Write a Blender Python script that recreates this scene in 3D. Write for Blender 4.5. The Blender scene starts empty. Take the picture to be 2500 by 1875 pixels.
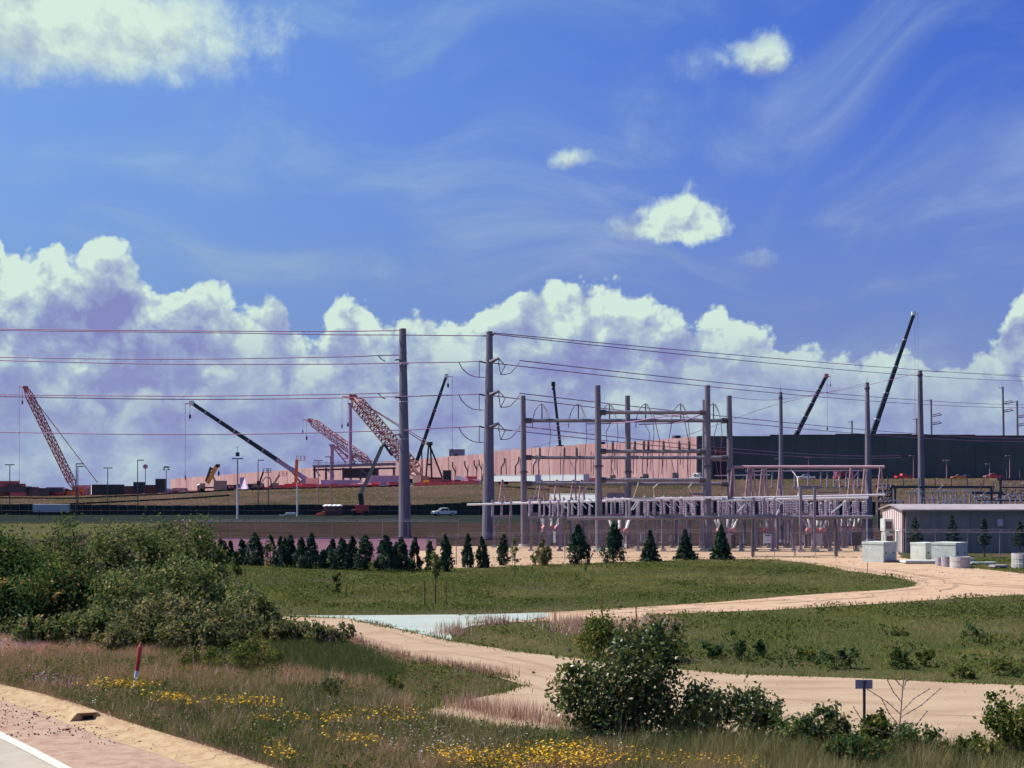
import bpy, math, random
import numpy as np
from mathutils import Vector, Matrix, Quaternion

# ------------------------------------------------------------------ scene, camera, sky, sun
scene = bpy.context.scene
COL = scene.collection
F, U0, V0, H = 3611.0, 1250.0, 1195.0, 6.3      # focal length in px of a 2500 px wide picture, horizon row, eye height

cam_data = bpy.data.cameras.new("camera")
cam = bpy.data.objects.new("camera", cam_data)
COL.objects.link(cam)
cam.location = (0, 0, H)
cam.rotation_euler = (math.radians(90), 0, 0)
cam_data.sensor_width = 36.0
cam_data.lens = 36.0 * F / 2500.0
cam_data.shift_y = (V0 - 937.5) / 2500.0
cam_data.clip_start = 0.5
cam_data.clip_end = 20000
scene.camera = cam
scene.render.resolution_x, scene.render.resolution_y = 1024, 768
scene.render.engine = 'CYCLES'
scene.view_settings.view_transform = 'Standard'
scene.view_settings.look = 'None'
EXPO = 0.7                                          # the photograph is exposed for the ground
scene.view_settings.exposure = EXPO
scene.view_settings.gamma = 1.0
scene.view_settings.use_curve_mapping = False
scene.cycles.use_adaptive_sampling = True
scene.cycles.adaptive_threshold = 0.03
scene.cycles.adaptive_min_samples = 12
scene.cycles.max_bounces = 5
scene.cycles.diffuse_bounces = 2
scene.cycles.glossy_bounces = 2
scene.cycles.transparent_max_bounces = 8
scene.cycles.caustics_reflective = False
scene.cycles.caustics_refractive = False
try:
    scene.cycles.use_denoising = True
    scene.cycles.denoiser = 'OPENIMAGEDENOISE'
    scene.cycles.denoising_prefilter = 'ACCURATE'
except Exception:
    pass

SUN_EL, SUN_BACK = math.radians(53), math.radians(17)      # sun high on the left, a little beyond the scene
SUN_DIR = Vector((-math.cos(SUN_BACK) * math.cos(SUN_EL), math.sin(SUN_BACK) * math.cos(SUN_EL), math.sin(SUN_EL)))
sun_data = bpy.data.lights.new("sun", 'SUN')
sun_data.energy = 5.0
sun_data.angle = math.radians(0.5)
sun_data.color = (1.0, 0.93, 0.86)
sun = bpy.data.objects.new("sun", sun_data)
COL.objects.link(sun)
sun.location = SUN_DIR * 400
sun.rotation_euler = SUN_DIR.to_track_quat('Z', 'Y').to_euler()


class Nodes:
    """short hand for building shader expressions"""
    def __init__(s, tree):
        s.t = tree

    def new(s, kind, **kw):
        n = s.t.nodes.new(kind)
        for k, v in kw.items():
            setattr(n, k, v)
        return n

    def put(s, sock, v):
        if isinstance(v, bpy.types.NodeSocket):
            s.t.links.new(v, sock)
        else:
            sock.default_value = v

    def m(s, op, a, b=None, c=None, clamp=False):
        n = s.new('ShaderNodeMath', operation=op, use_clamp=clamp)
        for i, v in enumerate((a, b, c)):
            if v is not None:
                s.put(n.inputs[i], v)
        return n.outputs[0]

    def add(s, a, b): return s.m('ADD', a, b)
    def sub(s, a, b): return s.m('SUBTRACT', a, b)
    def mul(s, a, b): return s.m('MULTIPLY', a, b)
    def mad(s, a, b, c): return s.m('MULTIPLY_ADD', a, b, c)
    def sat(s, a): return s.m('ADD', a, 0.0, clamp=True)

    def vec(s, x, y, z=0.0):
        n = s.new('ShaderNodeCombineXYZ')
        for i, v in enumerate((x, y, z)):
            s.put(n.inputs[i], v)
        return n.outputs[0]

    def step(s, a, lo, hi):
        n = s.new('ShaderNodeMapRange', interpolation_type='SMOOTHSTEP')
        s.put(n.inputs[0], a)
        s.put(n.inputs[1], lo)
        s.put(n.inputs[2], hi)
        return n.outputs[0]

    def remap(s, a, lo, hi, to0, to1):
        n = s.new('ShaderNodeMapRange')
        for i, v in enumerate((a, lo, hi, to0, to1)):
            s.put(n.inputs[i], v)
        return n.outputs[0]

    def noise(s, vec, scale, detail=4.0, rough=0.55, dist=0.0, color=False, dims='2D'):
        n = s.new('ShaderNodeTexNoise', noise_dimensions=dims)
        s.put(n.inputs['Vector'], vec)
        n.inputs['Scale'].default_value = scale
        n.inputs['Detail'].default_value = detail
        n.inputs['Roughness'].default_value = rough
        n.inputs['Distortion'].default_value = dist
        return n.outputs[1 if color else 0]

    def voro(s, vec, scale, detail=3.0, rough=0.5):
        n = s.new('ShaderNodeTexVoronoi', voronoi_dimensions='2D', feature='F1')
        n.normalize = True
        s.put(n.inputs['Vector'], vec)
        n.inputs['Scale'].default_value = scale
        n.inputs['Detail'].default_value = detail
        n.inputs['Roughness'].default_value = rough
        return n.outputs['Distance']

    def mix(s, f, a, b, kind='MIX'):
        n = s.new('ShaderNodeMix', data_type='RGBA', blend_type=kind)
        s.put(n.inputs[0], f)
        for sock, v in ((n.inputs[6], a), (n.inputs[7], b)):
            s.put(sock, v if isinstance(v, bpy.types.NodeSocket) else (*v[:3], 1.0))
        return n.outputs[2]

    def ramp(s, f, stops, interp='LINEAR'):
        n = s.new('ShaderNodeValToRGB')
        r = n.color_ramp
        r.interpolation = interp
        while len(r.elements) < len(stops):
            r.elements.new(0.5)
        for e, (p, c) in zip(r.elements, stops):
            e.position = p
            e.color = (*c[:3], 1.0) if len(c) >= 3 else (c[0],) * 3 + (1.0,)
        s.put(n.inputs[0], f)
        return n.outputs[0]

    def curve(s, x, pts):
        n = s.new('ShaderNodeFloatCurve')
        c = n.mapping.curves[0]
        while len(c.points) < len(pts):
            c.points.new(0.5, 0.5)
        for p, (a, b) in zip(c.points, pts):
            p.location = (a, b)
            p.handle_type = 'AUTO'
        n.mapping.update()
        s.put(n.inputs['Value'], x)
        return n.outputs[0]


def lin(r, g, b):
    """sRGB 0..255 to linear"""
    f = lambda c: (c / 255 / 12.92) if c <= 10.31 else ((c / 255 + 0.055) / 1.055) ** 2.4
    return (f(r), f(g), f(b))


def AZ(u): return math.atan((u - U0) / F)
def EL(u, v): return math.atan((V0 - v) / F * math.cos(AZ(u)))


def build_world():
    w = bpy.data.worlds.new("World")
    scene.world = w
    w.use_nodes = True
    t = w.node_tree
    t.nodes.clear()
    q = Nodes(t)
    STR = 0.1
    out = q.new('ShaderNodeOutputWorld')
    bg = q.new('ShaderNodeBackground')
    bg.inputs[1].default_value = STR
    t.links.new(bg.outputs[0], out.inputs[0])
    sky = q.new('ShaderNodeTexSky', sky_type='NISHITA')
    sky.sun_disc = False
    sky.sun_elevation = SUN_EL
    sky.sun_rotation = math.atan2(SUN_DIR.x, SUN_DIR.y)
    sky.altitude = 250
    sky.air_density = 1.0
    sky.dust_density = 0.6
    sky.ozone_density = 3.0
    tc = q.new('ShaderNodeTexCoord')
    sep = q.new('ShaderNodeSeparateXYZ')
    t.links.new(tc.outputs['Generated'], sep.inputs[0])
    x, y, z = sep.outputs
    az = q.m('ARCTAN2', x, y)
    el = q.m('ARCSINE', z)
    G = 2.0 ** -EXPO                                  # picture value to radiance
    K = lambda c: tuple(v / STR * G for v in c)

    # deepen the blue of the clear sky towards the picture's saturated violet blue
    hs = q.new('ShaderNodeHueSaturation')
    hs.inputs['Saturation'].default_value = 1.25
    hs.inputs['Hue'].default_value = 0.508
    t.links.new(sky.outputs[0], hs.inputs['Color'])
    base = q.mix(1.0, hs.outputs[0], (0.58 * G, 0.69 * G, 1.36 * G), 'MULTIPLY')
    # pale aureole of the humid air round the sun
    dt = q.new('ShaderNodeVectorMath', operation='DOT_PRODUCT')
    t.links.new(tc.outputs['Generated'], dt.inputs[0])
    dt.inputs[1].default_value = SUN_DIR
    aur = q.step(dt.outputs['Value'], 0.14, 0.80)
    base = q.mix(q.mul(aur, 0.62), base, K(lin(150, 196, 226)))

    def sep2(c):
        sp = q.new('ShaderNodeSeparateColor'); t.links.new(c, sp.inputs[0])
        return q.sub(sp.outputs[0], 0.5), q.sub(sp.outputs[1], 0.5)

    # thin high cirrus: streaks bent by a slow warp
    wa, we = sep2(q.noise(q.vec(az, el), 4.0, 1.0, 0.5, color=True))
    ca = q.mad(wa, 0.20, az)
    ce = q.mad(we, 0.16, el)
    c1 = q.noise(q.vec(q.mad(ca, 3.0, 3.7), q.mul(ce, 11.0)), 2.0, 5.0, 0.56)
    c2 = q.noise(q.vec(q.mul(q.add(ca, q.mul(ce, 1.2)), 4.0), q.mul(q.sub(ce, q.mul(ca, 0.7)), 10.0)), 1.8, 5.0, 0.56)
    cir = q.add(q.mul(q.step(c1, 0.40, 0.86), 0.60), q.mul(q.step(c2, 0.50, 0.95), 0.26))
    cirm = q.sat(q.mul(q.mul(cir, q.step(el, 0.04, 0.17)), 0.95))
    veil = q.mul(q.step(el, 0.31, 0.06), 0.82)
    cir = q.sat(q.add(cirm, veil))
    col = q.mix(cir, base, q.mix(cirm, q.mix(aur, K(lin(116, 138, 190)), K(lin(140, 184, 214))), q.mix(aur, K(lin(150, 178, 226)), K(lin(178, 214, 230)))))

    # ---- cumulus: fields shared by every cloud --------------------------------
    LX, LE = -0.008, 0.010            # where the light comes from, in the sky
    w1, w2 = sep2(q.noise(q.vec(az, el), 18.0, 4.0, 0.62, color=True))
    a, e = q.mad(w1, 0.016, az), q.mad(w2, 0.016, el)

    def billow(a, e):
        return q.sub(1.0, q.voro(q.vec(a, q.mul(e, 1.12)), 19.0, 4.0, 0.60))
    b1, b2 = billow(a, e), billow(q.add(a, LX), q.add(e, LE))
    big = q.sub(q.noise(q.vec(az, q.add(el, 3.0)), 10.0, 2.0, 0.5), 0.5)
    fine = q.sub(q.noise(q.vec(q.add(a, 2.0), e), 30.0, 5.0, 0.62), 0.5)
    relief = q.add(q.mul(q.sub(b1, b2), 2.6), q.mul(fine, 0.55))
    bright, mid, dark = lin(214, 236, 222), lin(152, 167, 203), lin(134, 138, 192)

    def paint(col, alpha, tone):
        cc = q.ramp(tone, [(0.0, K(dark)), (0.40, K(mid)), (0.75, K(lin(182, 203, 212))), (1.0, K(bright))])
        return q.mix(alpha, col, cc)

    crest_px = [(0, 560), (62, 630), (110, 596), (140, 590), (180, 655), (235, 590), (290, 600), (350, 680), (400, 725), (450, 690), (540, 690),
                (585, 750), (625, 770), (662, 705), (710, 760), (770, 815), (835, 752), (880, 752), (940, 790), (1025, 742), (1090, 775),
                (1150, 760), (1220, 745), (1300, 695), (1385, 674), (1470, 690), (1540, 730), (1610, 725), (1690, 760), (1740, 740),
                (1800, 785), (1880, 805), (1930, 850), (2010, 845), (2110, 855), (2180, 835), (2230, 845), (2290, 900), (2360, 870), (2420, 840), (2460, 765), (2500, 720)]
    A0, A1 = AZ(0), AZ(2500)
    W = A1 - A0
    EM = 0.20
    pts = [((AZ(u) - A0) / W, EL(u, v) / EM) for u, v in crest_px]
    f = q.m('PINGPONG', q.m('DIVIDE', q.sub(q.mad(w1, 0.012, az), A0), W), 1.0)
    crest = q.sub(q.mul(q.curve(f, pts), EM), 0.004)
    cn1, cn2 = sep2(q.noise(q.vec(a, 7.0), 13.0, 2.0, 0.5, color=True))

    def bank(col, top, amp, soft, opac, bias, depth, sgn, lift):
        """heaped bank under the crest line top"""
        d = q.add(q.sub(top, e), q.mul(q.sub(b1, 0.64), amp))
        alpha = q.mul(q.step(d, 0.0, soft), opac)
        tone = q.add(relief, q.mad(big, sgn, bias))
        tone = q.add(tone, q.mul(q.sub(b1, 0.62), 1.5))
        tone = q.sub(tone, q.mul(q.step(d, 0.0, depth), lift))
        return paint(col, alpha, q.sat(tone))

    col = bank(col, crest, 0.070, 0.007, 0.96, 0.90, 0.060, 1.15, 0.70)
    col = bank(col, q.mad(cn1, 0.16, 0.070), 0.07, 0.014, 0.74, 0.74, 0.050, -1.1, 0.62)
    # soft layered cloud that fills the air over the horizon
    ln = q.noise(q.vec(a, q.mul(e, 1.6)), 19.0, 4.0, 0.58)
    la = q.mul(q.step(q.sub(q.mad(big, 0.08, 0.075), el), -0.045, 0.045), 0.82)
    col = paint(col, la, q.sat(q.add(q.mad(q.sub(ln, 0.5), 1.5, 0.35), q.mul(q.sub(b1, 0.6), 0.25))))

    # separate fair-weather clouds
    def puff(col, u, v, ru, rv, amp, soft, opac, bias, flat=1.6, bumps=1.0, shade=0.30):
        da = q.m('DIVIDE', q.sub(a, AZ(u)), ru / F)
        de = q.m('DIVIDE', q.sub(e, EL(u, v)), rv / F)
        low = q.m('MINIMUM', de, 0.0)
        hi = q.m('MAXIMUM', de, 0.0)
        r2 = q.add(q.mul(da, da), q.add(q.mul(hi, hi), q.mul(q.mul(low, low), flat)))
        d = q.add(q.sub(1.0, q.m('SQRT', r2)), q.mul(q.add(q.mul(q.sub(b1, 0.6), bumps), fine), amp))
        alpha = q.mul(q.step(d, 0.0, soft), opac)
        tone = q.add(q.mul(relief, bumps), q.mad(de, shade, bias))
        return paint(col, alpha, q.sat(tone))

    col = puff(col, 130, 60, 590, 165, 0.75, 0.62, 1.0, 0.93, 1.3, 0.45, 0.22)
    col = puff(col, 1660, 555, 150, 80, 1.0, 0.45, 0.98, 0.95, 3.0)
    col = puff(col, 1545, 560, 75, 55, 1.0, 0.75, 0.75, 0.80, 3.0)
    col = puff(col, 1390, 392, 62, 38, 1.0, 0.9, 0.8, 0.84, 2.0)
    col = puff(col, 1868, 140, 100, 66, 1.3, 0.95, 0.9, 0.90, 2.0)
    col = puff(col, 1690, 165, 90, 62, 1.3, 1.5, 0.32, 0.6, 2.0)
    col = puff(col, 1855, 645, 60, 32, 1.2, 1.4, 0.5, 0.5, 2.0)
    t.links.new(col, bg.inputs[0])
    w.cycles.sampling_method = 'MANUAL'
    w.cycles.sample_map_resolution = 512


build_world()

# ------------------------------------------------------------------ helpers
RND = random.Random(11)
NP = np.random.default_rng(7)


def P(u, v, Y):
    """point that stands Y metres ahead of the camera, measured in the 2500 x 1875 photograph"""
    return Vector(((u - U0) / F * Y, Y, H + (V0 - v) / F * Y))


def XY(u, v, z=0.0):
    """point of the level ground"""
    Y = F * (H - z) / (v - V0)
    return Vector(((u - U0) / F * Y, Y, z))


def smooth(a, b, x):
    t = np.clip((x - a) / (b - a), 0, 1)
    return t * t * (3 - 2 * t)


CREST_U = np.array([-900, 0, 200, 400, 560, 800, 1000, 1200, 1500, 1700, 2500, 3600], float)
CREST_V = np.array([1216, 1213, 1212, 1206, 1198, 1192, 1188, 1180, 1178, 1172, 1168, 1166], float)
CREST_X = (CREST_U - U0) / F * 450
CREST_Z = H + (V0 - CREST_V) / F * 450


def ground_z(x, y):
    x, y = np.asarray(x, float), np.asarray(y, float)
    top = np.interp(x * 450 / np.maximum(y, 300), CREST_X, CREST_Z)
    z = 0.25 * smooth(215, 260, y) + (top - 0.25) * smooth(352, 452, y)
    und = 0.22 * np.sin(x * 0.06 + 0.02 * y) * np.sin(y * 0.05 + 1.3) * smooth(362, 390, y) * (1 - smooth(420, 450, y))
    return z + und - 9.0 * smooth(1500, 6000, y)


def GZ(x, y): return float(ground_z(x, y))


def G(u, Y):
    """point of the terrain Y metres ahead, below picture column u"""
    x = (u - U0) / F * Y
    return Vector((x, Y, GZ(x, Y)))


def frame_of(d):
    d = d.normalized()
    up = Vector((0, 0, 1)) if abs(d.z) < 0.94 else Vector((0, 1, 0))
    s = d.cross(up).normalized()
    return s, d.cross(s).normalized() * -1


class MB:
    """collects simple solids into one mesh"""
    def __init__(s):
        s.v, s.f = [], []

    def _add(s, vs, fs):
        o = len(s.v)
        s.v.extend(Vector(p) for p in vs)
        s.f.extend(tuple(i + o for i in f) for f in fs)
        return s

    def box(s, c, size, rz=0.0, M=None):
        hx, hy, hz = size[0] / 2, size[1] / 2, size[2] / 2
        R = M or Matrix.Rotation(rz, 3, 'Z')
        c = Vector(c)
        vs = [c + R @ Vector((x, y, z)) for z in (-hz, hz) for x, y in ((-hx, -hy), (hx, -hy), (hx, hy), (-hx, hy))]
        return s._add(vs, [(3, 2, 1, 0), (4, 5, 6, 7), (0, 1, 5, 4), (1, 2, 6, 5), (2, 3, 7, 6), (3, 0, 4, 7)])

    def beam(s, p0, p1, w, h=None):
        p0, p1 = Vector(p0), Vector(p1)
        h = h or w
        a, b = frame_of(p1 - p0)
        a, b = a * w / 2, b * h / 2
        vs = [p + i * a + j * b for p in (p0, p1) for i, j in ((-1, -1), (1, -1), (1, 1), (-1, 1))]
        return s._add(vs, [(3, 2, 1, 0), (4, 5, 6, 7), (0, 1, 5, 4), (1, 2, 6, 5), (2, 3, 7, 6), (3, 0, 4, 7)])

    def cone(s, p0, p1, r0, r1=None, n=8):
        p0, p1 = Vector(p0), Vector(p1)
        r1 = r0 if r1 is None else r1
        a, b = frame_of(p1 - p0)
        vs = []
        for p, r in ((p0, r0), (p1, r1)):
            for i in range(n):
                t = 2 * math.pi * i / n
                vs.append(p + a * (r * math.cos(t)) + b * (r * math.sin(t)))
        fs = [(i, (i + 1) % n, n + (i + 1) % n, n + i) for i in range(n)]
        fs += [tuple(range(n - 1, -1, -1)), tuple(range(n, 2 * n))]
        return s._add(vs, fs)

    def tube(s, pts, r, n=5):
        pts = [Vector(p) for p in pts]
        vs, fs = [], []
        for k, p in enumerate(pts):
            d = (pts[min(k + 1, len(pts) - 1)] - pts[max(k - 1, 0)])
            a, b = frame_of(d)
            for i in range(n):
                t = 2 * math.pi * i / n
                vs.append(p + a * (r * math.cos(t)) + b * (r * math.sin(t)))
        for k in range(len(pts) - 1):
            fs += [(k * n + i, k * n + (i + 1) % n, (k + 1) * n + (i + 1) % n, (k + 1) * n + i) for i in range(n)]
        fs += [tuple(range(n - 1, -1, -1)), tuple(range((len(pts) - 1) * n, len(pts) * n))]
        return s._add(vs, fs)

    def lathe(s, base, prof, n=10, axis=None):
        """prof: (radius, height) pairs from base along axis"""
        base = Vector(base)
        ax = Vector(axis or (0, 0, 1)).normalized()
        a, b = frame_of(ax)
        vs, fs = [], []
        for r, h in prof:
            for i in range(n):
                t = 2 * math.pi * i / n
                vs.append(base + ax * h + a * (r * math.cos(t)) + b * (r * math.sin(t)))
        m = len(prof)
        for k in range(m - 1):
            fs += [(k * n + i, k * n + (i + 1) % n, (k + 1) * n + (i + 1) % n, (k + 1) * n + i) for i in range(n)]
        fs += [tuple(range(n - 1, -1, -1)), tuple(range((m - 1) * n, m * n))]
        return s._add(vs, fs)

    def prism(s, poly, y0, y1, axis='Y'):
        """outline in (x, z) extruded along y"""
        n = len(poly)
        mk = (lambda p, y: (p[0], y, p[1])) if axis == 'Y' else ((lambda p, y: (y, p[0], p[1])) if axis == 'X' else (lambda p, y: (p[0], p[1], y)))
        vs = [mk(p, y0) for p in poly] + [mk(p, y1) for p in poly]
        fs = [(i, (i + 1) % n, n + (i + 1) % n, n + i) for i in range(n)]
        fs += [tuple(range(n - 1, -1, -1)), tuple(range(n, 2 * n))]
        return s._add(vs, fs)

    def poly(s, pts):
        return s._add(pts, [tuple(range(len(pts)))])

    def shift(s, d):
        s.v = [p + Vector(d) for p in s.v]
        return s

    def turn(s, R):
        s.v = [R @ p for p in s.v]
        return s


def world_loc(o):
    v = Vector((0, 0, 0))
    while o is not None:
        v += o.location
        o = o.parent
    return v


def link_mesh(name, mesh, mat, parent=None, kind=None):
    mesh.materials.append(M[mat] if isinstance(mat, str) else mat)
    o = bpy.data.objects.new(name, mesh)
    COL.objects.link(o)
    if parent is not None:
        o.parent = parent
    if kind:
        o['kind'] = kind
    return o


def part(name, mb, mat, parent=None, kind=None, smooth_shade=False):
    """one mesh object; the builder's points are world points, the parent's place is taken off"""
    off = world_loc(parent) if parent is not None else Vector((0, 0, 0))
    me = bpy.data.meshes.new(name)
    me.from_pydata([tuple(p - off) for p in mb.v], [], mb.f)
    if smooth_shade:
        me.polygons.foreach_set('use_smooth', [True] * len(me.polygons))
    me.update()
    return link_mesh(name, me, mat, parent, kind)


def tag(o, label, cat, group=None):
    o['label'] = label
    o['category'] = cat
    if group:
        o['group'] = group
    return o


def thing(name, label, cat, loc=(0, 0, 0), group=None, rz=0.0):
    o = bpy.data.objects.new(name, None)
    COL.objects.link(o)
    o.empty_display_size = 0.3
    o.location = loc
    o.rotation_euler = (0, 0, rz)
    return tag(o, label, cat, group)


def copy_thing(root, loc=None, rz=None, label=None, scale=None, group=None, parent=None):
    c = root.copy()
    COL.objects.link(c)
    c.parent = parent
    if loc is not None:
        c.location = loc
    if rz is not None:
        c.rotation_euler = (0, 0, rz)
    if scale is not None:
        c.scale = scale if hasattr(scale, '__len__') else (scale,) * 3
    if label:
        c['label'] = label
    if group:
        c['group'] = group
    for ch in list(root.children):
        copy_thing(ch, parent=c)
    return c


def np_mesh(name, verts, faces, mat, parent=None, kind=None, tint=None, smooth_shade=False):
    """numpy vertices (N,3) and equal-sized faces (M,k)"""
    off = world_loc(parent) if parent is not None else Vector((0, 0, 0))
    verts = np.asarray(verts, np.float32) - np.array(off, np.float32)
    faces = np.asarray(faces, np.int32)
    me = bpy.data.meshes.new(name)
    n, k = faces.shape
    me.vertices.add(len(verts))
    me.vertices.foreach_set('co', verts.ravel())
    me.loops.add(n * k)
    me.loops.foreach_set('vertex_index', faces.ravel())
    me.polygons.add(n)
    me.polygons.foreach_set('loop_start', np.arange(0, n * k, k, dtype=np.int32))
    me.update(calc_edges=True)
    if smooth_shade:
        me.polygons.foreach_set('use_smooth', np.ones(n, bool))
    if tint is not None:
        at = me.attributes.new('tint', 'FLOAT', 'FACE')
        at.data.foreach_set('value', np.asarray(tint, np.float32))
    return link_mesh(name, me, mat, parent, kind)


def rand_unit(n):
    d = NP.normal(size=(n, 3))
    return d / np.maximum(np.linalg.norm(d, axis=1, keepdims=True), 1e-6)


def leaf_quads(c, size, asp=0.55, up=0.0, tilt=None):
    """rhombic leaves round the centres c: vertices and faces"""
    n = len(c)
    d = rand_unit(n)
    d[:, 2] += up
    d /= np.linalg.norm(d, axis=1, keepdims=True)
    o = rand_unit(n)
    s = np.cross(d, o)
    s /= np.maximum(np.linalg.norm(s, axis=1, keepdims=True), 1e-6)
    L = (size * NP.uniform(0.65, 1.35, (n, 1)))
    ax, ay = d * L * 0.5, s * L * 0.5 * asp
    v = np.stack([c - ax, c + ay, c + ax, c - ay], 1).reshape(-1, 3)
    f = np.arange(4 * n).reshape(-1, 4)
    return v, f


def in_poly(px, py, poly):
    inside = np.zeros(len(px), bool)
    n = len(poly)
    j = n - 1
    for i in range(n):
        xi, yi = poly[i][0], poly[i][1]
        xj, yj = poly[j][0], poly[j][1]
        c = ((yi > py) != (yj > py)) & (px < (xj - xi) * (py - yi) / (yj - yi + 1e-12) + xi)
        inside ^= c
        j = i
    return inside


def value_noise(x, y, scale, seed=0):
    """cheap smooth lattice noise for placing things"""
    r = np.random.default_rng(seed)
    g = r.random((64, 64))
    fx, fy = x / scale, y / scale
    ix, iy = np.floor(fx).astype(int), np.floor(fy).astype(int)
    tx, ty = fx - ix, fy - iy
    tx, ty = tx * tx * (3 - 2 * tx), ty * ty * (3 - 2 * ty)
    a, b = g[ix % 64, iy % 64], g[(ix + 1) % 64, iy % 64]
    c, d = g[ix % 64, (iy + 1) % 64], g[(ix + 1) % 64, (iy + 1) % 64]
    return (a * (1 - tx) + b * tx) * (1 - ty) + (c * (1 - tx) + d * tx) * ty


def ordinal(k):
    return ['first', 'second', 'third', 'fourth', 'fifth', 'sixth', 'seventh', 'eighth', 'ninth', 'tenth', 'eleventh', 'twelfth', 'thirteenth',
            'fourteenth', 'fifteenth', 'sixteenth', 'seventeenth', 'eighteenth', 'nineteenth', 'twentieth', 'twenty-first', 'twenty-second',
            'twenty-third', 'twenty-fourth', 'twenty-fifth', 'twenty-sixth', 'twenty-seventh', 'twenty-eighth', 'twenty-ninth', 'thirtieth'][k]


# ------------------------------------------------------------------ materials
M = {}


def mat(name, col, rough=0.65, metal=0.0, var=0.18, scale=1.5, bump=0.0, bscale=None, streak=None, col2=None, spec=0.4, big=0.0):
    m = bpy.data.materials.new(name)
    m.use_nodes = True
    t = m.node_tree
    b = t.nodes['Principled BSDF']
    q = Nodes(t)
    tc = q.new('ShaderNodeNewGeometry')
    pos = tc.outputs['Position']
    if streak:
        mp = q.new('ShaderNodeMapping')
        mp.inputs['Scale'].default_value = streak
        t.links.new(pos, mp.inputs[0])
        v = mp.outputs[0]
    else:
        v = pos
    n = q.noise(v, scale, 5.0, 0.6, dims='3D')
    c2 = col2 or tuple(min(1, c * 0.45) for c in col)
    f = q.mul(q.step(n, 0.38, 0.68), var if not col2 else 1.0)
    c = q.mix(f, col, c2)
    if big:
        n2 = q.noise(pos, 0.08, 3.0, 0.5, dims='3D')
        c = q.mix(q.mul(q.step(n2, 0.4, 0.65), big), c, tuple(x * 0.6 for x in col))
    t.links.new(c, b.inputs['Base Color'])
    b.inputs['Roughness'].default_value = rough
    b.inputs['Metallic'].default_value = metal
    b.inputs['Specular IOR Level'].default_value = spec
    if bump:
        bn = q.noise(pos, bscale or scale * 6, 4.0, 0.6, dims='3D')
        bp = q.new('ShaderNodeBump')
        bp.inputs['Strength'].default_value = 0.6
        bp.inputs['Distance'].default_value = bump
        t.links.new(bn, bp.inputs['Height'])
        t.links.new(bp.outputs[0], b.inputs['Normal'])
    M[name] = m
    return m


def leaf_mat(name, stops, trans=0.40, gloss=0.0):
    m = bpy.data.materials.new(name)
    m.use_nodes = True
    t = m.node_tree
    t.nodes.clear()
    q = Nodes(t)
    at = q.new('ShaderNodeAttribute', attribute_name='tint')
    c = q.ramp(at.outputs['Fac'], stops)
    d = q.new('ShaderNodeBsdfDiffuse')
    tr = q.new('ShaderNodeBsdfTranslucent')
    mx = q.new('ShaderNodeMixShader')
    out = q.new('ShaderNodeOutputMaterial')
    t.links.new(c, d.inputs[0])
    c2 = q.mix(1.0, c, (1.1, 1.0, 0.7), 'MULTIPLY')
    t.links.new(c2, tr.inputs[0])
    mx.inputs[0].default_value = trans
    t.links.new(d.outputs[0], mx.inputs[1])
    t.links.new(tr.outputs[0], mx.inputs[2])
    last = mx.outputs[0]
    if gloss:
        g = q.new('ShaderNodeBsdfGlossy')
        g.inputs['Roughness'].default_value = 0.38
        g.inputs[0].default_value = (1.0, 0.9, 0.9, 1)
        m2 = q.new('ShaderNodeMixShader')
        m2.inputs[0].default_value = gloss
        t.links.new(last, m2.inputs[1])
        t.links.new(g.outputs[0], m2.inputs[2])
        last = m2.outputs[0]
    t.links.new(last, out.inputs[0])
    M[name] = m
    return m


# ground
def ground_mat():
    m = bpy.data.materials.new('meadow_ground')
    m.use_nodes = True
    t = m.node_tree
    b = t.nodes['Principled BSDF']
    q = Nodes(t)
    pos = q.new('ShaderNodeNewGeometry').outputs['Position']
    n1 = q.noise(pos, 0.05, 4.0, 0.55, dims='3D')
    n2 = q.noise(pos, 0.55, 5.0, 0.65, dims='3D')
    n3 = q.noise(pos, 6.0, 4.0, 0.65, dims='3D')
    c = q.ramp(n2, [(0.25, (0.04, 0.052, 0.019)), (0.5, (0.068, 0.072, 0.029)), (0.75, (0.097, 0.079, 0.045))])
    c = q.mix(q.mul(q.step(n1, 0.42, 0.62), 0.7), c, (0.09, 0.072, 0.049))
    c = q.mix(q.mul(q.step(n3, 0.45, 0.75), 0.45), c, (0.032, 0.043, 0.017))
    t.links.new(c, b.inputs['Base Color'])
    b.inputs['Roughness'].default_value = 0.95
    b.inputs['Specular IOR Level'].default_value = 0.0
    bp = q.new('ShaderNodeBump')
    bp.inputs['Distance'].default_value = 0.25
    bp.inputs['Strength'].default_value = 0.7
    t.links.new(q.add(n3, n2), bp.inputs['Height'])
    t.links.new(bp.outputs[0], b.inputs['Normal'])
    M['meadow_ground'] = m


ground_mat()
mat('gravel', (0.4, 0.2893, 0.1929), 0.95, col2=(0.3286, 0.2143, 0.1429), scale=0.7, bump=0.03, bscale=9.0, streak=(0.6, 1.2, 1), spec=0.03)
mat('drive', (0.3321, 0.25, 0.1714), 0.92, col2=(0.2679, 0.1893, 0.1286), scale=0.55, bump=0.015, bscale=8.0, streak=(0.5, 1.2, 1), spec=0.03)
mat('apron', (0.315, 0.365, 0.325), 0.85, col2=(0.265, 0.30, 0.27), scale=0.5, streak=(0.3, 1.6, 1), spec=0.03)
mat('asphalt', (0.3286, 0.2393, 0.1786), 0.9, col2=(0.2571, 0.1571, 0.1179), scale=2.2, bump=0.006, bscale=40.0, spec=0.03)
mat('lane', (0.3429, 0.3071, 0.25), 0.9, col2=(0.3, 0.2643, 0.2143), scale=1.3, bump=0.005, bscale=45.0, spec=0.03)
mat('line_paint', (0.5, 0.5143, 0.4429), 0.7, col2=(0.4, 0.3929, 0.3286), scale=7.0)
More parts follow.
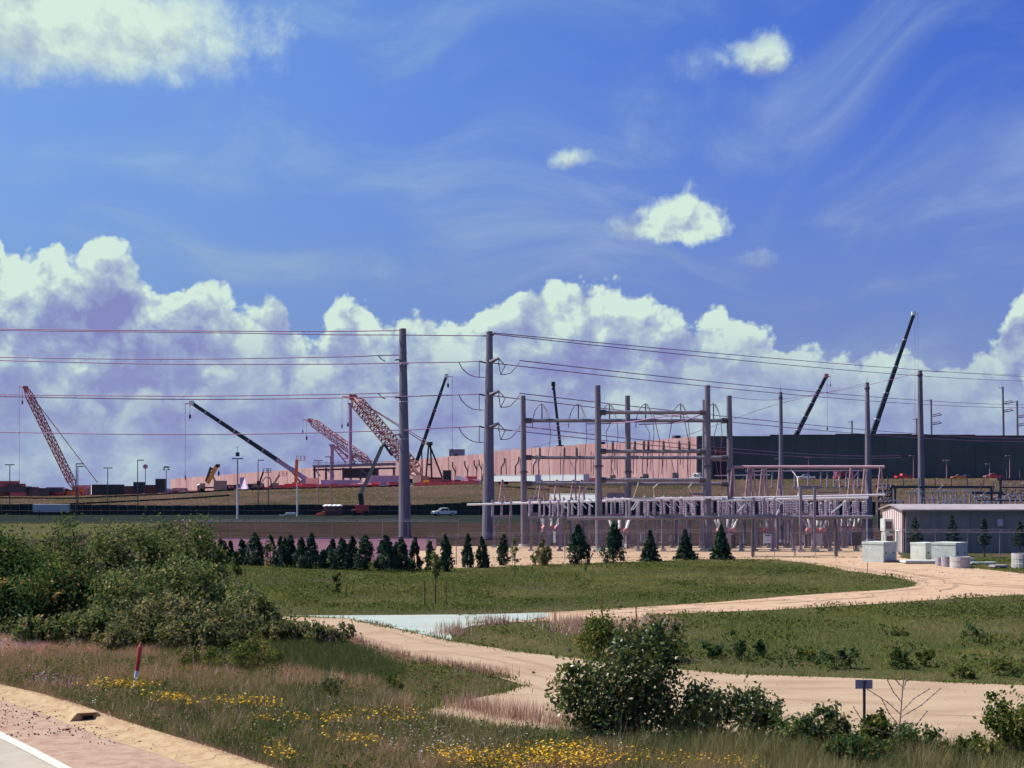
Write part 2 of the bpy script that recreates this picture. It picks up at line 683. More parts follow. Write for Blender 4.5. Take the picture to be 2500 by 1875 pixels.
mat('kerb_stone', (0.3714, 0.2786, 0.1679), 0.92, col2=(0.2929, 0.1964, 0.1179), scale=2.6, bump=0.008, bscale=60.0, spec=0.03)
mat('site_dirt', (0.1714, 0.08571, 0.07143), 0.95, col2=(0.1, 0.05, 0.04643), scale=0.12, spec=0.0)
mat('yard_dark', (0.016, 0.026, 0.024), 0.95, col2=(0.03, 0.03, 0.026), scale=0.25, spec=0.0)
mat('bank_dirt', (0.04714, 0.03, 0.02929), 0.95, col2=(0.02143, 0.01929, 0.015), scale=0.16, streak=(0.5, 1.4, 1), spec=0.0)
mat('slope_soil', (0.075, 0.05143, 0.045), 0.95, col2=(0.03571, 0.03571, 0.01857), scale=0.10, streak=(0.4, 1.2, 1), spec=0.0)
mat('track_mark', (0.3, 0.2143, 0.1464), 0.95, col2=(0.2679, 0.1821, 0.125), scale=0.9, spec=0.0)
# structures
mat('steel_pole', (0.18, 0.16, 0.195), 0.55, 0.1, var=0.35, scale=0.9, streak=(1, 1, 0.25))
mat('steel', (0.225, 0.185, 0.235), 0.5, 0.1, var=0.35, scale=1.2)
mat('steel_dark', (0.075, 0.07, 0.085), 0.6, 0.2, var=0.4, scale=1.2)
mat('aluminium', (0.74, 0.70, 0.72), 0.45, 0.2, var=0.15, scale=2.0)
mat('wire', (0.24, 0.11, 0.23), 0.6, 0.1, var=0.2, scale=0.5)
mat('porcelain', (0.29, 0.24, 0.31), 0.35, 0.0, var=0.3, scale=3.0)
mat('porcelain_white', (0.78, 0.80, 0.78), 0.3, 0.0, var=0.1, scale=3.0)
mat('concrete', (0.42, 0.40, 0.38), 0.9, var=0.35, scale=0.7)
mat('concrete_pale', (0.47, 0.51, 0.475), 0.85, var=0.3, scale=1.6, bump=0.004)
mat('concrete_grey', (0.33, 0.29, 0.33), 0.85, var=0.3, scale=1.6)
mat('concrete_pink', (0.50, 0.30, 0.33), 0.9, var=0.3, scale=0.5, streak=(1, 1, 0.2))
mat('pad_gravel', (0.1429, 0.075, 0.1036), 0.9, var=0.3, scale=0.35, streak=(1, 1, 0.3), spec=0.0)
mat('wall_pink', (0.4231, 0.2577, 0.25), 0.9, var=0.55, scale=0.55, streak=(1, 1, 0.10), col2=None)
mat('wall_pink_pale', (0.455, 0.285, 0.272), 0.9, var=0.55, scale=0.55, streak=(1, 1, 0.10), col2=None)
mat('wall_pink_deep', (0.385, 0.225, 0.222), 0.9, var=0.55, scale=0.55, streak=(1, 1, 0.10), col2=None)
mat('wall_dark', (0.040, 0.075, 0.078), 0.7, var=0.25, scale=0.06, streak=(1, 1, 3.0))
mat('wall_dark_b', (0.047, 0.084, 0.086), 0.7, var=0.25, scale=0.06, streak=(1, 1, 3.0))
mat('wall_edge', (0.060, 0.085, 0.088), 0.7)
mat('door_dark', (0.012, 0.016, 0.022), 0.6)
mat('rust_panel', (0.16, 0.075, 0.045), 0.8)
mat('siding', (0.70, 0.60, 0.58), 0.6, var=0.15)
mat('siding_gap', (0.12, 0.07, 0.085), 0.7)  # groove shade between the gable ribs, put in as a dark colour
mat('siding_dark', (0.175, 0.18, 0.19), 0.7, var=0.25, scale=0.4, streak=(1, 1, 0.15))  # shade of the long side wall put into a darker siding tone
mat('roof_metal', (0.33, 0.28, 0.28), 0.55, 0.1, var=0.35, scale=0.8)
mat('white_paint', (0.74, 0.76, 0.73), 0.5, var=0.1, scale=1.0)
mat('lilac_paint', (0.4, 0.287, 0.4174), 0.55, var=0.2, scale=0.4)
mat('grey_box', (0.40, 0.39, 0.44), 0.6, var=0.2)
mat('dark_green', (0.022, 0.042, 0.040), 0.65, var=0.3, scale=0.5)
mat('brown_box', (0.135, 0.065, 0.060), 0.7, var=0.35, scale=0.6)
mat('tan_box', (0.34, 0.26, 0.20), 0.7, var=0.25)
mat('cream', (0.74, 0.60, 0.42), 0.6, var=0.2)
mat('red', (0.52, 0.055, 0.060), 0.5, var=0.3, scale=0.8)
mat('orange', (0.62, 0.17, 0.055), 0.55, var=0.3, scale=0.8)
mat('yellow', (0.78, 0.36, 0.07), 0.5, var=0.35, scale=0.8)
mat('crane_yellow', (0.88, 0.50, 0.26), 0.5, var=0.4, scale=0.6)
mat('crane_red', (0.46, 0.11, 0.10), 0.6, var=0.4, scale=0.8)
mat('crane_pink', (0.54, 0.22, 0.235), 0.6, var=0.35, scale=0.8)
mat('boom_dark', (0.022, 0.032, 0.038), 0.55, var=0.2)
mat('glass', (0.02, 0.03, 0.035), 0.08, var=0.0, spec=0.8)
mat('tyre', (0.018, 0.018, 0.020), 0.85, var=0.1)
mat('chrome', (0.45, 0.45, 0.46), 0.25, 0.8, var=0.1)
mat('screen', (0.010, 0.024, 0.026), 0.85, var=0.6, scale=0.5, streak=(2.2, 2.2, 0.15))
mat('wood_stake', (0.19, 0.07, 0.055), 0.9, var=0.3, scale=4)
mat('marker_red', (0.46, 0.035, 0.05), 0.6, var=0.35, scale=9.0)
mat('marker_white', (0.62, 0.66, 0.66), 0.6, var=0.2, scale=9.0)
mat('sign_back', (0.34, 0.27, 0.34), 0.55, 0.2, var=0.2, scale=6)
mat('sign_white', (0.66, 0.62, 0.70), 0.6, var=0.1)
mat('ink', (0.06, 0.05, 0.07), 0.7)
mat('bark', (0.085, 0.060, 0.055), 0.95, var=0.4, scale=6)
mat('bark_pale', (0.17, 0.12, 0.125), 0.95, var=0.4, scale=6)
mat('rock', (0.30, 0.20, 0.185), 0.95, var=0.5, scale=5, bump=0.02)
mat('pebble', (0.1857, 0.09643, 0.07857), 0.95, var=0.5, scale=4)
mat('barrier_orange', (0.72, 0.12, 0.12), 0.7, var=0.3, scale=0.6)

# foliage
leaf_mat('leaf_olive', [(0.0, (0.0373, 0.0751, 0.032)), (0.45, (0.1153, 0.1583, 0.0599)), (0.8, (0.2196, 0.2167, 0.1118)), (1.0, (0.3722, 0.302, 0.1995))])
leaf_mat('leaf_dark', [(0.0, (0.0235, 0.0553, 0.0283)), (0.5, (0.0609, 0.1106, 0.0397)), (0.85, (0.1638, 0.1703, 0.0566)), (1.0, (0.3511, 0.2341, 0.1061))])
leaf_mat('leaf_brown', [(0.0, (0.0444, 0.0714, 0.0333)), (0.45, (0.1282, 0.1472, 0.0668)), (0.8, (0.248, 0.2208, 0.1302)), (1.0, (0.4103, 0.3154, 0.2086))])
leaf_mat('leaf_glossy', [(0.0, (0.0265, 0.0496, 0.0251)), (0.5, (0.0752, 0.1156, 0.0363)), (0.8, (0.1592, 0.1611, 0.0585)), (1.0, (0.2495, 0.1855, 0.1071))], 0.38, gloss=0.025)
leaf_mat('leaf_green', [(0.0, (0.0288, 0.0572, 0.0211)), (0.5, (0.0862, 0.1196, 0.033)), (0.85, (0.1795, 0.1819, 0.0511)), (1.0, (0.316, 0.2599, 0.1053))])
leaf_mat('needle', [(0.0, (0.0136, 0.0359, 0.0307)), (0.5, (0.0307, 0.0645, 0.0461)), (0.9, (0.0767, 0.1075, 0.0682)), (1.0, (0.1535, 0.1522, 0.1109))], 0.12)
leaf_mat('blade', [(0.0, (0.0789, 0.1036, 0.044)), (0.3, (0.1867, 0.1842, 0.0817)), (0.55, (0.3589, 0.2533, 0.1507)), (0.75, (0.5384, 0.3022, 0.2198)), (0.9, (0.6, 0.331, 0.3295)), (1.0, (0.6, 0.6, 0.6))], 0.25)
leaf_mat('blade_green', [(0.0, (0.0459, 0.0854, 0.0226)), (0.4, (0.1146, 0.1528, 0.0376)), (0.75, (0.211, 0.2202, 0.0601)), (1.0, (0.3439, 0.2584, 0.1222))], 0.25)
leaf_mat('blade_pink', [(0.0, (0.2309, 0.1378, 0.1148)), (0.5, (0.4329, 0.2571, 0.2181)), (1.0, (0.5714, 0.5714, 0.4134))], 0.25)
leaf_mat('petal_yellow', [(0.0, (0.4231, 0.2231, 0.0077)), (0.5, (0.5769, 0.3231, 0.0115)), (1.0, (0.6308, 0.4769, 0.1077))], 0.15)
leaf_mat('petal_white', [(0.0, (0.3462, 0.3077, 0.2769)), (1.0, (0.5692, 0.5538, 0.5077))], 0.15)
leaf_mat('petal_pink', [(0.0, (0.2308, 0.0769, 0.1308)), (1.0, (0.4231, 0.2308, 0.3538))], 0.15)


def mesh_fabric(name, fac, col):
    """woven wire seen from afar: mostly see-through"""
    m = bpy.data.materials.new(name)
    m.use_nodes = True
    t = m.node_tree
    t.nodes.clear()
    q = Nodes(t)
    d = q.new('ShaderNodeBsdfDiffuse')
    d.inputs[0].default_value = (*col, 1)
    tr = q.new('ShaderNodeBsdfTransparent')
    mx = q.new('ShaderNodeMixShader')
    out = q.new('ShaderNodeOutputMaterial')
    mx.inputs[0].default_value = fac
    t.links.new(tr.outputs[0], mx.inputs[1])
    t.links.new(d.outputs[0], mx.inputs[2])
    t.links.new(mx.outputs[0], out.inputs[0])
    M[name] = m


mesh_fabric('chain_link', 0.14, (0.22, 0.17, 0.21))
mesh_fabric('chain_link_dark', 0.12, (0.03, 0.035, 0.035))

# ------------------------------------------------------------------ terrain, roads, kerb
def build_terrain():
    xs = np.concatenate([-np.geomspace(5200, 200, 22), np.arange(-190, 191, 9.5), np.geomspace(200, 5200, 22)])
    ys = np.concatenate([[-60, 0], np.arange(12, 210, 6), np.arange(212, 480, 5.0), np.geomspace(485, 9000, 34)])
    gx, gy = np.meshgrid(xs, ys)
    gz = ground_z(gx, gy)
    v = np.stack([gx, gy, gz], -1).reshape(-1, 3)
    nx, ny = len(xs), len(ys)
    i = np.arange(nx * ny).reshape(ny, nx)
    f = np.stack([i[:-1, :-1], i[:-1, 1:], i[1:, 1:], i[1:, :-1]], -1).reshape(-1, 4)
    return np_mesh('terrain', v, f, 'meadow_ground', kind='structure', smooth_shade=True)


build_terrain()


def sheet(name, pix, mat_, z=0.02, jitter=0.0):
    pts = [XY(u, v) if v is not None else Vector(u) for u, v in pix]
    # split long edges so that edges can be slightly uneven
    out = []
    for k, p in enumerate(pts):
        n = pts[(k + 1) % len(pts)]
        m = max(1, int((n - p).length / 2.0)) if jitter else 1
        for s in range(m):
            c = p.lerp(n, s / m)
            if s and jitter:
                c += Vector((RND.uniform(-1, 1), RND.uniform(-1, 1), 0)) * jitter
            out.append(c)
    mb = MB()
    mb.poly([(p.x, p.y, z) for p in out])
    o = part(name, mb, mat_, None, 'structure')
    return o, out


LOT = [(1004, 1391), (1200, 1385), (1350, 1378), (1500, 1374), (1700, 1366), (1880, 1366), (1960, 1374), (2060, 1393), (2150, 1405),
       (2215, 1417), (2237, 1424), (2225, 1433), (2160, 1441), (2050, 1447), (1900, 1458), (1700, 1474), (1500, 1487), (1300, 1498), (1130, 1503),
       (1160, 1524), (1250, 1519), (1330, 1519), (1400, 1528), (1470, 1550), (1600, 1545), (1585, 1502), (1700, 1497), (1900, 1489), (2100, 1477),
       (2300, 1464), (2520, 1451), (2700, 1440), (2700, 1412), (2510, 1402), (2370, 1386), (2200, 1362), (2190, 1334), (1064, 1334), (1064, 1345), (1004, 1345)]
gravel_lot, LOT_P = sheet('gravel_lot', LOT, 'gravel', 0.02, 0.16)
DRIVE = [(560, 1496), (700, 1506), (846, 1511), (930, 1528), (1105, 1567), (1200, 1582), (1300, 1597), (1400, 1608), (1640, 1634), (1800, 1648), (1900, 1651), (2080, 1657),
         (2250, 1665), (2450, 1673), (2700, 1682), (2700, 1850), (2400, 1846), (2200, 1836), (1900, 1822), (1500, 1800), (1200, 1776), (1060, 1757), (1010, 1745),
         (1090, 1722), (1180, 1703), (1240, 1690), (1277, 1677), (1270, 1667), (1220, 1654), (1160, 1641), (1080, 1629), (1000, 1614), (900, 1588), (840, 1562), (760, 1535), (600, 1512)]
drive, DRIVE_P = sheet('lower_drive', DRIVE, 'drive', 0.028, 0.10)
APRON = [(700, 1504), (846, 1504), (1130, 1502), (1330, 1497), (1345, 1505), (1300, 1514), (1225, 1520), (1150, 1530), (1098, 1548), (1108, 1566), (1000, 1543), (930, 1527), (846, 1511)]
apron, APRON_P = sheet('concrete_apron', APRON, 'apron', 0.036, 0.0)


def offset_line(pts, d):
    out = []
    for k, p in enumerate(pts):
        t = (pts[min(k + 1, len(pts) - 1)] - pts[max(k - 1, 0)]).normalized()
        out.append(p + Vector((-t.y, t.x, 0)) * d)
    return out


def ribbon(name, left, right, zl, zr, mat_, parent=None, kind='structure'):
    mb = MB()
    n = len(left)
    vs = [(p.x, p.y, zl) for p in left] + [(p.x, p.y, zr) for p in right]
    mb._add(vs, [(i, i + 1, n + i + 1, n + i) for i in range(n - 1)])
    return part(name, mb, mat_, parent, kind)


# roadside: pavement edge, concrete kerb and gutter, lane line.  Lines run from near right to far left.
def densify(pix, step=1.2):
    raw = [XY(u, v) for u, v in pix]
    a, b = raw[0], raw[1]
    raw = [a + (a - b).normalized() * 46] + raw
    a, b = raw[-1], raw[-2]
    raw = raw + [a + (a - b).normalized() * 60]
    out = []
    for p, n in zip(raw, raw[1:]):
        m = max(1, int((n - p).length / step))
        out += [p.lerp(n, s / m) for s in range(m)]
    return out + [raw[-1]]


KERB_BACK = densify([(628, 1875), (500, 1832), (400, 1802), (300, 1770), (200, 1733), (100, 1703), (0, 1680)])
KERB_FRONT = offset_line(KERB_BACK, 1.18)
KERB_LIP = offset_line(KERB_BACK, 0.42)
LINE_IN = densify([(170, 1875), (80, 1828), (0, 1788)])
road_pts = offset_line(LINE_IN, 0.28)
far_edge = offset_line(LINE_IN, 16.0)
shoulder_l = offset_line(LINE_IN, -6.0)
# the whole carriageway as one sheet, shoulder included; the kerb is laid over its edge
mbr = MB()
rim = KERB_FRONT + [p + Vector((-34, -24, 0)) for p in reversed(KERB_FRONT)]
mbr.poly([(p.x, p.y, 0.012) for p in rim])
shoulder = part('road_shoulder', mbr, 'asphalt', None, 'structure')
ribbon('road', road_pts, far_edge, 0.022, 0.022, 'lane')
ribbon('road_line', LINE_IN, road_pts, 0.030, 0.030, 'line_paint')


def kerb_strip():
    """gutter pan with a rolled kerb, cast in lengths with open joints"""
    root = None
    k, idx = 0, 0
    n = len(KERB_BACK)
    DR = XY(215, 1757)
    base = bpy.data.objects.new('kerb', None)
    COL.objects.link(base)
    base['kind'] = 'structure'
    step = 3
    while k < n - 1:
        e = min(k + step, n - 1)
        mid = KERB_LIP[(k + e) // 2]
        if mid.y > 62 or mid.y < 24:
            k = e
            continue
        mb = MB()
        rows = []
        for i in range(k, e + 1):
            b, f_, l = KERB_BACK[i].copy(), KERB_FRONT[i].copy(), KERB_LIP[i].copy()
            if i == k:
                b, f_, l = b.lerp(KERB_BACK[i + 1], 0.02), f_.lerp(KERB_FRONT[i + 1], 0.02), l.lerp(KERB_LIP[i + 1], 0.02)
            m = b.lerp(l, 0.85)
            rows.append([(b.x, b.y, -0.05), (b.x, b.y, 0.13), (m.x, m.y, 0.125), (l.x, l.y, 0.05), (f_.x, f_.y, 0.02), (f_.x, f_.y, -0.05)])
        vs = [p for r in rows for p in r]
        fs = []
        for r in range(len(rows) - 1):
            for c in range(5):
                fs.append((r * 6 + c, r * 6 + c + 1, (r + 1) * 6 + c + 1, (r + 1) * 6 + c))
        fs += [tuple(range(5, -1, -1)), tuple(range((len(rows) - 1) * 6, len(rows) * 6))]
        mb._add(vs, fs)
        part('kerb_stone', mb, 'kerb_stone', base)
        k = e
    return base


kerb_strip()


def storm_drain():
    o = XY(213, 1760)
    t = thing('storm_drain', 'concrete kerb inlet with a rusty iron throat beside the road shoulder', 'storm drain', o)
    R = Matrix.Rotation(math.radians(24), 3, 'Z')
    def loc(mb): return mb.turn(R * 0.8).shift(o)
    part('hood', loc(MB().prism([(-0.62, 0.0), (-0.36, 0.30), (0.30, 0.30), (0.62, 0.02), (0.24, 0.02), (0.16, 0.22), (-0.16, 0.22), (-0.20, 0.0)], -0.14, 0.62)), 'kerb_stone', t)
    part('throat', loc(MB().box((0.01, 0.10, 0.10), (0.32, 0.06, 0.20))), 'door_dark', t)
    part('iron_frame', loc(MB().box((0.0, -0.16, 0.255), (0.50, 0.035, 0.085)).box((-0.20, -0.16, 0.105), (0.055, 0.035, 0.20))), 'rust_panel', t)


storm_drain()

# bare earth of the building site beyond the crest, dark yard behind the screen fence, worn bank behind the substation
def patch(name, x0, x1, y0, y1, mat_, lift, nx=40, ny=12, wob=0.0):
    xs, ys = np.linspace(0, 1, nx), np.linspace(0, 1, ny)
    gy = y0 + (y1 - y0) * ys[:, None] + np.zeros((1, nx))
    wobble = wob * np.sin(xs * 37 + 1) * np.cos(xs * 17)
    gy = gy + wobble[None, :]
    gx = (x0 + (x1 - x0) * xs[None, :]) * np.ones((ny, 1))
    gz = ground_z(gx, gy) + lift
    v = np.stack([gx, gy, gz], -1).reshape(-1, 3)
    i = np.arange(nx * ny).reshape(ny, nx)
    f = np.stack([i[:-1, :-1], i[:-1, 1:], i[1:, 1:], i[1:, :-1]], -1).reshape(-1, 4)
    return np_mesh(name, v, f, mat_, kind='structure')


patch('site_ground', -420, 420, 449, 1400, 'site_dirt', 0.10, 80, 40, 1.2)
patch('embankment', -330, 330, 350.6, 449.5, 'slope_soil', 0.03, 60, 24, 0.0)
patch('vehicle_yard', -150, 110, 263, 349, 'yard_dark', 0.03, 40, 14, 1.5)
patch('substation_ground', -60, 90, 156, 216, 'bank_dirt', 0.012, 40, 14, 0)
patch('worn_bank', -60, 90, 217, 262, 'bank_dirt', 0.03, 40, 14, 2.5)

sheet('pad_ground', [(440, 1376), (1003, 1376), (1003, 1344), (1064, 1344), (1064, 1316), (440, 1316)], 'pad_gravel', 0.02)


def tracks():
    """worn wheel tracks: thin sheets of darker fines on the drive and the gravel"""
    lines = [[(870, 1535), (1000, 1572), (1150, 1600), (1350, 1645), (1600, 1690), (1950, 1720), (2500, 1745)], [(1010, 1592), (1180, 1622), (1350, 1672), (1560, 1735), (1800, 1775), (2400, 1800)],
             [(1350, 1502), (1600, 1488), (1900, 1470), (2150, 1452), (2300, 1432), (2230, 1408), (2050, 1380)], [(2600, 1436), (2400, 1428), (2230, 1406), (2120, 1388), (1960, 1368)]]
    for li, ln in enumerate(lines):
        c = [XY(*p) for p in ln]
        pts = []
        for k in range(len(c) - 1):
            p0, p1, p2, p3 = c[max(k - 1, 0)], c[k], c[k + 1], c[min(k + 2, len(c) - 1)]
            for q in range(10):
                t = q / 10
                pts.append(0.5 * ((2 * p1) + (p2 - p0) * t + (2 * p0 - 5 * p1 + 4 * p2 - p3) * t * t + (3 * p1 - p0 - 3 * p2 + p3) * t ** 3))
        for o in (-0.85, 0.85):
            mid = offset_line(pts, o)
            wd = [0.10 + 0.13 * abs(math.sin(i * 0.9 + o)) * abs(math.sin(i * 0.37 + 1)) for i in range(len(mid))]
            l = [m + (n - m).normalized() * 0 for m, n in zip(mid, mid)]
            a = [offset_line(mid, w)[i] for i, w in enumerate(wd)]
            b = [offset_line(mid, -w)[i] for i, w in enumerate(wd)]
            k = RND.randint(0, 4)
            while k < len(a) - 6:
                e = min(len(a), k + RND.randint(5, 14))
                ribbon('wheel_track', a[k:e], b[k:e], 0.0335, 0.0335, 'track_mark', drive if li < 2 else gravel_lot, None)
                k = e + RND.randint(2, 7)


tracks()

# saw-cut joints in the concrete apron
for (a, b) in [((880, 1505), (960, 1534)), ((1000, 1504), (1075, 1559)), ((1120, 1503), (1120, 1538)), ((860, 1508), (1290, 1512)), ((930, 1524), (1110, 1541)), ((1235, 1500), (1235, 1519))]:
    p_, q_ = XY(*a), XY(*b)
    n_ = Vector((-(q_ - p_).y, (q_ - p_).x, 0)).normalized() * 0.035
    ribbon('joint', [p_ + n_, q_ + n_], [p_ - n_, q_ - n_], 0.041, 0.041, 'concrete_grey', apron, None)

# ------------------------------------------------------------------ substation
def tapered_pole(name, parent, base, top, r0, r1, mat_='steel_pole', n=12):
    return part(name, MB().cone(base, top, r0, r1, n), mat_, parent, smooth_shade=False)


def sag_line(a, b, sag, n=14):
    a, b = Vector(a), Vector(b)
    return [a.lerp(b, i / n) + Vector((0, 0, -4 * sag * (i / n) * (1 - i / n))) for i in range(n + 1)]


def insulator_string(mb, a, b, r=0.09, n=6):
    """rod with sheds"""
    a, b = Vector(a), Vector(b)
    mb.cone(a, b, r * 0.45, r * 0.45, 5)
    for i in range(n):
        p = a.lerp(b, (i + 0.5) / n)
        d = (b - a).normalized() * 0.03
        mb.cone(p - d, p + d, r * 1.25, r * 0.8, 6)


W_R = 0.062
# --- two tall transmission poles ---------------------------------------------
def tall_pole(u0, u1, vt, vb, label, r0, r1):
    b = XY(u1, vb)
    t = thing('transmission_pole', label, 'utility pole', b)
    top = P(u0, vt, b.y)
    tapered_pole('shaft', t, b + Vector((0, 0, -0.2)), top, r0, r1, n=14)
    part('base_plate', MB().cone(b, b + Vector((0, 0, 0.12)), r0 * 1.35, r0 * 1.35, 12), 'steel_dark', t)
    part('cap', MB().cone(top, top + Vector((0, 0, 0.10)), r1 * 1.06, r1 * 0.9, 12), 'steel_dark', t)
    return t, b, top


tp1, tb1, tt1 = tall_pole(983, 989, 804, 1312, 'tall tapered grey steel transmission pole left of the switchyard, tallest in view', 0.84, 0.45)
tp2, tb2, tt2 = tall_pole(1195, 1192, 811, 1318, 'tall tapered grey steel transmission pole with three jumper loops on each side', 0.80, 0.40)
Y1, Y2 = tb1.y, tb2.y
for v in (868, 960, 1051):                       # left pole: dead-end lugs and band straps
    part('dead_end_lug', MB().beam(P(975, v, Y1), P(986, v, Y1), 0.16), 'steel_dark', tp1)
    part('strap', MB().cone(P(986, v + 20, Y1), P(986, v + 22, Y1), 0.66, 0.66, 12), 'aluminium', tp1)
    part('arm', MB().tube([P(984, v + 14, Y1 - .4), P(972, v + 10, Y1 - .5), P(964, v + 11, Y1 - .5)], 0.11, 6), 'steel_dark', tp1)
    part('jumper', MB().tube([P(924, v + 1, Y1), P(932, v + 10, Y1), P(941, v + 14, Y1)], 0.07, 5), 'wire', tp1)
for k, v in enumerate((883, 963, 1042)):         # right pole: angled post arms, strain insulators, drooping jumpers
    part('dead_end_lug', MB().beam(P(1170, v - 1, Y2), P(1186, v + 3, Y2), 0.18), 'steel_dark', tp2)
    part('post_arm', MB().cone(P(1197, v + 1, Y2 - .4), P(1218, v - 9, Y2 - .8), 0.30, 0.15, 8), 'steel_pole', tp2)
    j = MB()
    j.tube([P(1120, v + 1, Y2), P(1128, v + 16, Y2), P(1140, v + 28, Y2), P(1155, v + 36, Y2), P(1170, v + 38, Y2), P(1184, v + 38, Y2)], 0.06, 5)
    part('jumper_loop', j, 'wire', tp2)
    part('jumper_post', MB().cone(P(1170, v + 1, Y2), P(1170, v + 37, Y2), 0.05, 0.05, 5), 'wire', tp2)
    i2 = MB()
    insulator_string(i2, P(1218, v - 8, Y2 - .8), P(1232, v + 8, Y2 - .8), 0.09)
    insulator_string(i2, P(1218, v - 6, Y2 - .8), P(1218, v + 10, Y2 - .8), 0.09)
    part('strain_insulator', i2, 'wire', tp2)
    j2 = MB()
    j2.tube([P(1268, v + 2, Y2 + 2), P(1258, v + 16, Y2), P(1246, v + 28, Y2), P(1234, v + 31, Y2), P(1221, v + 31, Y2)], 0.06, 5)
    part('right_jumper_loop', j2, 'wire', tp2)
    part('jumper_hanger', MB().cone(P(1218, v + 6, Y2 - .5), P(1222, v + 31, Y2), 0.05, 0.05, 5).cone(P(1234, v + 8, Y2 - .5), P(1223, v + 31, Y2), 0.05, 0.05, 5), 'wire', tp2)
part('shield_bracket', MB().cone(P(1197, 822, Y2), P(1208, 813, Y2 - .6), 0.16, 0.1, 6), 'steel_dark', tp2)
part('shield_lug', MB().beam(P(1180, 820, Y2), P(1190, 820, Y2), 0.14), 'steel_dark', tp2)


def conductor(label, pts, r=W_R, name='power_line', grp='overhead power lines', cat='power line'):
    return tag(part(name, MB().tube(pts, r, 4), 'wire'), label, cat, grp)


def through(pix, Y, sub=6):
    """smooth line through picture points at distance Y (or per-point distances)"""
    ps = [P(p[0], p[1], p[2] if len(p) > 2 else Y) for p in pix]
    out = []
    for k in range(len(ps) - 1):
        p0, p1, p2, p3 = ps[max(k - 1, 0)], ps[k], ps[k + 1], ps[min(k + 2, len(ps) - 1)]
        for s in range(sub):
            t = s / sub
            out.append(0.5 * ((2 * p1) + (p2 - p0) * t + (2 * p0 - 5 * p1 + 4 * p2 - p3) * t * t + (3 * p1 - p0 - 3 * p2 + p3) * t ** 3))
    return out + [ps[-1]]


# lines arriving from the left
for lab, pix, Yq in [('upper shield wire running left from the top of the left tall pole', [(-700, 790), (0, 803), (500, 808), (800, 809), (976, 807)], Y1),
                     ('lower shield wire passing behind the left tall pole to the right one', [(-700, 792), (0, 806), (500, 812), (800, 817), (985, 818), (1182, 820)], Y2 + 10),
                     ('upper line of the top phase pair, left of the left tall pole', [(-700, 855), (0, 872), (400, 877), (800, 872), (924, 868), (974, 867)], Y1),
                     ('lower line of the top phase pair, reaching the right tall pole', [(-700, 862), (0, 880), (400, 889), (800, 889), (985, 886), (1120, 884), (1170, 882)], Y2 + 8),
                     ('upper line of the middle phase pair, left of the left tall pole', [(-700, 948), (0, 963), (450, 967), (800, 963), (924, 960), (974, 959)], Y1),
                     ('lower line of the middle phase pair, reaching the right tall pole', [(-700, 952), (0, 968), (450, 975), (800, 972), (985, 968), (1120, 964), (1170, 962)], Y2 + 8),
                     ('lowest line left of the left tall pole, single thick strand', [(-700, 1042), (0, 1055), (300, 1060), (600, 1060), (800, 1056), (980, 1050)], Y1),
                     ('lowest line between the two tall poles', [(985, 1051), (1060, 1046), (1120, 1043), (1170, 1041)], Y2 + 4)]:
    conductor(lab, through(pix, Yq))
# lines leaving to the right, towards the far poles behind the building
YF = 640.0
for lab, a, b, sg in [('upper shield wire from the right tall pole towards the right picture edge', (1208, 813, Y2), (2650, 925, YF), 3.0), ('lower shield wire from the right tall pole towards the right picture edge', (1208, 816, Y2 + 1), (2650, 930, YF), 6.0),
                      ('upper line of the top phase pair right of the right tall pole', (1268, 880, Y2), (2650, 985, YF), 7.0), ('lower line of the top phase pair right of the right tall pole', (1200, 886, Y2 + 1.5), (2650, 990, YF), 8.0),
                      ('upper line of the middle phase pair right of the right tall pole', (1268, 960, Y2), (2650, 1068, YF), 7.0), ('lower line of the middle phase pair right of the right tall pole', (1200, 966, Y2 + 1.5), (2650, 1073, YF), 8.0),
                      ('upper line of the bottom phase pair crossing the pink wall', (1268, 1040, Y2), (2200, 1112, 520), 4.0), ('lower line of the bottom phase pair crossing the pink wall', (1200, 1045, Y2 + 1.5), (2200, 1117, 520), 4.5)]:
    conductor(lab, sag_line(P(*a), P(*b), sg * 0.35, 22))
for lab, pix in [('faint slack wire rising from the low left to the frame beam', [(1205, 1096, 188), (1300, 1092, 184), (1360, 1075, 180), (1450, 1046, 172)]), ('faint wire from the frame beam down to the left bus', [(1216, 1052, 186), (1290, 1050, 180), (1390, 1035, 170)]),
                 ('faint wire rising behind the single poles to the right', [(1660, 1068, 190), (1720, 1048, 195), (1800, 1020, 210), (1905, 985, 240), (2115, 935, 240)]),
                 ('faint wire crossing above the dark building to the right edge pole', [(1785, 970, 200), (1906, 975, 230), (2119, 940, 240), (2247, 908, 240)]),
                 ('faint upper wire between the right single poles', [(2247, 906, 240), (2400, 912, 400), (2560, 918, 500)])]:
    conductor(lab, through(pix, 180), 0.03, 'slack_wire', 'thin wires about the switchyard', 'wire')


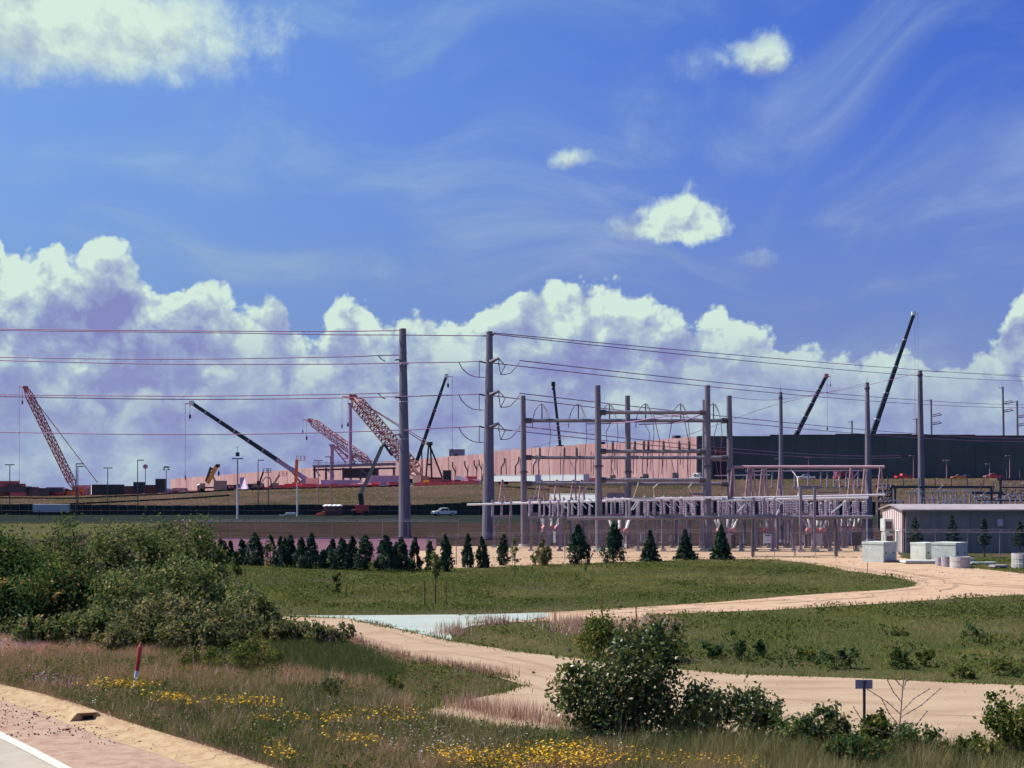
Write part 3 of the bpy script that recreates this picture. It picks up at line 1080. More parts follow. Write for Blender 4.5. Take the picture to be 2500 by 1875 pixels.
# --- steel dead-end frames ----------------------------------------------------
def hframe(label, poles, beams, Y, name='dead_end_frame'):
    ub, vb = poles[0][0], poles[0][3]
    t = thing(name, label, 'steel frame', P(ub, vb, Y).xy.to_3d())
    for (ut, u_b, vt, vb, r0, r1, ring) in poles:
        base = Vector(((u_b - U0) / F * Y, Y, 0))
        top = P(ut, vt, Y)
        pl = tapered_pole('pole', t, base + Vector((0, 0, -0.2)), top, r0, r1)
        part('foundation', MB().cone(base + Vector((0, 0, -.1)), base + Vector((0, 0, 0.28)), r0 * 1.7, r0 * 1.6, 12), 'concrete', t)
        if ring:
            c = P(0.6 * u_b + 0.4 * ut, ring, Y)
            rr = r0 + (r1 - r0) * 0.45
            part('flange', MB().cone(c, c + Vector((0, 0, 0.16)), rr * 1.35, rr * 1.35, 12), 'steel_dark', pl)
    for (u0, u1, v, r) in beams:
        bm = part('beam', MB().cone(P(u0, v, Y), P(u1, v, Y), r, r, 8), 'steel_pole', t)
        part('beam_socket', MB().cone(P(u0, v, Y), P(u0 + 14, v, Y), r * 1.5, r * 1.5, 8), 'steel_dark', bm)
        part('beam_socket', MB().cone(P(u1 - 14, v, Y), P(u1, v, Y), r * 1.5, r * 1.5, 8), 'steel_dark', bm)
    return t


YA, YB = 152.5, 163.0
fA = hframe('front steel dead-end frame of two tall poles with three crossbeams', [(1459, 1463, 941, 1345, 0.40, 0.29, 1140), (1727, 1729, 941, 1345, 0.40, 0.29, 1140)],
            [(1466, 1722, 1007, 0.19), (1466, 1722, 1102, 0.19), (1466, 1722, 1172, 0.20)], YA)
fB = hframe('rear steel dead-end frame of three shorter poles with three crossbeams', [(1277, 1280, 966, 1336, 0.38, 0.28, 1154), (1532, 1535, 966, 1336, 0.38, 0.28, 1154), (1780, 1785, 966, 1336, 0.40, 0.29, 1152)],
            [(1284, 1776, 1027, 0.20), (1284, 1776, 1117, 0.19), (1284, 1776, 1181, 0.20)], YB)
hframe('slim rear pole standing just behind the right front frame pole', [(1719, 1719, 976, 1326, 0.30, 0.20, None)], [], 174.0, 'rear_pole')

# arched jumpers over the rear frame's top beam
for k, u in enumerate((1323, 1412, 1488, 1576, 1662, 1742)):
    t = thing('arched_jumper', 'arched cable jumper on a short post over the top beam, %s from the left' % ordinal(k), 'cable jumper', P(u, 1027, YB), 'arched jumpers over the top beam')
    part('post', MB().cone(P(u, 1026, YB), P(u, 985, YB), 0.07, 0.06, 6), 'steel_dark', t)
    part('cable', MB().tube([P(u, 985, YB), P(u - 8, 990, YB), P(u - 16, 1001, YB), P(u - 22, 1020, YB), P(u - 24, 1045, YB)], 0.05, 5), 'wire', t)
    ins = MB()
    insulator_string(ins, P(u + 2, 985, YB), P(u + 12, 1004, YB), 0.15, 5)
    insulator_string(ins, P(u + 12, 1004, YB), P(u + (20 if k < 2 else 17), 1026, YB), 0.12, 4)
    if k < 2:
        insulator_string(ins, P(u + 11, 1004, YB), P(u + 11, 1028, YB), 0.12, 4)
    part('insulator', ins, 'porcelain_white', t)
    part('drop_cable', MB().tube([P(u + 18, 1026, YB), P(u + 21, 1060, YB + 2), P(u + 16, 1110, YB + 3), P(u + 20, 1180, YB + 3)], 0.035, 4), 'wire', t)
# arresters standing on the middle beams
for k, (u, v, Yq) in enumerate([(1318, 1117, YB), (1378, 1117, YB), (1408, 1117, YB), (1496, 1102, YA), (1550, 1102, YA), (1572, 1102, YA), (1583, 1102, YA), (1620, 1102, YA), (1658, 1102, YA), (1682, 1102, YA)]):
    t = thing('surge_arrester', 'stub surge arrester on a middle crossbeam, %s from the left' % ordinal(k), 'surge arrester', P(u, v - 4, Yq), 'surge arresters on the middle beams')
    c = P(u, v - 4, Yq)
    part('stack', MB().lathe(c, [(0.13, 0), (0.13, 0.1), (0.10, 0.12), (0.14, 0.3), (0.10, 0.34), (0.14, 0.52), (0.10, 0.56), (0.12, 0.8), (0.05, 0.95)], 8), 'steel_dark', t)
    part('down_lead', MB().tube([P(u, v + 4, Yq - .1), P(u - 3, v + 14, Yq - .1), P(u - 4, v + 56, Yq - .1)], 0.05, 5), 'wire', t)
conductor('slack flexible conductor bundle hung under the top beam between the frames', through([(1430, 1035, YB), (1480, 1034, YB), (1540, 1030, YB - 2), (1600, 1020, YB - 4), (1690, 1009, YA)], YB), 0.06, 'flexible_bus', 'thin wires about the switchyard', 'wire')
conductor('second slack conductor hung under the top beam at the right', through([(1560, 1036, YB), (1640, 1033, YB), (1670, 1028, YB - 3), (1720, 1008, YA)], YB), 0.06, 'flexible_bus', 'thin wires about the switchyard', 'wire')

# --- single poles ------------------------------------------------------------
for (ut, ub, vt, Yq, r0, r1, lab) in [(1906, 1908, 957, 176, 0.34, 0.20, 'single tapered steel pole right of the rear frame, spike on top'), (2117, 2122, 934, 178, 0.50, 0.25, 'single stout steel pole between the high bus and the shed'),
                                      (2246, 2251, 905, 240, 0.62, 0.38, 'single tall steel pole rising behind the metal shed roof'), (2273, 2276, 975, 700, 0.55, 0.42, 'far thin pole behind the dark building, right of the tall shed pole'),
                                      (2448, 2452, 944, 660, 0.60, 0.45, 'far tall pole behind the dark building near the right edge'), (2483, 2486, 978, 700, 0.58, 0.45, 'far pole behind the dark building beside the right edge'),
                                      (2080, 2080, 1027, 760, 0.45, 0.40, 'far short pole behind the dark building roof, left one'), (2238, 2238, 1021, 760, 0.5, 0.42, 'far short pole tucked behind the tall shed pole')]:
    x = (ub - U0) / F * Yq
    base = Vector((x, Yq, GZ(x, Yq)))
    t = thing('steel_pole', lab, 'utility pole', base, 'single steel poles')
    top = P(ut, vt, Yq)
    tapered_pole('shaft', t, base + Vector((0, 0, -0.3)), top, r0, r1)
    if Yq < 300:
        part('foundation', MB().cone(base + Vector((0, 0, -.1)), base + Vector((0, 0, 0.3)), r0 * 1.6, r0 * 1.5, 12), 'concrete', t)
        part('collar', MB().cone(top + Vector((0, 0, -0.75)), top + Vector((0, 0, -0.6)), r1 * 1.4, r1 * 1.4, 12), 'steel_dark', t)
        part('spike', MB().cone(top, top + Vector((0, 0, 0.8 if ut < 2200 else 0.3)), 0.035, 0.012, 5), 'steel_dark', t)
    else:
        part('crossarm', MB().beam(P(ut - 10, vt + 3, Yq), P(ut + 3, vt + 3, Yq), 0.25), 'steel_dark', t)
        if ut > 2260:
            for dv in (38, 58):
                part('insulator', MB().tube([P(ut + 4, vt + dv, Yq), P(ut + 20, vt + dv - 4, Yq), P(ut + 26, vt + dv, Yq), P(ut + 4, vt + dv + 4, Yq)], 0.22, 4), 'wire', t)

# --- low profile disconnect switches -------------------------------------------
def post_insulator(mb, base, h, r=0.14):
    prof = [(r * 0.9, 0), (r * 0.9, 0.06)]
    k = 6
    for i in range(k):
        z0 = 0.06 + (h - 0.12) * i / k
        dz = (h - 0.12) / k
        prof += [(r * 0.62, z0 + dz * 0.1), (r, z0 + dz * 0.35), (r * 0.62, z0 + dz * 0.8)]
    prof += [(r * 0.9, h - 0.06), (r * 0.9, h)]
    mb.lathe(base, prof, 6)


def make_switch(label, open_blade, w=2.5, zb=3.45, zt=5.25, deep=0.9):
    t = thing('disconnect_switch', label, 'disconnect switch', (0, 0, 0), 'disconnect switches of the switchyard')
    for sx in (-1, 1):
        lg = part('leg', MB().beam((sx * w * 0.36, 0, -0.1), (sx * w * 0.36, 0, zb - 0.14), 0.27), 'steel', t)
        part('footing', MB().box((sx * w * 0.36, 0, 0.06), (0.6, 0.6, 0.28)), 'concrete', lg)
    part('base_beam', MB().box((0, -deep / 2, zb), (w, 0.13, 0.22)).box((0, deep / 2, zb), (w, 0.13, 0.22)).box((0, 0, zb + 0.003), (0.13, deep, 0.18)), 'steel', t)
    part('brace', MB().beam((-w * 0.36, 0, zb * 0.55), (-0.1, 0, zb - 0.12), 0.08).beam((w * 0.36, 0, zb * 0.55), (0.1, 0, zb - 0.12), 0.08), 'steel', t)
    for px_ in (-0.42, 0.0, 0.42):
        for py in (-deep / 2, deep / 2):
            mb = MB()
            post_insulator(mb, (px_ * w, py, zb + 0.11), zt - zb - 0.14)
            part('post_insulator', mb, 'porcelain', t)
        if open_blade:
            part('blade', MB().beam((px_ * w, -deep / 2, zt), (px_ * w + 0.75, -deep / 2 - 0.15, zt - 0.9), 0.07), 'porcelain_white', t)
        else:
            part('blade', MB().beam((px_ * w, -deep / 2 - 0.1, zt), (px_ * w, deep / 2 + 0.1, zt), 0.08), 'aluminium', t)
    part('control_rod', MB().cone((w * 0.2, -0.1, 0.9), (w * 0.2, -0.1, zb), 0.03, 0.03, 5), 'steel', t)
    return t


row_specs = [(151.5, [1318, 1388, 1580, 1640, 1700, 1795, 1862, 1925, 2010, 2062], 'front row'), (160.0, [1225, 1345, 1420, 1505, 1565, 1625, 1690, 1755, 1830, 1890, 1950, 2030, 2095], 'middle row'),
             (171.0, [1300, 1372, 1440, 1520, 1600, 1670, 1740, 1810, 1880, 1955, 2020, 2085], 'rear row')]
proto = [make_switch('x', False), make_switch('x', True)]
used = [False, False]
for Yq, us, rn in row_specs:
    for k, u in enumerate(us):
        kind = 1 if (k % 4 == 1) else 0
        lb = 'grey switch stand with %s blades, %s from left in the %s' % ('white slanting' if kind else 'closed', ordinal(k), rn)
        loc = Vector(((u - U0) / F * Yq, Yq, 0.0))
        if not used[kind]:
            proto[kind].location = loc
            proto[kind]['label'] = lb
            used[kind] = True
        else:
            copy_thing(proto[kind], loc + Vector((RND.uniform(-.3, .3), RND.uniform(-1.2, 1.2), 0)), RND.uniform(-.06, .06) + (math.pi if k % 3 == 0 else 0), lb, (RND.uniform(0.8, 1.05), 1, RND.uniform(0.93, 1.06)))

# tubular buses along the rows
def bus(label, u0, u1, v0, v1, Y0, r=0.11, mat_='aluminium', Yb=None, cat='bus bar'):
    return tag(part('tubular_bus', MB().cone(P(u0, v0, Y0), P(u1, v1, Yb or Y0), r, r, 8), mat_), label, cat, 'tubular buses of the switchyard')


bus('pale tubular bus over the left end of the switch rows', 1140, 1500, 1232, 1223, 160)
bus('second tubular bus just behind the left end bus', 1200, 1500, 1228, 1222, 166)
bus('pale tubular bus along the middle front of the switch rows', 1480, 1776, 1220, 1214, 151.2)
bus('rear tubular bus over the middle of the switch rows', 1480, 1880, 1224, 1217, 168)
bus('pale tubular bus from the frames to the right end of the yard', 1790, 2160, 1216, 1208, 158)
bus('lower front tubular bus right of the front frame', 1760, 2120, 1222, 1215, 151.2)
bus('high pink tubular bus on the A-frame supports, upper one', 1778, 2159, 1140, 1140, 163, 0.17, 'concrete_pink')  # pink tone comes from the material
bus('second high tubular bus just under the upper one', 1820, 2120, 1151, 1149, 168, 0.08, 'steel')
bus('long horizontal support rail under the front switches', 1385, 2130, 1266, 1262, 150.4, 0.17, 'steel_pole')
bus('short horizontal pipe bus hung behind the right frame poles', 1745, 1880, 1162, 1160, 176, 0.09, 'steel')

# V-shaped supports carrying the high bus
AF = [(1789, 162), (1828, 168), (1838, 162.6), (1862, 170), (1868, 162), (1905, 162), (2078, 162), (2112, 162), (2150, 162), (1227, 166), (1322, 166), (1360, 166), (1400, 166), (1420, 168)]
for k, (u, Yq) in enumerate(AF):
    vt, vb = (1141, 1213) if u > 1700 else (1172, 1226)
    t = thing('a_frame_support', 'slender A-shaped bus support, %s' % (('%s from the left under the high bus' % ordinal(k)) if u > 1700 else '%s from the left over the left bus' % ordinal(k - 9)), 'bus support', P(u, vb, Yq), 'A-shaped bus supports')
    for s in (-1, 1):
        part('leg', MB().cone(P(u + s * 8, vb, Yq), P(u + s * 1.2, vt, Yq), 0.10, 0.07, 6), 'concrete_pink', t)
    part('head', MB().box(P(u, vt + 1, Yq), (0.25, 0.25, 0.16)), 'steel', t)
# hanging post row between the two high buses
for k, u in enumerate((1885, 1902, 1940, 1973, 2004, 2020, 2036, 2050, 2066, 2095)):
    t = thing('hanging_insulator', 'vertical post insulator hung under the high bus, %s from the left' % ordinal(k), 'insulator', P(u, 1190, 168), 'insulators hung under the high bus')
    mb = MB()
    post_insulator(mb, P(u, 1190, 168), 1.8, 0.12)
    part('stack', mb, 'porcelain', t)
    part('fitting', MB().box(P(u, 1191, 168), (0.4, 0.3, 0.14)), 'steel', t)
for k, (u0, u1, v, Yq, wdt) in enumerate([(1292, 1322, 1216, 167, 0.22), (1480, 1526, 1208, 172, 0.5), (1682, 1720, 1206, 170, 0.2), (1948, 2004, 1190, 166, 0.35), (1994, 2052, 1202, 169, 0.12), (2040, 2100, 1188, 169, 0.12)]):
    tag(part('channel_beam', MB().beam(P(u0, v, Yq), P(u1, v, Yq), 0.3, wdt), 'steel'), 'short steel channel beam above the switches, %s from the left' % ordinal(k), 'beam', 'short channel beams')
# tall T-posts by the gate
for u, vt, lab in [(1955, 1190, 'left leg of the tall square gantry near the gate'), (1989, 1190, 'right leg of the tall square gantry near the gate')]:
    Yq = 149.0
    x = (u - U0) / F * Yq
    t = thing('gantry_leg', lab, 'steel column', (x, Yq, 0), 'gantry legs near the gate')
    part('column', MB().box((x, Yq, P(u, vt, Yq).z / 2), (0.26, 0.26, P(u, vt, Yq).z)), 'steel', t)
    part('footing', MB().box((x, Yq, 0.1), (0.8, 0.8, 0.3)), 'concrete', t)

# --- circuit breakers with white slanting bushings --------------------------------
def make_breaker(label):
    t = thing('circuit_breaker', label, 'circuit breaker', (0, 0, 0), 'circuit breakers with white bushings')
    for sx in (-0.9, 0.9):
        for sy in (-0.5, 0.5):
            part('leg', MB().beam((sx, sy, -0.1), (sx, sy, 1.5), 0.12), 'steel', t)
    part('frame', MB().box((0, 0, 1.52), (2.1, 1.2, 0.16)), 'steel', t)
    part('cabinet', MB().box((0.0, -0.75, 0.95), (0.9, 0.5, 1.3)), 'grey_box', t)
    for k in (-0.72, 0.0, 0.72):
        tk = part('tank', MB().cone((k, -0.6, 1.9), (k, 0.6, 1.9), 0.30, 0.30, 10), 'crane_pink', t)
        for sy in (-1, 1):
            b = Vector((k, sy * 0.38, 2.08))
            e = b + Vector((k * 0.55, sy * 0.5, 1.25))
            mb = MB()
            insulator_string(mb, b, e, 0.12, 8)
            mb.cone(b, b.lerp(e, 0.95), 0.10, 0.07, 7)
            part('bushing', mb, 'porcelain_white', tk)
    return t


brk = make_breaker('circuit breaker with white slanting bushings below the front frame, leftmost')
brk.location = XY(1512, 1340)
for u, v, lb in [(1772, 1338, 'circuit breaker with white slanting bushings behind the rightmost spruce'), (1872, 1336, 'circuit breaker with white slanting bushings left of the gate centre'), (1990, 1338, 'circuit breaker with white slanting bushings beside the gantry legs'),
                 (1345, 1330, 'circuit breaker left of the bushy evergreens with white bushings'), (2072, 1330, 'circuit breaker with white bushings next to the stout pole')]:
    copy_thing(brk, XY(u, v), 0.2 * RND.uniform(-1, 1), lb)

# --- small cabinets, signs ---------------------------------------------------------
def cabinet(u, v, w, h, d, mat_, lab, legs=True):
    b = XY(u, v)
    t = thing('control_cabinet', lab, 'cabinet', b, 'small cabinets in the switchyard')
    z0 = 0.6 if legs else 0.1
    if legs:
        part('stand', MB().box(b + Vector((-w * .3, 0, z0 / 2)), (0.08, 0.08, z0)).box(b + Vector((w * .3, 0, z0 / 2)), (0.08, 0.08, z0)), 'steel', t)
    else:
        part('plinth', MB().box(b + Vector((0, 0, 0.05)), (w * 1.2, d * 1.2, 0.12)), 'concrete', t)
    part('box', MB().box(b + Vector((0, 0, z0 + h / 2)), (w, d, h)), mat_, t)
    part('door', MB().box(b + Vector((0, -d / 2 - 0.008, z0 + h / 2)), (w * 0.86, 0.016, h * 0.9)), mat_, t)
    part('handle', MB().box(b + Vector((w * 0.3, -d / 2 - 0.03, z0 + h * 0.5)), (0.04, 0.03, 0.16)), 'steel_dark', t)


cabinet(1354, 1338, 0.24, 1.15, 0.3, 'porcelain_white', 'slim white cabinet on a post between the left evergreens')
cabinet(1572, 1336, 0.7, 0.9, 0.5, 'grey_box', 'grey cabinet on legs left of the first spruce')
cabinet(1640, 1334, 0.6, 0.6, 0.4, 'grey_box', 'small grey cabinet on legs between the first two spruces')
cabinet(1988, 1346, 0.5, 0.5, 0.4, 'lilac_paint', 'small lilac cabinet at the gantry foot')
cabinet(2090, 1345, 0.9, 1.3, 0.6, 'steel_dark', 'dark cabinet beside the stout pole')
cabinet(1790, 1340, 0.5, 1.4, 0.5, 'steel_dark', 'dark upright cabinet right of the spruce with wide skirt', False)
bsn = XY(1874, 1362)
tsn = thing('warning_sign', 'white notice board with dark heading on the gate side fence', 'sign', bsn)
zc = P(1874, 1315, bsn.y).z
part('board', MB().box((bsn.x, bsn.y - 0.06, zc), (0.62, 0.02, 0.78)), 'sign_white', tsn)
part('heading', MB().box((bsn.x, bsn.y - 0.075, zc + 0.28), (0.50, 0.008, 0.12)), 'ink', tsn)
part('text_line', MB().box((bsn.x, bsn.y - 0.075, zc + 0.08), (0.42, 0.008, 0.045)), 'sign_back', tsn)
part('text_line', MB().box((bsn.x, bsn.y - 0.075, zc - 0.06), (0.46, 0.008, 0.045)), 'sign_back', tsn)
part('text_line', MB().box((bsn.x, bsn.y - 0.075, zc - 0.20), (0.36, 0.008, 0.045)), 'sign_back', tsn)

# --- fences --------------------------------------------------------------------
def fence(label, pts, h, step, post_mat='steel', barbed=True, name='chain_link_fence', fabric='chain_link', r=0.035):
    """chain-link fence along ground points"""
    t = thing(name, label, 'fence', pts[0])
    mbf = MB()
    for a, b in zip(pts, pts[1:]):
        n = max(1, round((b - a).length / step))
        d = (b - a).normalized()
        for k in range(n + (1 if b is pts[-1] else 0)):
            p = a.lerp(b, k / n)
            p.z = GZ(p.x, p.y) if p.y > 214 else 0.0
            ps = MB().cone(p + Vector((0, 0, -0.1)), p + Vector((0, 0, h)), r, r, 6)
            if barbed:
                ps.cone(p + Vector((0, 0, h)), p + Vector((0.16, -0.16, h + 0.3)), r * 0.7, r * 0.6, 5)
            part('post', ps, post_mat, t)
        m = 12 if (b - a).length > 30 else 2
        for k in range(m):
            p, q_ = a.lerp(b, k / m), a.lerp(b, (k + 1) / m)
            zp, zq = (GZ(p.x, p.y), GZ(q_.x, q_.y)) if p.y > 214 else (0.0, 0.0)
            if fabric:
                mbf.poly([(p.x, p.y, zp + 0.06), (q_.x, q_.y, zq + 0.06), (q_.x, q_.y, zq + h - 0.02), (p.x, p.y, zp + h - 0.02)])
        part('top_rail', MB().tube([Vector((a.lerp(b, k / m).x, a.lerp(b, k / m).y, (GZ(a.lerp(b, k / m).x, a.lerp(b, k / m).y) if a.y > 214 else 0.0) + h)) for k in range(m + 1)], r * 0.7, 5), post_mat, t)
        if barbed:
            for e in (0.12, 0.26):
                o = Vector((0.55 * e, -0.55 * e, h + e))
                part('barbed_wire', MB().tube([a + o, a.lerp(b, 0.5) + o, b + o] if a.y < 214 else [a + o + Vector((0, 0, GZ(a.x, a.y))), b + o + Vector((0, 0, GZ(b.x, b.y)))], 0.010, 3), post_mat, t)
    if fabric:
        part('wire_mesh', mbf, fabric, t)
    return t


g0, g1, g2 = XY(1838, 1361), XY(1941, 1362), XY(2041, 1359)
fence('chain-link fence in front of the switchyard, left of the gate', [XY(1042, 1384), XY(1440, 1366), XY(1834, 1359)], 2.35, 3.0)
fence('chain-link fence between the gate and the metal shed', [XY(2045, 1359), XY(2110, 1357), XY(2205, 1357)], 2.35, 3.0)
fence('chain-link fence in front of the dark shed wall', [XY(2206, 1361), XY(2520, 1363), XY(2700, 1363)], 2.35, 3.0)
fence('low wire fence behind the evergreen hedge with angled barbed arms', [Vector(P(440, 1320, 178).xy).to_3d(), Vector(P(1120, 1320, 178).xy).to_3d()], 2.45, 3.0, fabric='chain_link_dark')


def gate():
    t = thing('double_gate', 'double-leaf chain-link swing gate of the switchyard, closed', 'gate', g0)
    for p in (g0, g2):
        part('gate_post', MB().cone(p + Vector((0, 0, -0.1)), p + Vector((0, 0, 3.6 if p is g0 else 2.7)), 0.10, 0.10, 8), 'steel_dark', t)
    for a, b in ((g0.lerp(g1, 0.04), g0.lerp(g1, 0.985)), (g1.lerp(g2, 0.015), g1.lerp(g2, 0.96))):
        z0, z1 = Vector((0, 0, 0.12)), Vector((0, 0, 2.3))
        fr = MB()
        fr.beam(a + z0, b + z0, 0.06).beam(a + z1, b + z1, 0.06).beam(a + z0, a + z1, 0.06).beam(b + z0, b + z1, 0.06)
        mz = Vector((0, 0, 0.75))
        fr.beam(a + mz, b + mz, 0.05)
        lf = part('leaf', fr, 'steel', t)
        part('wire_mesh', MB().poly([a + z0, b + z0, b + z1, a + z1]), 'chain_link', lf)
        for q_ in (0.5,):
            part('upright', MB().beam(a.lerp(b, q_) + z0, a.lerp(b, q_) + z1, 0.04), 'steel', lf)


gate()

# concrete edging along the far side of the pad
ke = thing('pad_kerb', 'thin pale concrete edging along the far side of the lilac pad', 'edging', XY(450, 1316))
for k in range(16):
    a_, b_ = XY(450 + 38 * k, 1316), XY(450 + 38 * (k + 1) - 1, 1316)
    part('edging_stone', MB().beam(a_ + Vector((0, 0, 0.06)), b_ + Vector((0, 0, 0.06)), 0.2, 0.16), 'concrete_pink', ke)

# --- metal shed -------------------------------------------------------------------
def shed():
    x0, y0, y1 = 38.95, 147.0, 155.5
    x1 = 96.0
    ze, zr = 4.18, 4.62
    t = thing('metal_shed', 'long low metal shed with striped sunlit gable and dark side wall', 'shed', (x0, y0, 0))
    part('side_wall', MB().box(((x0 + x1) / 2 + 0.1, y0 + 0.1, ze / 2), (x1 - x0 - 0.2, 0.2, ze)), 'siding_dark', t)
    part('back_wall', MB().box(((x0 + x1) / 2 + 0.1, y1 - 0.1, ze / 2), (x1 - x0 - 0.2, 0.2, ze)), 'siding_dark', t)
    ym = (y0 + y1) / 2
    part('gable_wall', MB().prism([(y0 + 0.2, 0), (y1 - 0.2, 0), (y1 - 0.2, ze - 0.02), (ym, zr - 0.04), (y0 + 0.2, ze - 0.02)], x0, x0 + 0.2, 'X'), 'siding_gap', t)
    n = 11
    for k in range(n):
        yy = y0 + 0.35 + (y1 - y0 - 0.7) * (k + 0.5) / n
        zz = ze + (zr - ze) * (1 - abs(yy - ym) / (ym - y0)) - 0.08
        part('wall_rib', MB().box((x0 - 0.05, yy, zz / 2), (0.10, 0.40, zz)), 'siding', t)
    part('roof', MB()._add([(x0 - 0.35, y0 - 0.3, ze), (x1, y0 - 0.3, ze), (x1, ym, zr + 0.05), (x0 - 0.35, ym, zr + 0.05), (x0 - 0.35, y1 + 0.3, ze), (x1, y1 + 0.3, ze),
                            (x0 - 0.35, y0 - 0.3, ze + 0.14), (x1, y0 - 0.3, ze + 0.14), (x1, ym, zr + 0.19), (x0 - 0.35, ym, zr + 0.19), (x0 - 0.35, y1 + 0.3, ze + 0.14), (x1, y1 + 0.3, ze + 0.14)],
                           [(0, 3, 2, 1), (3, 4, 5, 2), (6, 7, 8, 9), (9, 8, 11, 10), (0, 1, 7, 6), (4, 10, 11, 5), (0, 6, 9, 3), (3, 9, 10, 4), (1, 2, 8, 7), (2, 5, 11, 8)]), 'roof_metal', t)
    part('gutter', MB().box(((x0 + x1) / 2, y0 - 0.36, ze + 0.05), (x1 - x0 + 0.5, 0.11, 0.16)), 'roof_metal', t)
    part('girt', MB().box(((x0 + x1) / 2 + 0.5, y0 - 0.03, 2.42), (x1 - x0 - 1, 0.06, 0.10)), 'steel', t)
    k = 0
    xx = x0 + 3.3
    while xx < x1 - 2:
        part('downpipe', MB().box((xx, y0 - 0.05, 2.0), (0.07, 0.07, 4.0)), 'siding_dark', t)
        xx += 3.35
    for (u, v, hw, hh) in [(2441, 1276, 0.55, 0.7)]:
        p = P(u, v, y0 - 0.05)
        part('vent', MB().box((p.x, y0 - 0.12, p.z), (hw, 0.24, hh)), 'grey_box', t)
    dr = part('door', MB().box((x0 - 0.13, y0 + 1.9, 1.08), (0.06, 1.0, 2.1)), 'siding_dark', t)
    part('door_frame', MB().box((x0 - 0.12, y0 + 1.9, 2.17), (0.08, 1.16, 0.08)).box((x0 - 0.12, y0 + 1.36, 1.08), (0.08, 0.07, 2.1)).box((x0 - 0.12, y0 + 2.44, 1.08), (0.08, 0.07, 2.1)), 'white_paint', dr)
    for xx in np.arange(x0 + 0.9, x1 - 1, 0.9):
        part('wall_seam', MB().box((float(xx), y0 - 0.012, ze / 2), (0.05, 0.024, ze - 0.02)), 'siding_dark', t)
    for z0, z1, dy in ((0.35, 1.9, 2.2), (2.0, 3.3, 2.6)):
        un = part('wall_cooler', MB().box((x0 - 0.55, y0 + dy + 2.0, (z0 + z1) / 2), (0.85, 1.8, z1 - z0)), 'concrete_pale', t)
        part('grille', MB().box((x0 - 0.55, y0 + dy + 1.09, (z0 + z1) / 2), (0.6, 0.02, (z1 - z0) * 0.6)), 'siding_gap', un)


shed()

# --- precast concrete pieces on the gravel -------------------------------------------
def vault(u, vb, side, h, rz, lab, lid=True):
    b = XY(u, vb)
    t = thing('concrete_vault', lab, 'concrete vault', b, 'precast vaults on the gravel', 0)
    R = Matrix.Rotation(rz, 3, 'Z')
    up = Vector((0, 0, 1))
    part('body', MB().box(b + up * (h * 0.44), (side, side, h * 0.88), rz), 'concrete_pale', t)
    part('lid', MB().box(b + up * (h * 0.94), (side * 1.03, side * 1.03, h * 0.115), rz), 'concrete_pale', t)
    for s in (-0.3, 0.28):
        c = b + R @ Vector((s * side, -side / 2 - 0.004, 0)) + up * (h * 0.46)
        part('knockout', MB().cone(c, c + R @ Vector((0, -0.012, 0)), 0.10, 0.10, 10), 'door_dark', t)
    for s in (0.15, 0.3):
        c = b + R @ Vector((-side / 2 - 0.006, s * side, 0)) + up * (h * (0.62 + s * 0.4))
        part('stencil', MB().box(c, (0.008, 0.16, 0.10), rz), 'white_paint', t)


vault(2147, 1372, 2.10, 1.78, math.radians(44), 'pale precast concrete vault with two dark knockouts, standing alone by the shed gable')
vault(2258, 1368, 1.75, 1.60, math.radians(32), 'pale precast concrete vault, left and rear of the touching pair')
vault(2318, 1371, 2.25, 1.70, math.radians(47), 'pale precast concrete vault with two knockouts, right of the touching pair')


def slab(u, v, w, d, h, rz, lab, mat_='concrete_pale'):
    b = XY(u, v)
    t = thing('concrete_slab', lab, 'concrete slab', b, 'precast slabs on the gravel')
    part('slab', MB().box(b + Vector((0, 0, 0.10 + h / 2)), (w, d, h), rz), mat_, t)
    for s in (-0.35, 0.35):
        R = Matrix.Rotation(rz, 3, 'Z')
        part('timber', MB().box(b + R @ Vector((s * w, 0, 0.05)), (0.12, d * 0.95, 0.10), rz), 'wood_stake', t)


slab(2246, 1376, 3.0, 1.6, 0.20, 0.06, 'flat pale concrete slab lying before the paired vaults')
slab(2398, 1379, 2.2, 0.8, 0.14, 0.08, 'thin pale concrete slab in the grass right of the rings')
slab(2438, 1387, 1.2, 0.9, 0.16, 0.2, 'small grey concrete slab near the right picture edge', 'concrete_grey')
slab(2185, 1374, 1.5, 0.5, 0.10, 0.05, 'dark low slab beside the lone vault', 'steel_dark')
slab(2369, 1374, 0.5, 0.5, 0.30, 0.3, 'small cream concrete block behind the largest ring')


def ring(u, v, r, h, lab):
    b = XY(u, v)
    t = thing('concrete_ring', lab, 'concrete ring', b, 'precast manhole rings')
    prof = [(r, 0), (r * 1.02, h * 0.3), (r, h * 0.32), (r, h * 0.62), (r * 1.02, h * 0.64), (r, h), (r * 0.84, h), (r * 0.82, 0.02), (r, 0)]
    mb = MB()
    mb.lathe(b, prof, 20)
    mb.f = mb.f[:-2]
    part('wall', mb, 'concrete_grey' if r < 0.5 else 'concrete', t)
    part('groove', MB().lathe(b + Vector((0, 0, h * 0.80)), [(r * 1.012, 0), (r * 1.012, 0.03), (r * 0.99, 0.04)], 20), 'concrete_grey', t)


ring(2344, 1387, 0.80, 0.92, 'largest pale precast manhole ring, front right of the ring group')
ring(2312, 1384, 0.46, 0.82, 'middle precast manhole ring of the ring group')
ring(2295, 1382, 0.36, 0.70, 'smallest precast manhole ring at the left of the ring group')
ring(2496, 1386, 0.85, 1.15, 'banded precast manhole ring cut by the right picture edge')

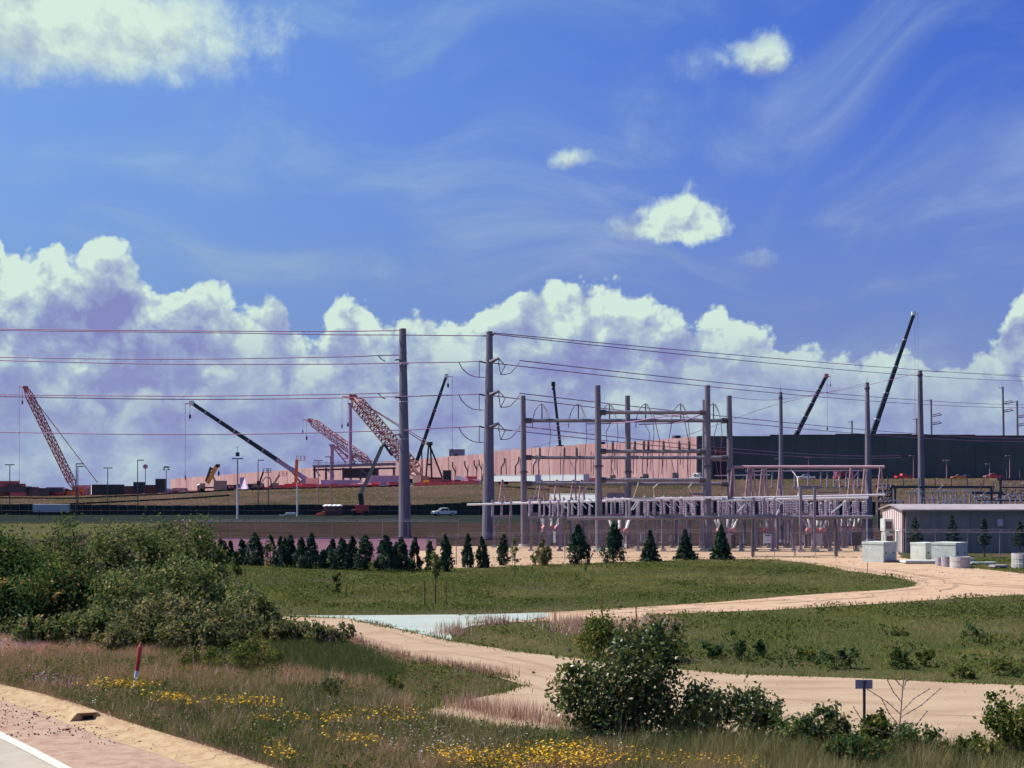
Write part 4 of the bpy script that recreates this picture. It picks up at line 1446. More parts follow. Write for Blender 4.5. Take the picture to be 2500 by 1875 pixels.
# --- second switchyard in the right background -----------------------------------------
def bay_frame(u0, u1, vt, Y, lab, levels=()):
    x0, x1 = (u0 - U0) / F * Y, (u1 - U0) / F * Y
    zt = P(u0, vt, Y).z
    t = thing('bay_frame', lab, 'steel frame', (x0, Y, 0), 'steel bay frames of the rear switchyard')
    for x in (x0, x1):
        part('column', MB().box((x, Y, zt / 2), (0.35, 0.35, zt)), 'steel_dark', t)
    part('beam', MB().box(((x0 + x1) / 2, Y, zt - 0.2), (x1 - x0 + 1.0, 0.3, 0.4)), 'steel_dark', t)
    n = max(2, int((x1 - x0) / 2.2))
    for k in range(n):
        x = x0 + (x1 - x0) * (k + 0.5) / n
        part('stub', MB().cone((x, Y, zt), (x, Y, zt + 1.3), 0.10, 0.08, 5), 'steel_dark', t)
    for v in levels:
        z = P(u0, v, Y).z
        lv = part('crossbeam', MB().box(((x0 + x1) / 2, Y, z), (x1 - x0, 0.2, 0.22)), 'steel_dark', t)
        m = max(3, int((x1 - x0) / 1.5))
        for k in range(m):
            x = x0 + (x1 - x0) * (k + 0.5) / m
            part('insulator', MB().tube([(x - .3, Y - .2, z + 0.15), (x - .2, Y - .3, z + 0.5), (x + .15, Y - .3, z + 0.55), (x + .3, Y - .2, z + .9)], 0.12, 5), 'porcelain', lv)
    return t


bay_frame(2442, 2506, 1167, 232, 'tall rear steel bay with stacked insulators at the right edge', (1190, 1207, 1222))
bay_frame(2185, 2420, 1186, 236, 'long low rear steel bay behind the shed roof', ())
bay_frame(2145, 2175, 1184, 226, 'narrow rear bay with three insulator stacks beside the stout pole', (1198, 1212, 1228))
bay_frame(2380, 2440, 1200, 222, 'small rear steel bay left of the tall right-edge bay', (1222,))


def rear_stand(u, Y, vt, w, lab, k):
    x = (u - U0) / F * Y
    zt = P(u, vt, Y).z
    t = thing('rear_switch', lab, 'disconnect switch', (x, Y, 0), 'small switches of the rear switchyard')
    for s in (-1, 1):
        part('leg', MB().box((x + s * w * 0.4, Y, zt * 0.3), (0.16, 0.16, zt * 0.6)), 'steel', t)
    part('base_beam', MB().box((x, Y, zt * 0.6), (w, 0.5, 0.2)), 'steel', t)
    for s in (-0.38, 0, 0.38):
        mb = MB()
        post_insulator(mb, (x + s * w, Y, zt * 0.6 + 0.1), zt * 0.36, 0.14)
        part('post_insulator', mb, 'porcelain', t)
    part('top_pipe', MB().beam((x - w * 0.55, Y, zt), (x + w * 0.55, Y, zt), 0.12), 'aluminium', t)
    part('blade', MB().beam((x - w * 0.1, Y, zt), (x + w * 0.35, Y - 0.2, zt + (0.9 if k % 2 else -1.0)), 0.09), 'porcelain_white', t)


for k, (u, Yq, vt) in enumerate([(2192, 212, 1222), (2235, 208, 1200), (2268, 214, 1216), (2290, 207, 1199), (2322, 211, 1198), (2345, 205, 1220), (2368, 214, 1197), (2398, 208, 1212), (2418, 206, 1224), (2452, 212, 1218), (2480, 208, 1208), (2310, 203, 1226)]):
    rear_stand(u, Yq, vt, 2.0, 'small pale switch stand over the shed roof line, %s from left' % ordinal(k), k)

# flexible drop leads between the frames, the high bus and the switches
lead_px = [((1500, 1108, YA), (1512, 1200, 158)), ((1560, 1108, YA), (1545, 1218, 158)), ((1596, 1012, YA), (1604, 1215, 160)), ((1668, 1012, YA), (1672, 1215, 160)), ((1640, 1030, YB), (1652, 1180, YB)), ((1572, 1032, YB), (1580, 1110, YB)),
           ((1492, 1030, YB), (1488, 1115, YB)), ((1752, 1030, YB), (1754, 1165, 168)), ((1310, 1122, YB), (1300, 1225, 163)), ((1390, 1122, YB), (1404, 1222, 163)), ((1345, 1185, YB), (1352, 1225, 163)), ((1440, 1185, YB), (1425, 1222, 163)),
           ((1610, 1178, YA), (1600, 1218, 155)), ((1690, 1178, YA), (1700, 1218, 155)), ((1820, 1145, 163), (1812, 1218, 160)), ((1930, 1145, 163), (1948, 1215, 160)), ((2030, 1145, 163), (2050, 1212, 160)), ((2100, 1145, 163), (2088, 1212, 160))]
lead_px.sort(key=lambda q_: q_[0][0])
for k, (a_, b_) in enumerate(lead_px):
    pa, pb = P(*a_), P(*b_)
    bow = Vector((RND.choice((-1, 1)) * 0.5, 0, 0))
    tag(part('drop_lead', MB().tube([pa, pa.lerp(pb, 0.3) + bow, pa.lerp(pb, 0.7) + bow * 0.6, pb], 0.04, 5), 'wire' if k % 3 else 'aluminium'), 'hanging flexible lead between beam and switches, %s from the left' % ordinal(k), 'cable', 'hanging leads of the switchyard')
# angled pale rods of opened switches
for k, (u0, v0, u1, v1) in enumerate(sorted([(1410, 1214, 1448, 1237), (1435, 1216, 1450, 1226), (1978, 1212, 1932, 1216), (1880, 1213, 1912, 1229), (1545, 1245, 1560, 1225), (1676, 1223, 1694, 1237), (1895, 1258, 1902, 1243), (2030, 1252, 2066, 1222), (1965, 1217, 1974, 1232), (2022, 1216, 2030, 1228), (1800, 1250, 1818, 1232), (1555, 1222, 1540, 1246)])):
    tag(part('switch_rod', MB().beam(P(u0, v0, 149.6), P(u1, v1, 149.6), 0.11), 'porcelain_white'), 'angled white switch rod in front of the bus, %s from the left' % ordinal(k), 'switch rod', 'angled white switch rods')

# ------------------------------------------------------------------ big buildings
def pink_building():
    A = P(1702, 1172, 560)
    A.z = GZ(A.x, A.y)
    ang = math.radians(30)
    d = Vector((-math.sin(ang), math.cos(ang), 0))
    nrm = Vector((-math.cos(ang), -math.sin(ang), 0))
    t = thing('concrete_building', 'long pale pink tilt-up concrete building wall receding behind the cranes', 'building', A)
    L, n = 664.0, 62
    for k in range(n):
        # panels get a little longer with distance, as the roof steps down with the ground
        q0, q1 = (k / n) ** 1.25, ((k + 1) / n) ** 1.25
        p, q = A + d * (L * q0 + 0.06), A + d * (L * q1 - 0.06)
        qm = (q0 + q1) / 2
        m = A + d * (L * qm)
        u = U0 + m.x / m.y * F
        vt = 1066 + (1702 - u) / (1702 - 415) * 104 - (4 if 1195 < u < 1460 else 0) + RND.uniform(-0.6, 0.6)
        zt = H + (V0 - vt) / F * m.y
        zb = min(GZ(m.x, m.y), zt - 5) - 1.5
        c = (p + q) / 2 + nrm * RND.uniform(-0.12, 0.12)
        mb = MB().box((c.x, c.y, (zt + zb) / 2), ((q - p).length, 0.5, zt - zb), math.atan2(d.y, d.x))
        part('wall_panel', mb, RND.choice(['wall_pink', 'wall_pink', 'wall_pink_pale', 'wall_pink_deep']), t)
    # scuppers and downpipes with offset bends
    for u in (1110, 1140, 1163, 1175, 1233, 1268, 1312, 1372, 1420, 1447, 1505, 1550, 1585, 1622, 1665):
        Yw = None
        lo, hi = 560.0, 1300.0
        for _ in range(40):
            mid = (lo + hi) / 2
            s = (mid - A.y) / d.y
            if U0 + (A.x + d.x * s) / mid * F > u:
                lo = mid
            else:
                hi = mid
        Yw = lo - 0.6
        vt = 1066 + (1702 - u) / (1702 - 415) * 104
        o = nrm * 0.8
        bend = (-6 if u in (1233, 1268, 1312) else 5) if u < 1330 else 0.0
        part('downpipe', MB().tube([P(u + bend * -0.4, vt + 14, Yw) + o, P(u - bend * 0.3, vt + 26, Yw) + o, P(u + bend, vt + 38, Yw) + o, P(u + bend, vt + 66, Yw) + o], 0.34 if u < 1330 else 0.16, 5), 'steel_dark', t)
    for q_ in (0.02, 0.05, 0.085, 0.13, 0.19, 0.27, 0.38):
        m = A + d * (L * q_) + nrm * 0.45
        zb = GZ(m.x, m.y)
        part('doorway', MB().box((m.x, m.y, zb + 1.9), (3.4, 0.3, 3.8), math.atan2(d.y, d.x)), 'door_dark', t)
    for q_ in (0.03, 0.11, 0.16, 0.31, 0.5):
        m = A + d * (L * q_) - nrm * 5
        u_ = U0 + m.x / m.y * F
        vt_ = 1066 + (1702 - u_) / (1702 - 415) * 104
        part('roof_vent', MB().box((m.x, m.y, H + (V0 - vt_) / F * m.y + 0.3), (2.6, 2.0, 1.6), 0.5), 'steel_dark', t)
    rb = P(1101, 1108, 760)
    part('roof_unit', MB().box(rb + Vector((3, 3, 0.6)), (8.0, 4, 3.6)), 'concrete_grey', t)


def dark_building():
    A = P(1702.6, 1172, 560)
    A.z = GZ(A.x, A.y)
    t = thing('dark_building', 'long dark green-black metal clad building with flat stepped roofline', 'building', A)
    xs = [(1702, 1066), (1880, 1062.5), (2040, 1060.5), (2226, 1062.5), (2382, 1064.5), (2600, 1065), (2900, 1066)]
    z0 = A.z - 1.5
    for k in range(len(xs) - 1):
        x0, x1 = (xs[k][0] - U0) / F * 560, (xs[k + 1][0] - U0) / F * 560
        zt = H + (V0 - xs[k][1]) / F * 560
        n = max(3, int((x1 - x0) / 4.6))
        for j in range(n):
            a, b = x0 + (x1 - x0) * j / n + 0.03, x0 + (x1 - x0) * (j + 1) / n - 0.03
            part('wall_panel', MB().box(((a + b) / 2, 560.4 + RND.uniform(-.02, .02), (zt + z0) / 2), (b - a, 0.5, zt - z0)), RND.choice(['wall_dark', 'wall_dark', 'wall_dark_b']), t)
        part('parapet', MB().box(((x0 + x1) / 2, 560.3, zt + 0.12), (x1 - x0 - 0.1, 0.9, 0.24)), 'wall_edge', t)
    part('roof', MB().box(((xs[0][0] + 2900) / 2 / F * 560 - U0 / F * 560 + 3, 640, H + (V0 - 1069) / F * 560), (180, 155, 0.4)), 'wall_edge', t)
    p0, p1 = P(1742, 1126, 559.8), P(1776, 1168, 559.8)
    dr = part('loading_door', MB().box(((p0.x + p1.x) / 2, 559.9, (p0.z + z0 + 1.2) / 2), (p1.x - p0.x, 0.4, p0.z - z0 - 1.2)), 'door_dark', t)
    part('door_head', MB().box(((p0.x + p1.x) / 2, 559.7, p0.z + 0.9), (p1.x - p0.x + 1, 0.5, 1.8)), 'tan_box', dr)
    part('canopy', MB().box(((p0.x + p1.x) / 2, 558.6, P(1760, 1102, 560).z), (p1.x - p0.x - 1, 2.4, 1.7)), 'rust_panel', t)


pink_building()
dark_building()


# ------------------------------------------------------------------ vehicles
def make_pickup(label, paint, grp='pickups and trucks'):
    """pickup: nose towards -x, 5.6 m long, wheels on z = 0"""
    t = thing('pickup_truck', label, 'pickup truck', (0, 0, 0), grp)
    body = MB().prism([(-2.8, 0.55), (-2.75, 0.98), (-2.55, 1.10), (-1.35, 1.18), (2.75, 1.18), (2.8, 0.6), (2.2, 0.45), (-2.3, 0.45)], -0.95, 0.95)
    part('body', body, paint, t)
    cab = MB().prism([(-1.45, 1.17), (-0.85, 1.80), (0.75, 1.86), (1.0, 1.17)], -0.86, 0.86)
    cb = part('cab', cab, paint, t)
    for s in (-1, 1):
        part('side_window', MB().prism([(-1.18, 1.25), (-0.78, 1.74), (-0.12, 1.77), (-0.12, 1.25)], s * 0.865, s * 0.885), 'glass', cb)
        part('side_window', MB().prism([(-0.04, 1.25), (-0.04, 1.77), (0.66, 1.79), (0.80, 1.25)], s * 0.865, s * 0.885), 'glass', cb)
        part('door_handle', MB().box((-0.2, s * 0.96, 1.02), (0.16, 0.03, 0.04)), 'chrome', t)
        part('headlight', MB().box((-2.72, s * 0.72, 0.92), (0.12, 0.36, 0.18)), 'porcelain_white', t)
        part('tail_light', MB().box((2.79, s * 0.82, 0.98), (0.05, 0.16, 0.34)), 'red', t)
        part('mirror', MB().box((-1.05, s * 1.06, 1.32), (0.10, 0.22, 0.18)), 'tyre', cb)
    part('windscreen', MB()._add([(-1.43, -0.76, 1.22), (-1.43, 0.76, 1.22), (-0.88, 0.72, 1.79), (-0.88, -0.72, 1.79)], [(0, 3, 2, 1)]).shift((-0.02, 0, 0.01)), 'glass', cb)
    part('bumper', MB().box((-2.86, 0, 0.62), (0.14, 1.86, 0.22)), 'chrome', t)
    part('grille', MB().box((-2.79, 0, 0.92), (0.08, 1.05, 0.24)), 'tyre', t)
    part('bed_floor', MB().box((1.85, 0, 1.19), (1.6, 1.6, 0.02)), 'tyre', t)
    for x in (-1.75, 1.75):
        for s in (-1, 1):
            w = part('wheel', MB().cone((x, s * 0.74, 0.40), (x, s * 0.98, 0.40), 0.40, 0.40, 14), 'tyre', t)
            part('rim', MB().cone((x, s * 0.975, 0.40), (x, s * 0.99, 0.40), 0.23, 0.20, 10), 'chrome', w)
    return t


pk = make_pickup('white pickup parked before the dark screen fence, between the two tall poles', 'white_paint')
pk.location = G(1084, 338)
pk.rotation_euler = (0, 0, 0.35)
pr = make_pickup('red pickup on the slope crest before the dark building, left one', 'red')
pr.location = G(2206, 470)
pr.rotation_euler = (0, 0, math.pi + 0.2)
prb = copy_thing(pr, G(2424, 470), 0.15, 'red pickup on the slope crest before the dark building, right one')
for u, Yq, rz, lb in [(1968, 470, 0.1, 'white pickup on the slope crest seen through the high bus'), (1703, 480, 2.6, 'white pickup before the corner of the pink and dark buildings'), (1230, 475, 0.4, 'white pickup among pallets before the pink wall')]:
    copy_thing(pk, G(u, Yq), rz, lb)


def make_truck(label, paint, boxm, L=8.5, boxh=2.6):
    t = thing('box_truck', label, 'truck', (0, 0, 0), 'pickups and trucks')
    part('cab', MB().prism([(-L / 2, 0.6), (-L / 2, 1.5), (-L / 2 + 0.5, 2.6), (-L / 2 + 1.9, 2.7), (-L / 2 + 1.9, 0.6)], -1.1, 1.1), paint, t)
    part('windscreen', MB()._add([(-L / 2 + 0.03, -0.95, 1.55), (-L / 2 + 0.03, 0.95, 1.55), (-L / 2 + 0.46, 0.9, 2.5), (-L / 2 + 0.46, -0.9, 2.5)], [(0, 3, 2, 1)]).shift((-0.03, 0, 0.02)), 'glass', t)
    part('cargo_box', MB().box((1.0, 0, 1.0 + boxh / 2), (L - 2.2, 2.4, boxh)), boxm, t)
    part('chassis', MB().box((0.4, 0, 0.75), (L - 1.2, 1.0, 0.3)), 'tyre', t)
    for x in (-L / 2 + 1.0, L / 2 - 2.4, L / 2 - 1.2):
        for s in (-1, 1):
            w = part('wheel', MB().cone((x, s * 0.8, 0.5), (x, s * 1.15, 0.5), 0.5, 0.5, 12), 'tyre', t)
            part('rim', MB().cone((x, s * 1.145, 0.5), (x, s * 1.16, 0.5), 0.26, 0.24, 8), 'chrome', w)
    return t


tr = make_truck('white truck with tall cab before the corner of the dark building', 'white_paint', 'steel_dark', 7.0, 1.0)
tr.location = G(1716, 500)
tr.rotation_euler = (0, 0, 0.5)
trr = make_truck('red service truck before the dark building near the stout pole', 'red', 'brown_box', 6.5, 1.6)
trr.location = G(2060, 478)
trr.rotation_euler = (0, 0, 0.2)


def sedan(label, paint):
    t = thing('parked_car', label, 'car', (0, 0, 0), 'cars parked before the dark building')
    part('body', MB().prism([(-2.3, 0.45), (-2.3, 0.8), (-1.2, 0.95), (1.3, 0.98), (2.3, 0.85), (2.3, 0.45)], -0.88, 0.88), paint, t)
    part('cabin', MB().prism([(-1.2, 0.94), (-0.5, 1.42), (0.8, 1.44), (1.6, 0.96)], -0.78, 0.78), 'glass', t)
    part('roof', MB().prism([(-0.5, 1.42), (-0.45, 1.47), (0.75, 1.49), (0.8, 1.44)], -0.76, 0.76), paint, t)
    for x in (-1.4, 1.4):
        for s in (-1, 1):
            part('wheel', MB().cone((x, s * 0.7, 0.33), (x, s * 0.9, 0.33), 0.33, 0.33, 12), 'tyre', t)
    return t


c1 = sedan('orange-red car parked before the dark building, right of the tall shed pole', 'orange')
c1.location = G(2340, 474)
c2 = sedan('dark car parked right of the orange-red one', 'boom_dark')
c2.location = G(2360, 476)
for u, pt, lb in [(2150, None, 'dark car left of the red pickup at the slope crest'), (2130, None, 'dark car behind the stout pole at the slope crest'), (1830, None, 'dark car before the loading door right side')]:
    copy_thing(c2, G(u, 476), 0.1, lb)

# trailers and long white lorry boxes on the slope road
def trailer(u, Y, L, h, mat_, lab, rz=0.0, z0=0.9, name='box_trailer', roofm=None, zoff=0.0, depth=2.5):
    b = G(u, Y) + Vector((0, 0, zoff))
    t = thing(name, lab, 'trailer', b, 'trailers and containers of the building site')
    R = Matrix.Rotation(rz, 3, 'Z')
    part('box', MB().box((0, 0, z0 + h / 2), (L, depth, h)).turn(R).shift(b), mat_, t)
    part('roof', MB().box((0, 0, z0 + h + 0.05), (L + 0.1, depth + 0.1, 0.1)).turn(R).shift(b), roofm or mat_, t)
    part('end_door', MB().box((-L / 2 - 0.02, 0, z0 + h / 2), (0.04, depth * 0.86, h * 0.9)).turn(R).shift(b), roofm or mat_, t)
    if z0 > 0.3:
        part('landing_gear', MB().box((-L * 0.3, 0, z0 / 2), (0.2, 1.6, z0)).turn(R).shift(b), 'steel_dark', t)
        for x in (L * 0.3, L * 0.3 + 1.2):
            for s in (-1, 1):
                part('wheel', MB().cone((x, s * 0.8, 0.5), (x, s * 1.15, 0.5), 0.5, 0.5, 10).turn(R).shift(b), 'tyre', t)
    return t


trailer(1262, 425, 17.0, 1.75, 'white_paint', 'white box trailer on the upper slope behind the left frame, left one', math.radians(135), 0.9, zoff=1.0)
trailer(1378, 425, 17.0, 1.75, 'white_paint', 'white box trailer on the upper slope behind the left frame, right one', math.radians(135), 0.9, zoff=1.0)
trailer(1405, 378, 16.0, 1.7, 'white_paint', 'white box trailer lower on the slope behind the left frame', math.radians(135), 0.7, zoff=1.0)
trailer(1505, 378, 6.0, 1.6, 'lilac_paint', 'lilac site office trailer right of the lower white trailer', 0.0, 0.7, zoff=0.3)
trailer(126, 345, 8.0, 1.7, 'grey_box', 'white-roofed trailer before the dark screen fence at left', 0.15, 0.8, roofm='white_paint')
# on the plateau
trailer(263, 470, 10.0, 3.3, 'dark_green', 'dark green container with white roof rim left of the yellow crane truck', 0.35, 0.1, 'site_container', 'white_paint')
trailer(340, 475, 3.2, 3.6, 'boom_dark', 'dark upright generator box right of the green container', 0.0, 0.3, 'site_container')
trailer(393, 472, 3.0, 4.4, 'boom_dark', 'dark tall screen box beside the cluster light mast', 0.0, 0.3, 'site_container')
trailer(322, 480, 6.0, 2.6, 'brown_box', 'brown container just right of the green container', 0.0, 0.1, 'site_container')
trailer(368, 482, 4.0, 2.8, 'brown_box', 'brown container between the two dark upright boxes', 0.0, 0.1, 'site_container')
trailer(538, 462, 4.0, 3.0, 'tan_box', 'tan site cabin below the yellow crane truck', 0.2, 0.15, 'site_container')
trailer(836, 468, 11.5, 2.2, 'lilac_paint', 'lilac office trailer under the steel canopy, left one', 0.0, 0.3, 'site_container', 'white_paint')
trailer(940, 470, 10.5, 3.3, 'lilac_paint', 'lilac office trailer with pale roof left of the left tall pole', 0.0, 0.3, 'site_container', 'white_paint')
trailer(762, 465, 3.6, 3.0, 'cream', 'cream site cabin right of the white boom foot', 0.0, 0.2, 'site_container')
trailer(1018, 470, 2.6, 3.2, 'cream', 'cream box just right of the left tall pole', 0.0, 0.2, 'site_container')
trailer(1037, 472, 2.4, 3.0, 'tan_box', 'tan box right of the cream box by the left tall pole', 0.0, 0.2, 'site_container')
trailer(1092, 480, 2.6, 4.6, 'boom_dark', 'dark upright tank box before the pink wall', 0.0, 0.2, 'site_container')
trailer(1064, 478, 4.2, 2.4, 'dark_green', 'dark green container left of the dark upright tank', 0.0, 0.2, 'site_container')
trailer(1128, 470, 4.2, 2.3, 'white_paint', 'white trailer left of the right tall pole', 0.0, 0.3, 'site_container')
trailer(965, 360, 3.0, 1.0, 'brown_box', 'low brown box on the slope foot behind the left tall pole', 0, 0.3, 'site_container')


def portable_toilet(u, Y, col, lab):
    b = G(u, Y)
    t = thing('portable_toilet', lab, 'portable toilet', b, 'portable toilets')
    part('cabin', MB().box(b + Vector((0, 0, 1.1)), (1.2, 1.2, 2.2)), col, t)
    part('door', MB().box(b + Vector((0, -0.615, 1.05)), (0.8, 0.03, 1.9)), 'brown_box', t)
    part('roof', MB().lathe(b + Vector((0, 0, 2.2)), [(0.86, 0), (0.78, 0.18), (0.35, 0.36), (0.05, 0.4)], 8), 'white_paint', t)


portable_toilet(487, 468, 'red', 'red portable toilet with white domed roof left of the yellow crane truck')
portable_toilet(797, 342, 'brown_box', 'brown portable toilet with white roof before the screen fence, left one')
portable_toilet(806, 342, 'brown_box', 'brown portable toilet with white roof before the screen fence, second')
portable_toilet(818, 342, 'brown_box', 'brown portable toilet with white roof before the screen fence, third')
portable_toilet(828, 342, 'brown_box', 'brown portable toilet with white roof before the screen fence, right one')

# ------------------------------------------------------------------ screen fence and posts
def screen_fence():
    t = thing('screen_fence', 'long dark screened fence at the foot of the embankment', 'fence', G(-200, 351))
    us = list(range(-260, 2160, 22))
    for k, (u0, u1) in enumerate(zip(us, us[1:])):
        p, q = G(u0, 350.5), G(u1, 350.5)
        hh = 2.35 + 0.9 * float(smooth(900, 1250, u0)) + 0.12 * math.sin(u0 * 0.011) + RND.uniform(-0.05, 0.05)
        part('screen_panel', MB().beam(p + Vector((0.04, 0, hh / 2)), q + Vector((-0.04, 0, hh / 2)), 0.05, hh), 'screen', t)
        part('post', MB().cone(p + Vector((0, -0.12, 0)), p + Vector((0, -0.12, hh + 0.25)), 0.06, 0.06, 5), 'steel_dark', t)


screen_fence()
fence('dark wire fence with thin posts before the vehicle yard', [G(-160, 285), G(480, 285), G(1180, 285)], 2.0, 5.2, 'boom_dark', False, fabric='chain_link_dark')
# erosion fences (low black strips) on the embankment
for lab, pts in [('low black silt strip along the upper embankment at left', [(-200, 432), (150, 428), (420, 440), (700, 446), (980, 449)]), ('low black silt strip half way up the embankment at left', [(-200, 395), (150, 398), (330, 408), (560, 418)]),
                 ('low black silt strip low on the embankment at left', [(-100, 372), (230, 372), (500, 380)]), ('low black silt strip across the embankment middle', [(400, 362), (700, 364), (980, 366)])]:
    ps = [G(u, Yq) for u, Yq in pts]
    mb = MB()
    for a, b in zip(ps, ps[1:]):
        m = max(2, int((b - a).length / 4))
        for k in range(m):
            p, q = a.lerp(b, k / m), a.lerp(b, (k + 1) / m)
            p.z, q.z = GZ(p.x, p.y), GZ(q.x, q.y)
            mb.beam(p + Vector((0, 0, 0.22)), q + Vector((0, 0, 0.22)), 0.05, 0.5)
    tag(part('silt_fence', mb, 'screen'), lab, 'silt fence', 'silt fences on the embankment')


# ------------------------------------------------------------------ cranes
def lattice(mb, a, b, w, d, side, up, n, r, taper0=0.25, taper1=0.35):
    """square lattice between a and b: returns chord lines"""
    ax = (b - a).normalized()
    s = (side - ax * side.dot(ax)).normalized()
    n2 = ax.cross(s).normalized()
    def corner(q, i):
        k = 1.0
        if q < 0.10:
            k = taper0 + (1 - taper0) * q / 0.10
        if q > 0.92:
            k = taper1 + (1 - taper1) * (1 - q) / 0.08
        sx, sy = ((-1, -1), (1, -1), (1, 1), (-1, 1))[i]
        return a.lerp(b, q) + s * (sx * w / 2 * k) + n2 * (sy * d / 2 * k)
    qs = [0.0, 0.10] + [0.10 + 0.82 * i / n for i in range(1, n + 1)] + [1.0]
    chords = MB()
    for i in range(4):
        for q0, q1 in zip(qs, qs[1:]):
            if q0 in (0.0,) or q1 == 1.0 or True:
                pass
        for q0, q1 in ((0.0, 0.10), (0.10, 0.92), (0.92, 1.0)):
            chords.cone(corner(q0, i), corner(q1, i), r, r, 5)
    for k, (q0, q1) in enumerate(zip(qs, qs[1:])):
        for i in range(4):
            j = (i + 1) % 4
            mb.beam(corner(q0, i), corner(q0, j), r * 0.9)
            if k % 2:
                mb.beam(corner(q0, i), corner(q1, j), r * 0.9)
            else:
                mb.beam(corner(q0, j), corner(q1, i), r * 0.9)
    return chords


def hook_block(t, top, drop, r=0.35):
    part('hoist_rope', MB().cone(top, top + Vector((0, 0, -drop)), 0.07, 0.07, 4), 'wire', t)
    part('hook_block', MB().lathe(top + Vector((0, 0, -drop - 1.8)), [(0.1, 0), (r * 0.7, 0.3), (r, 0.7), (r, 1.3), (r * 0.4, 1.8)], 8), 'boom_dark', t)


def crawler(t, b, face, mat_, s=1.0):
    R = Matrix.Rotation(face, 3, 'Z')
    for sy in (-1, 1):
        part('track', MB().prism([(-3.6 * s, 0.1), (-3.9 * s, 0.6), (-3.4 * s, 1.2 * s), (3.4 * s, 1.2 * s), (3.9 * s, 0.6), (3.6 * s, 0.1)], sy * 2.6 * s - 0.5, sy * 2.6 * s + 0.5).turn(R).shift(b), 'tyre', t)
    hs = part('house', MB().prism([(-3.5 * s, 1.3 * s), (-3.5 * s, 3.4 * s), (1.5 * s, 3.4 * s), (2.6 * s, 2.6 * s), (2.6 * s, 1.3 * s)], -1.6 * s, 1.6 * s).turn(R).shift(b), mat_, t)
    part('cab', MB().box((2.2 * s, -1.9 * s, 2.3 * s), (1.6 * s, 1.0 * s, 1.9 * s)).turn(R).shift(b), 'glass', hs)
    part('counterweight', MB().box((-4.2 * s, 0, 2.3 * s), (1.4 * s, 3.4 * s, 1.8 * s)).turn(R).shift(b), 'boom_dark', t)


def lattice_crane(lab, foot_px, tip_px, Y, w, mat_, chord_mat, n, rot, pend=None, pmat='crane_red', drop=8, r=0.16, base=True, whip=None):
    foot, tip = P(*foot_px, Y), P(*tip_px, Y + 4)
    bx = foot + Vector((1.5, 0, 0))
    b = Vector((bx.x, bx.y, GZ(bx.x, bx.y)))
    t = thing('lattice_crane', lab, 'crane', b, 'cranes of the building site')
    side = Vector((math.sin(rot), math.cos(rot), 0))
    mb = MB()
    ch = lattice(mb, foot, tip, w, w, side, None, n, r)
    bm = part('lattice_boom', ch, chord_mat, t)
    part('lacing', mb, mat_, bm)
    part('boom_head', MB().box(tip, (w * 0.7, w * 0.6, w * 0.5)).cone(tip, tip + Vector((-w * 1.1, 0, 0.3)), 0.25, 0.2, 6), mat_, bm)
    if base:
        crawler(t, b, math.pi, mat_, 1.0)
    if pend:
        for k, pp in enumerate(pend):
            part('pendant', MB().cone(tip, P(*pp, Y), 0.17, 0.17, 5), pmat, t)
    hook_block(t, tip + Vector((-w * 0.5, -0.3, -0.2)), drop)
    if whip:
        hook_block(t, tip + Vector((-w * 1.1, 0, 0.3)), whip, 0.25)
    return t


lattice_crane('dark red lattice boom crane at far left leaning left', (186, 1200), (62, 946), 600, 2.3, 'crane_red', 'crane_red', 24, 0.35, [(238, 1178)], 'crane_red', 5, 0.21, True, 38)
lattice_crane('pink lattice boom crane left of the yellow one', (905, 1132), (757, 1026), 580, 2.6, 'crane_pink', 'crane_pink', 16, 0.5, [(930, 1140)], 'crane_pink', 6, 0.18, False, 4)
yc = lattice_crane('large yellow-orange lattice boom crane behind the left tall pole', (1028, 1166), (862, 970), 540, 3.7, 'crane_red', 'crane_yellow', 20, 0.75, [(1046, 1080), (1044, 1086)], 'crane_pink', 9, 0.25, True, 10)
# backstay mast of the big crane
mast = MB()
for a, b in [((1040, 1168), (1047, 1082)), ((1054, 1168), (1051, 1082)), ((1047, 1082), (1080, 1166)), ((1041, 1134), (1053, 1134))]:
    mast.beam(P(*a, 542), P(*b, 542), 0.6)
part('mast', mast, 'boom_dark', yc)
part('mast_head', MB().box(P(1049, 1083, 542), (2.2, 1.2, 1.2)), 'boom_dark', yc)
pc = bpy.data.objects['lattice_crane.001']
part('jib_strut', MB().beam(P(812, 1086, 580), P(868, 1128, 580), 0.7).beam(P(868, 1108, 580), P(855, 1128, 580), 0.7).beam(P(868, 1108, 580), P(900, 1128, 580), 0.6), 'crane_pink', pc)
part('winch', MB().box(P(855, 1108, 580), (1.6, 1.4, 2.6)), 'boom_dark', pc)
part('lower_jib', MB().beam(P(810, 1088, 580), P(845, 1130, 580), 0.5).beam(P(822, 1088, 580), P(862, 1132, 580), 0.5).beam(P(815, 1096, 580), P(826, 1094, 580), 0.3).beam(P(825, 1108, 580), P(838, 1106, 580), 0.3).beam(P(836, 1120, 580), P(850, 1118, 580), 0.3), 'crane_pink', pc)


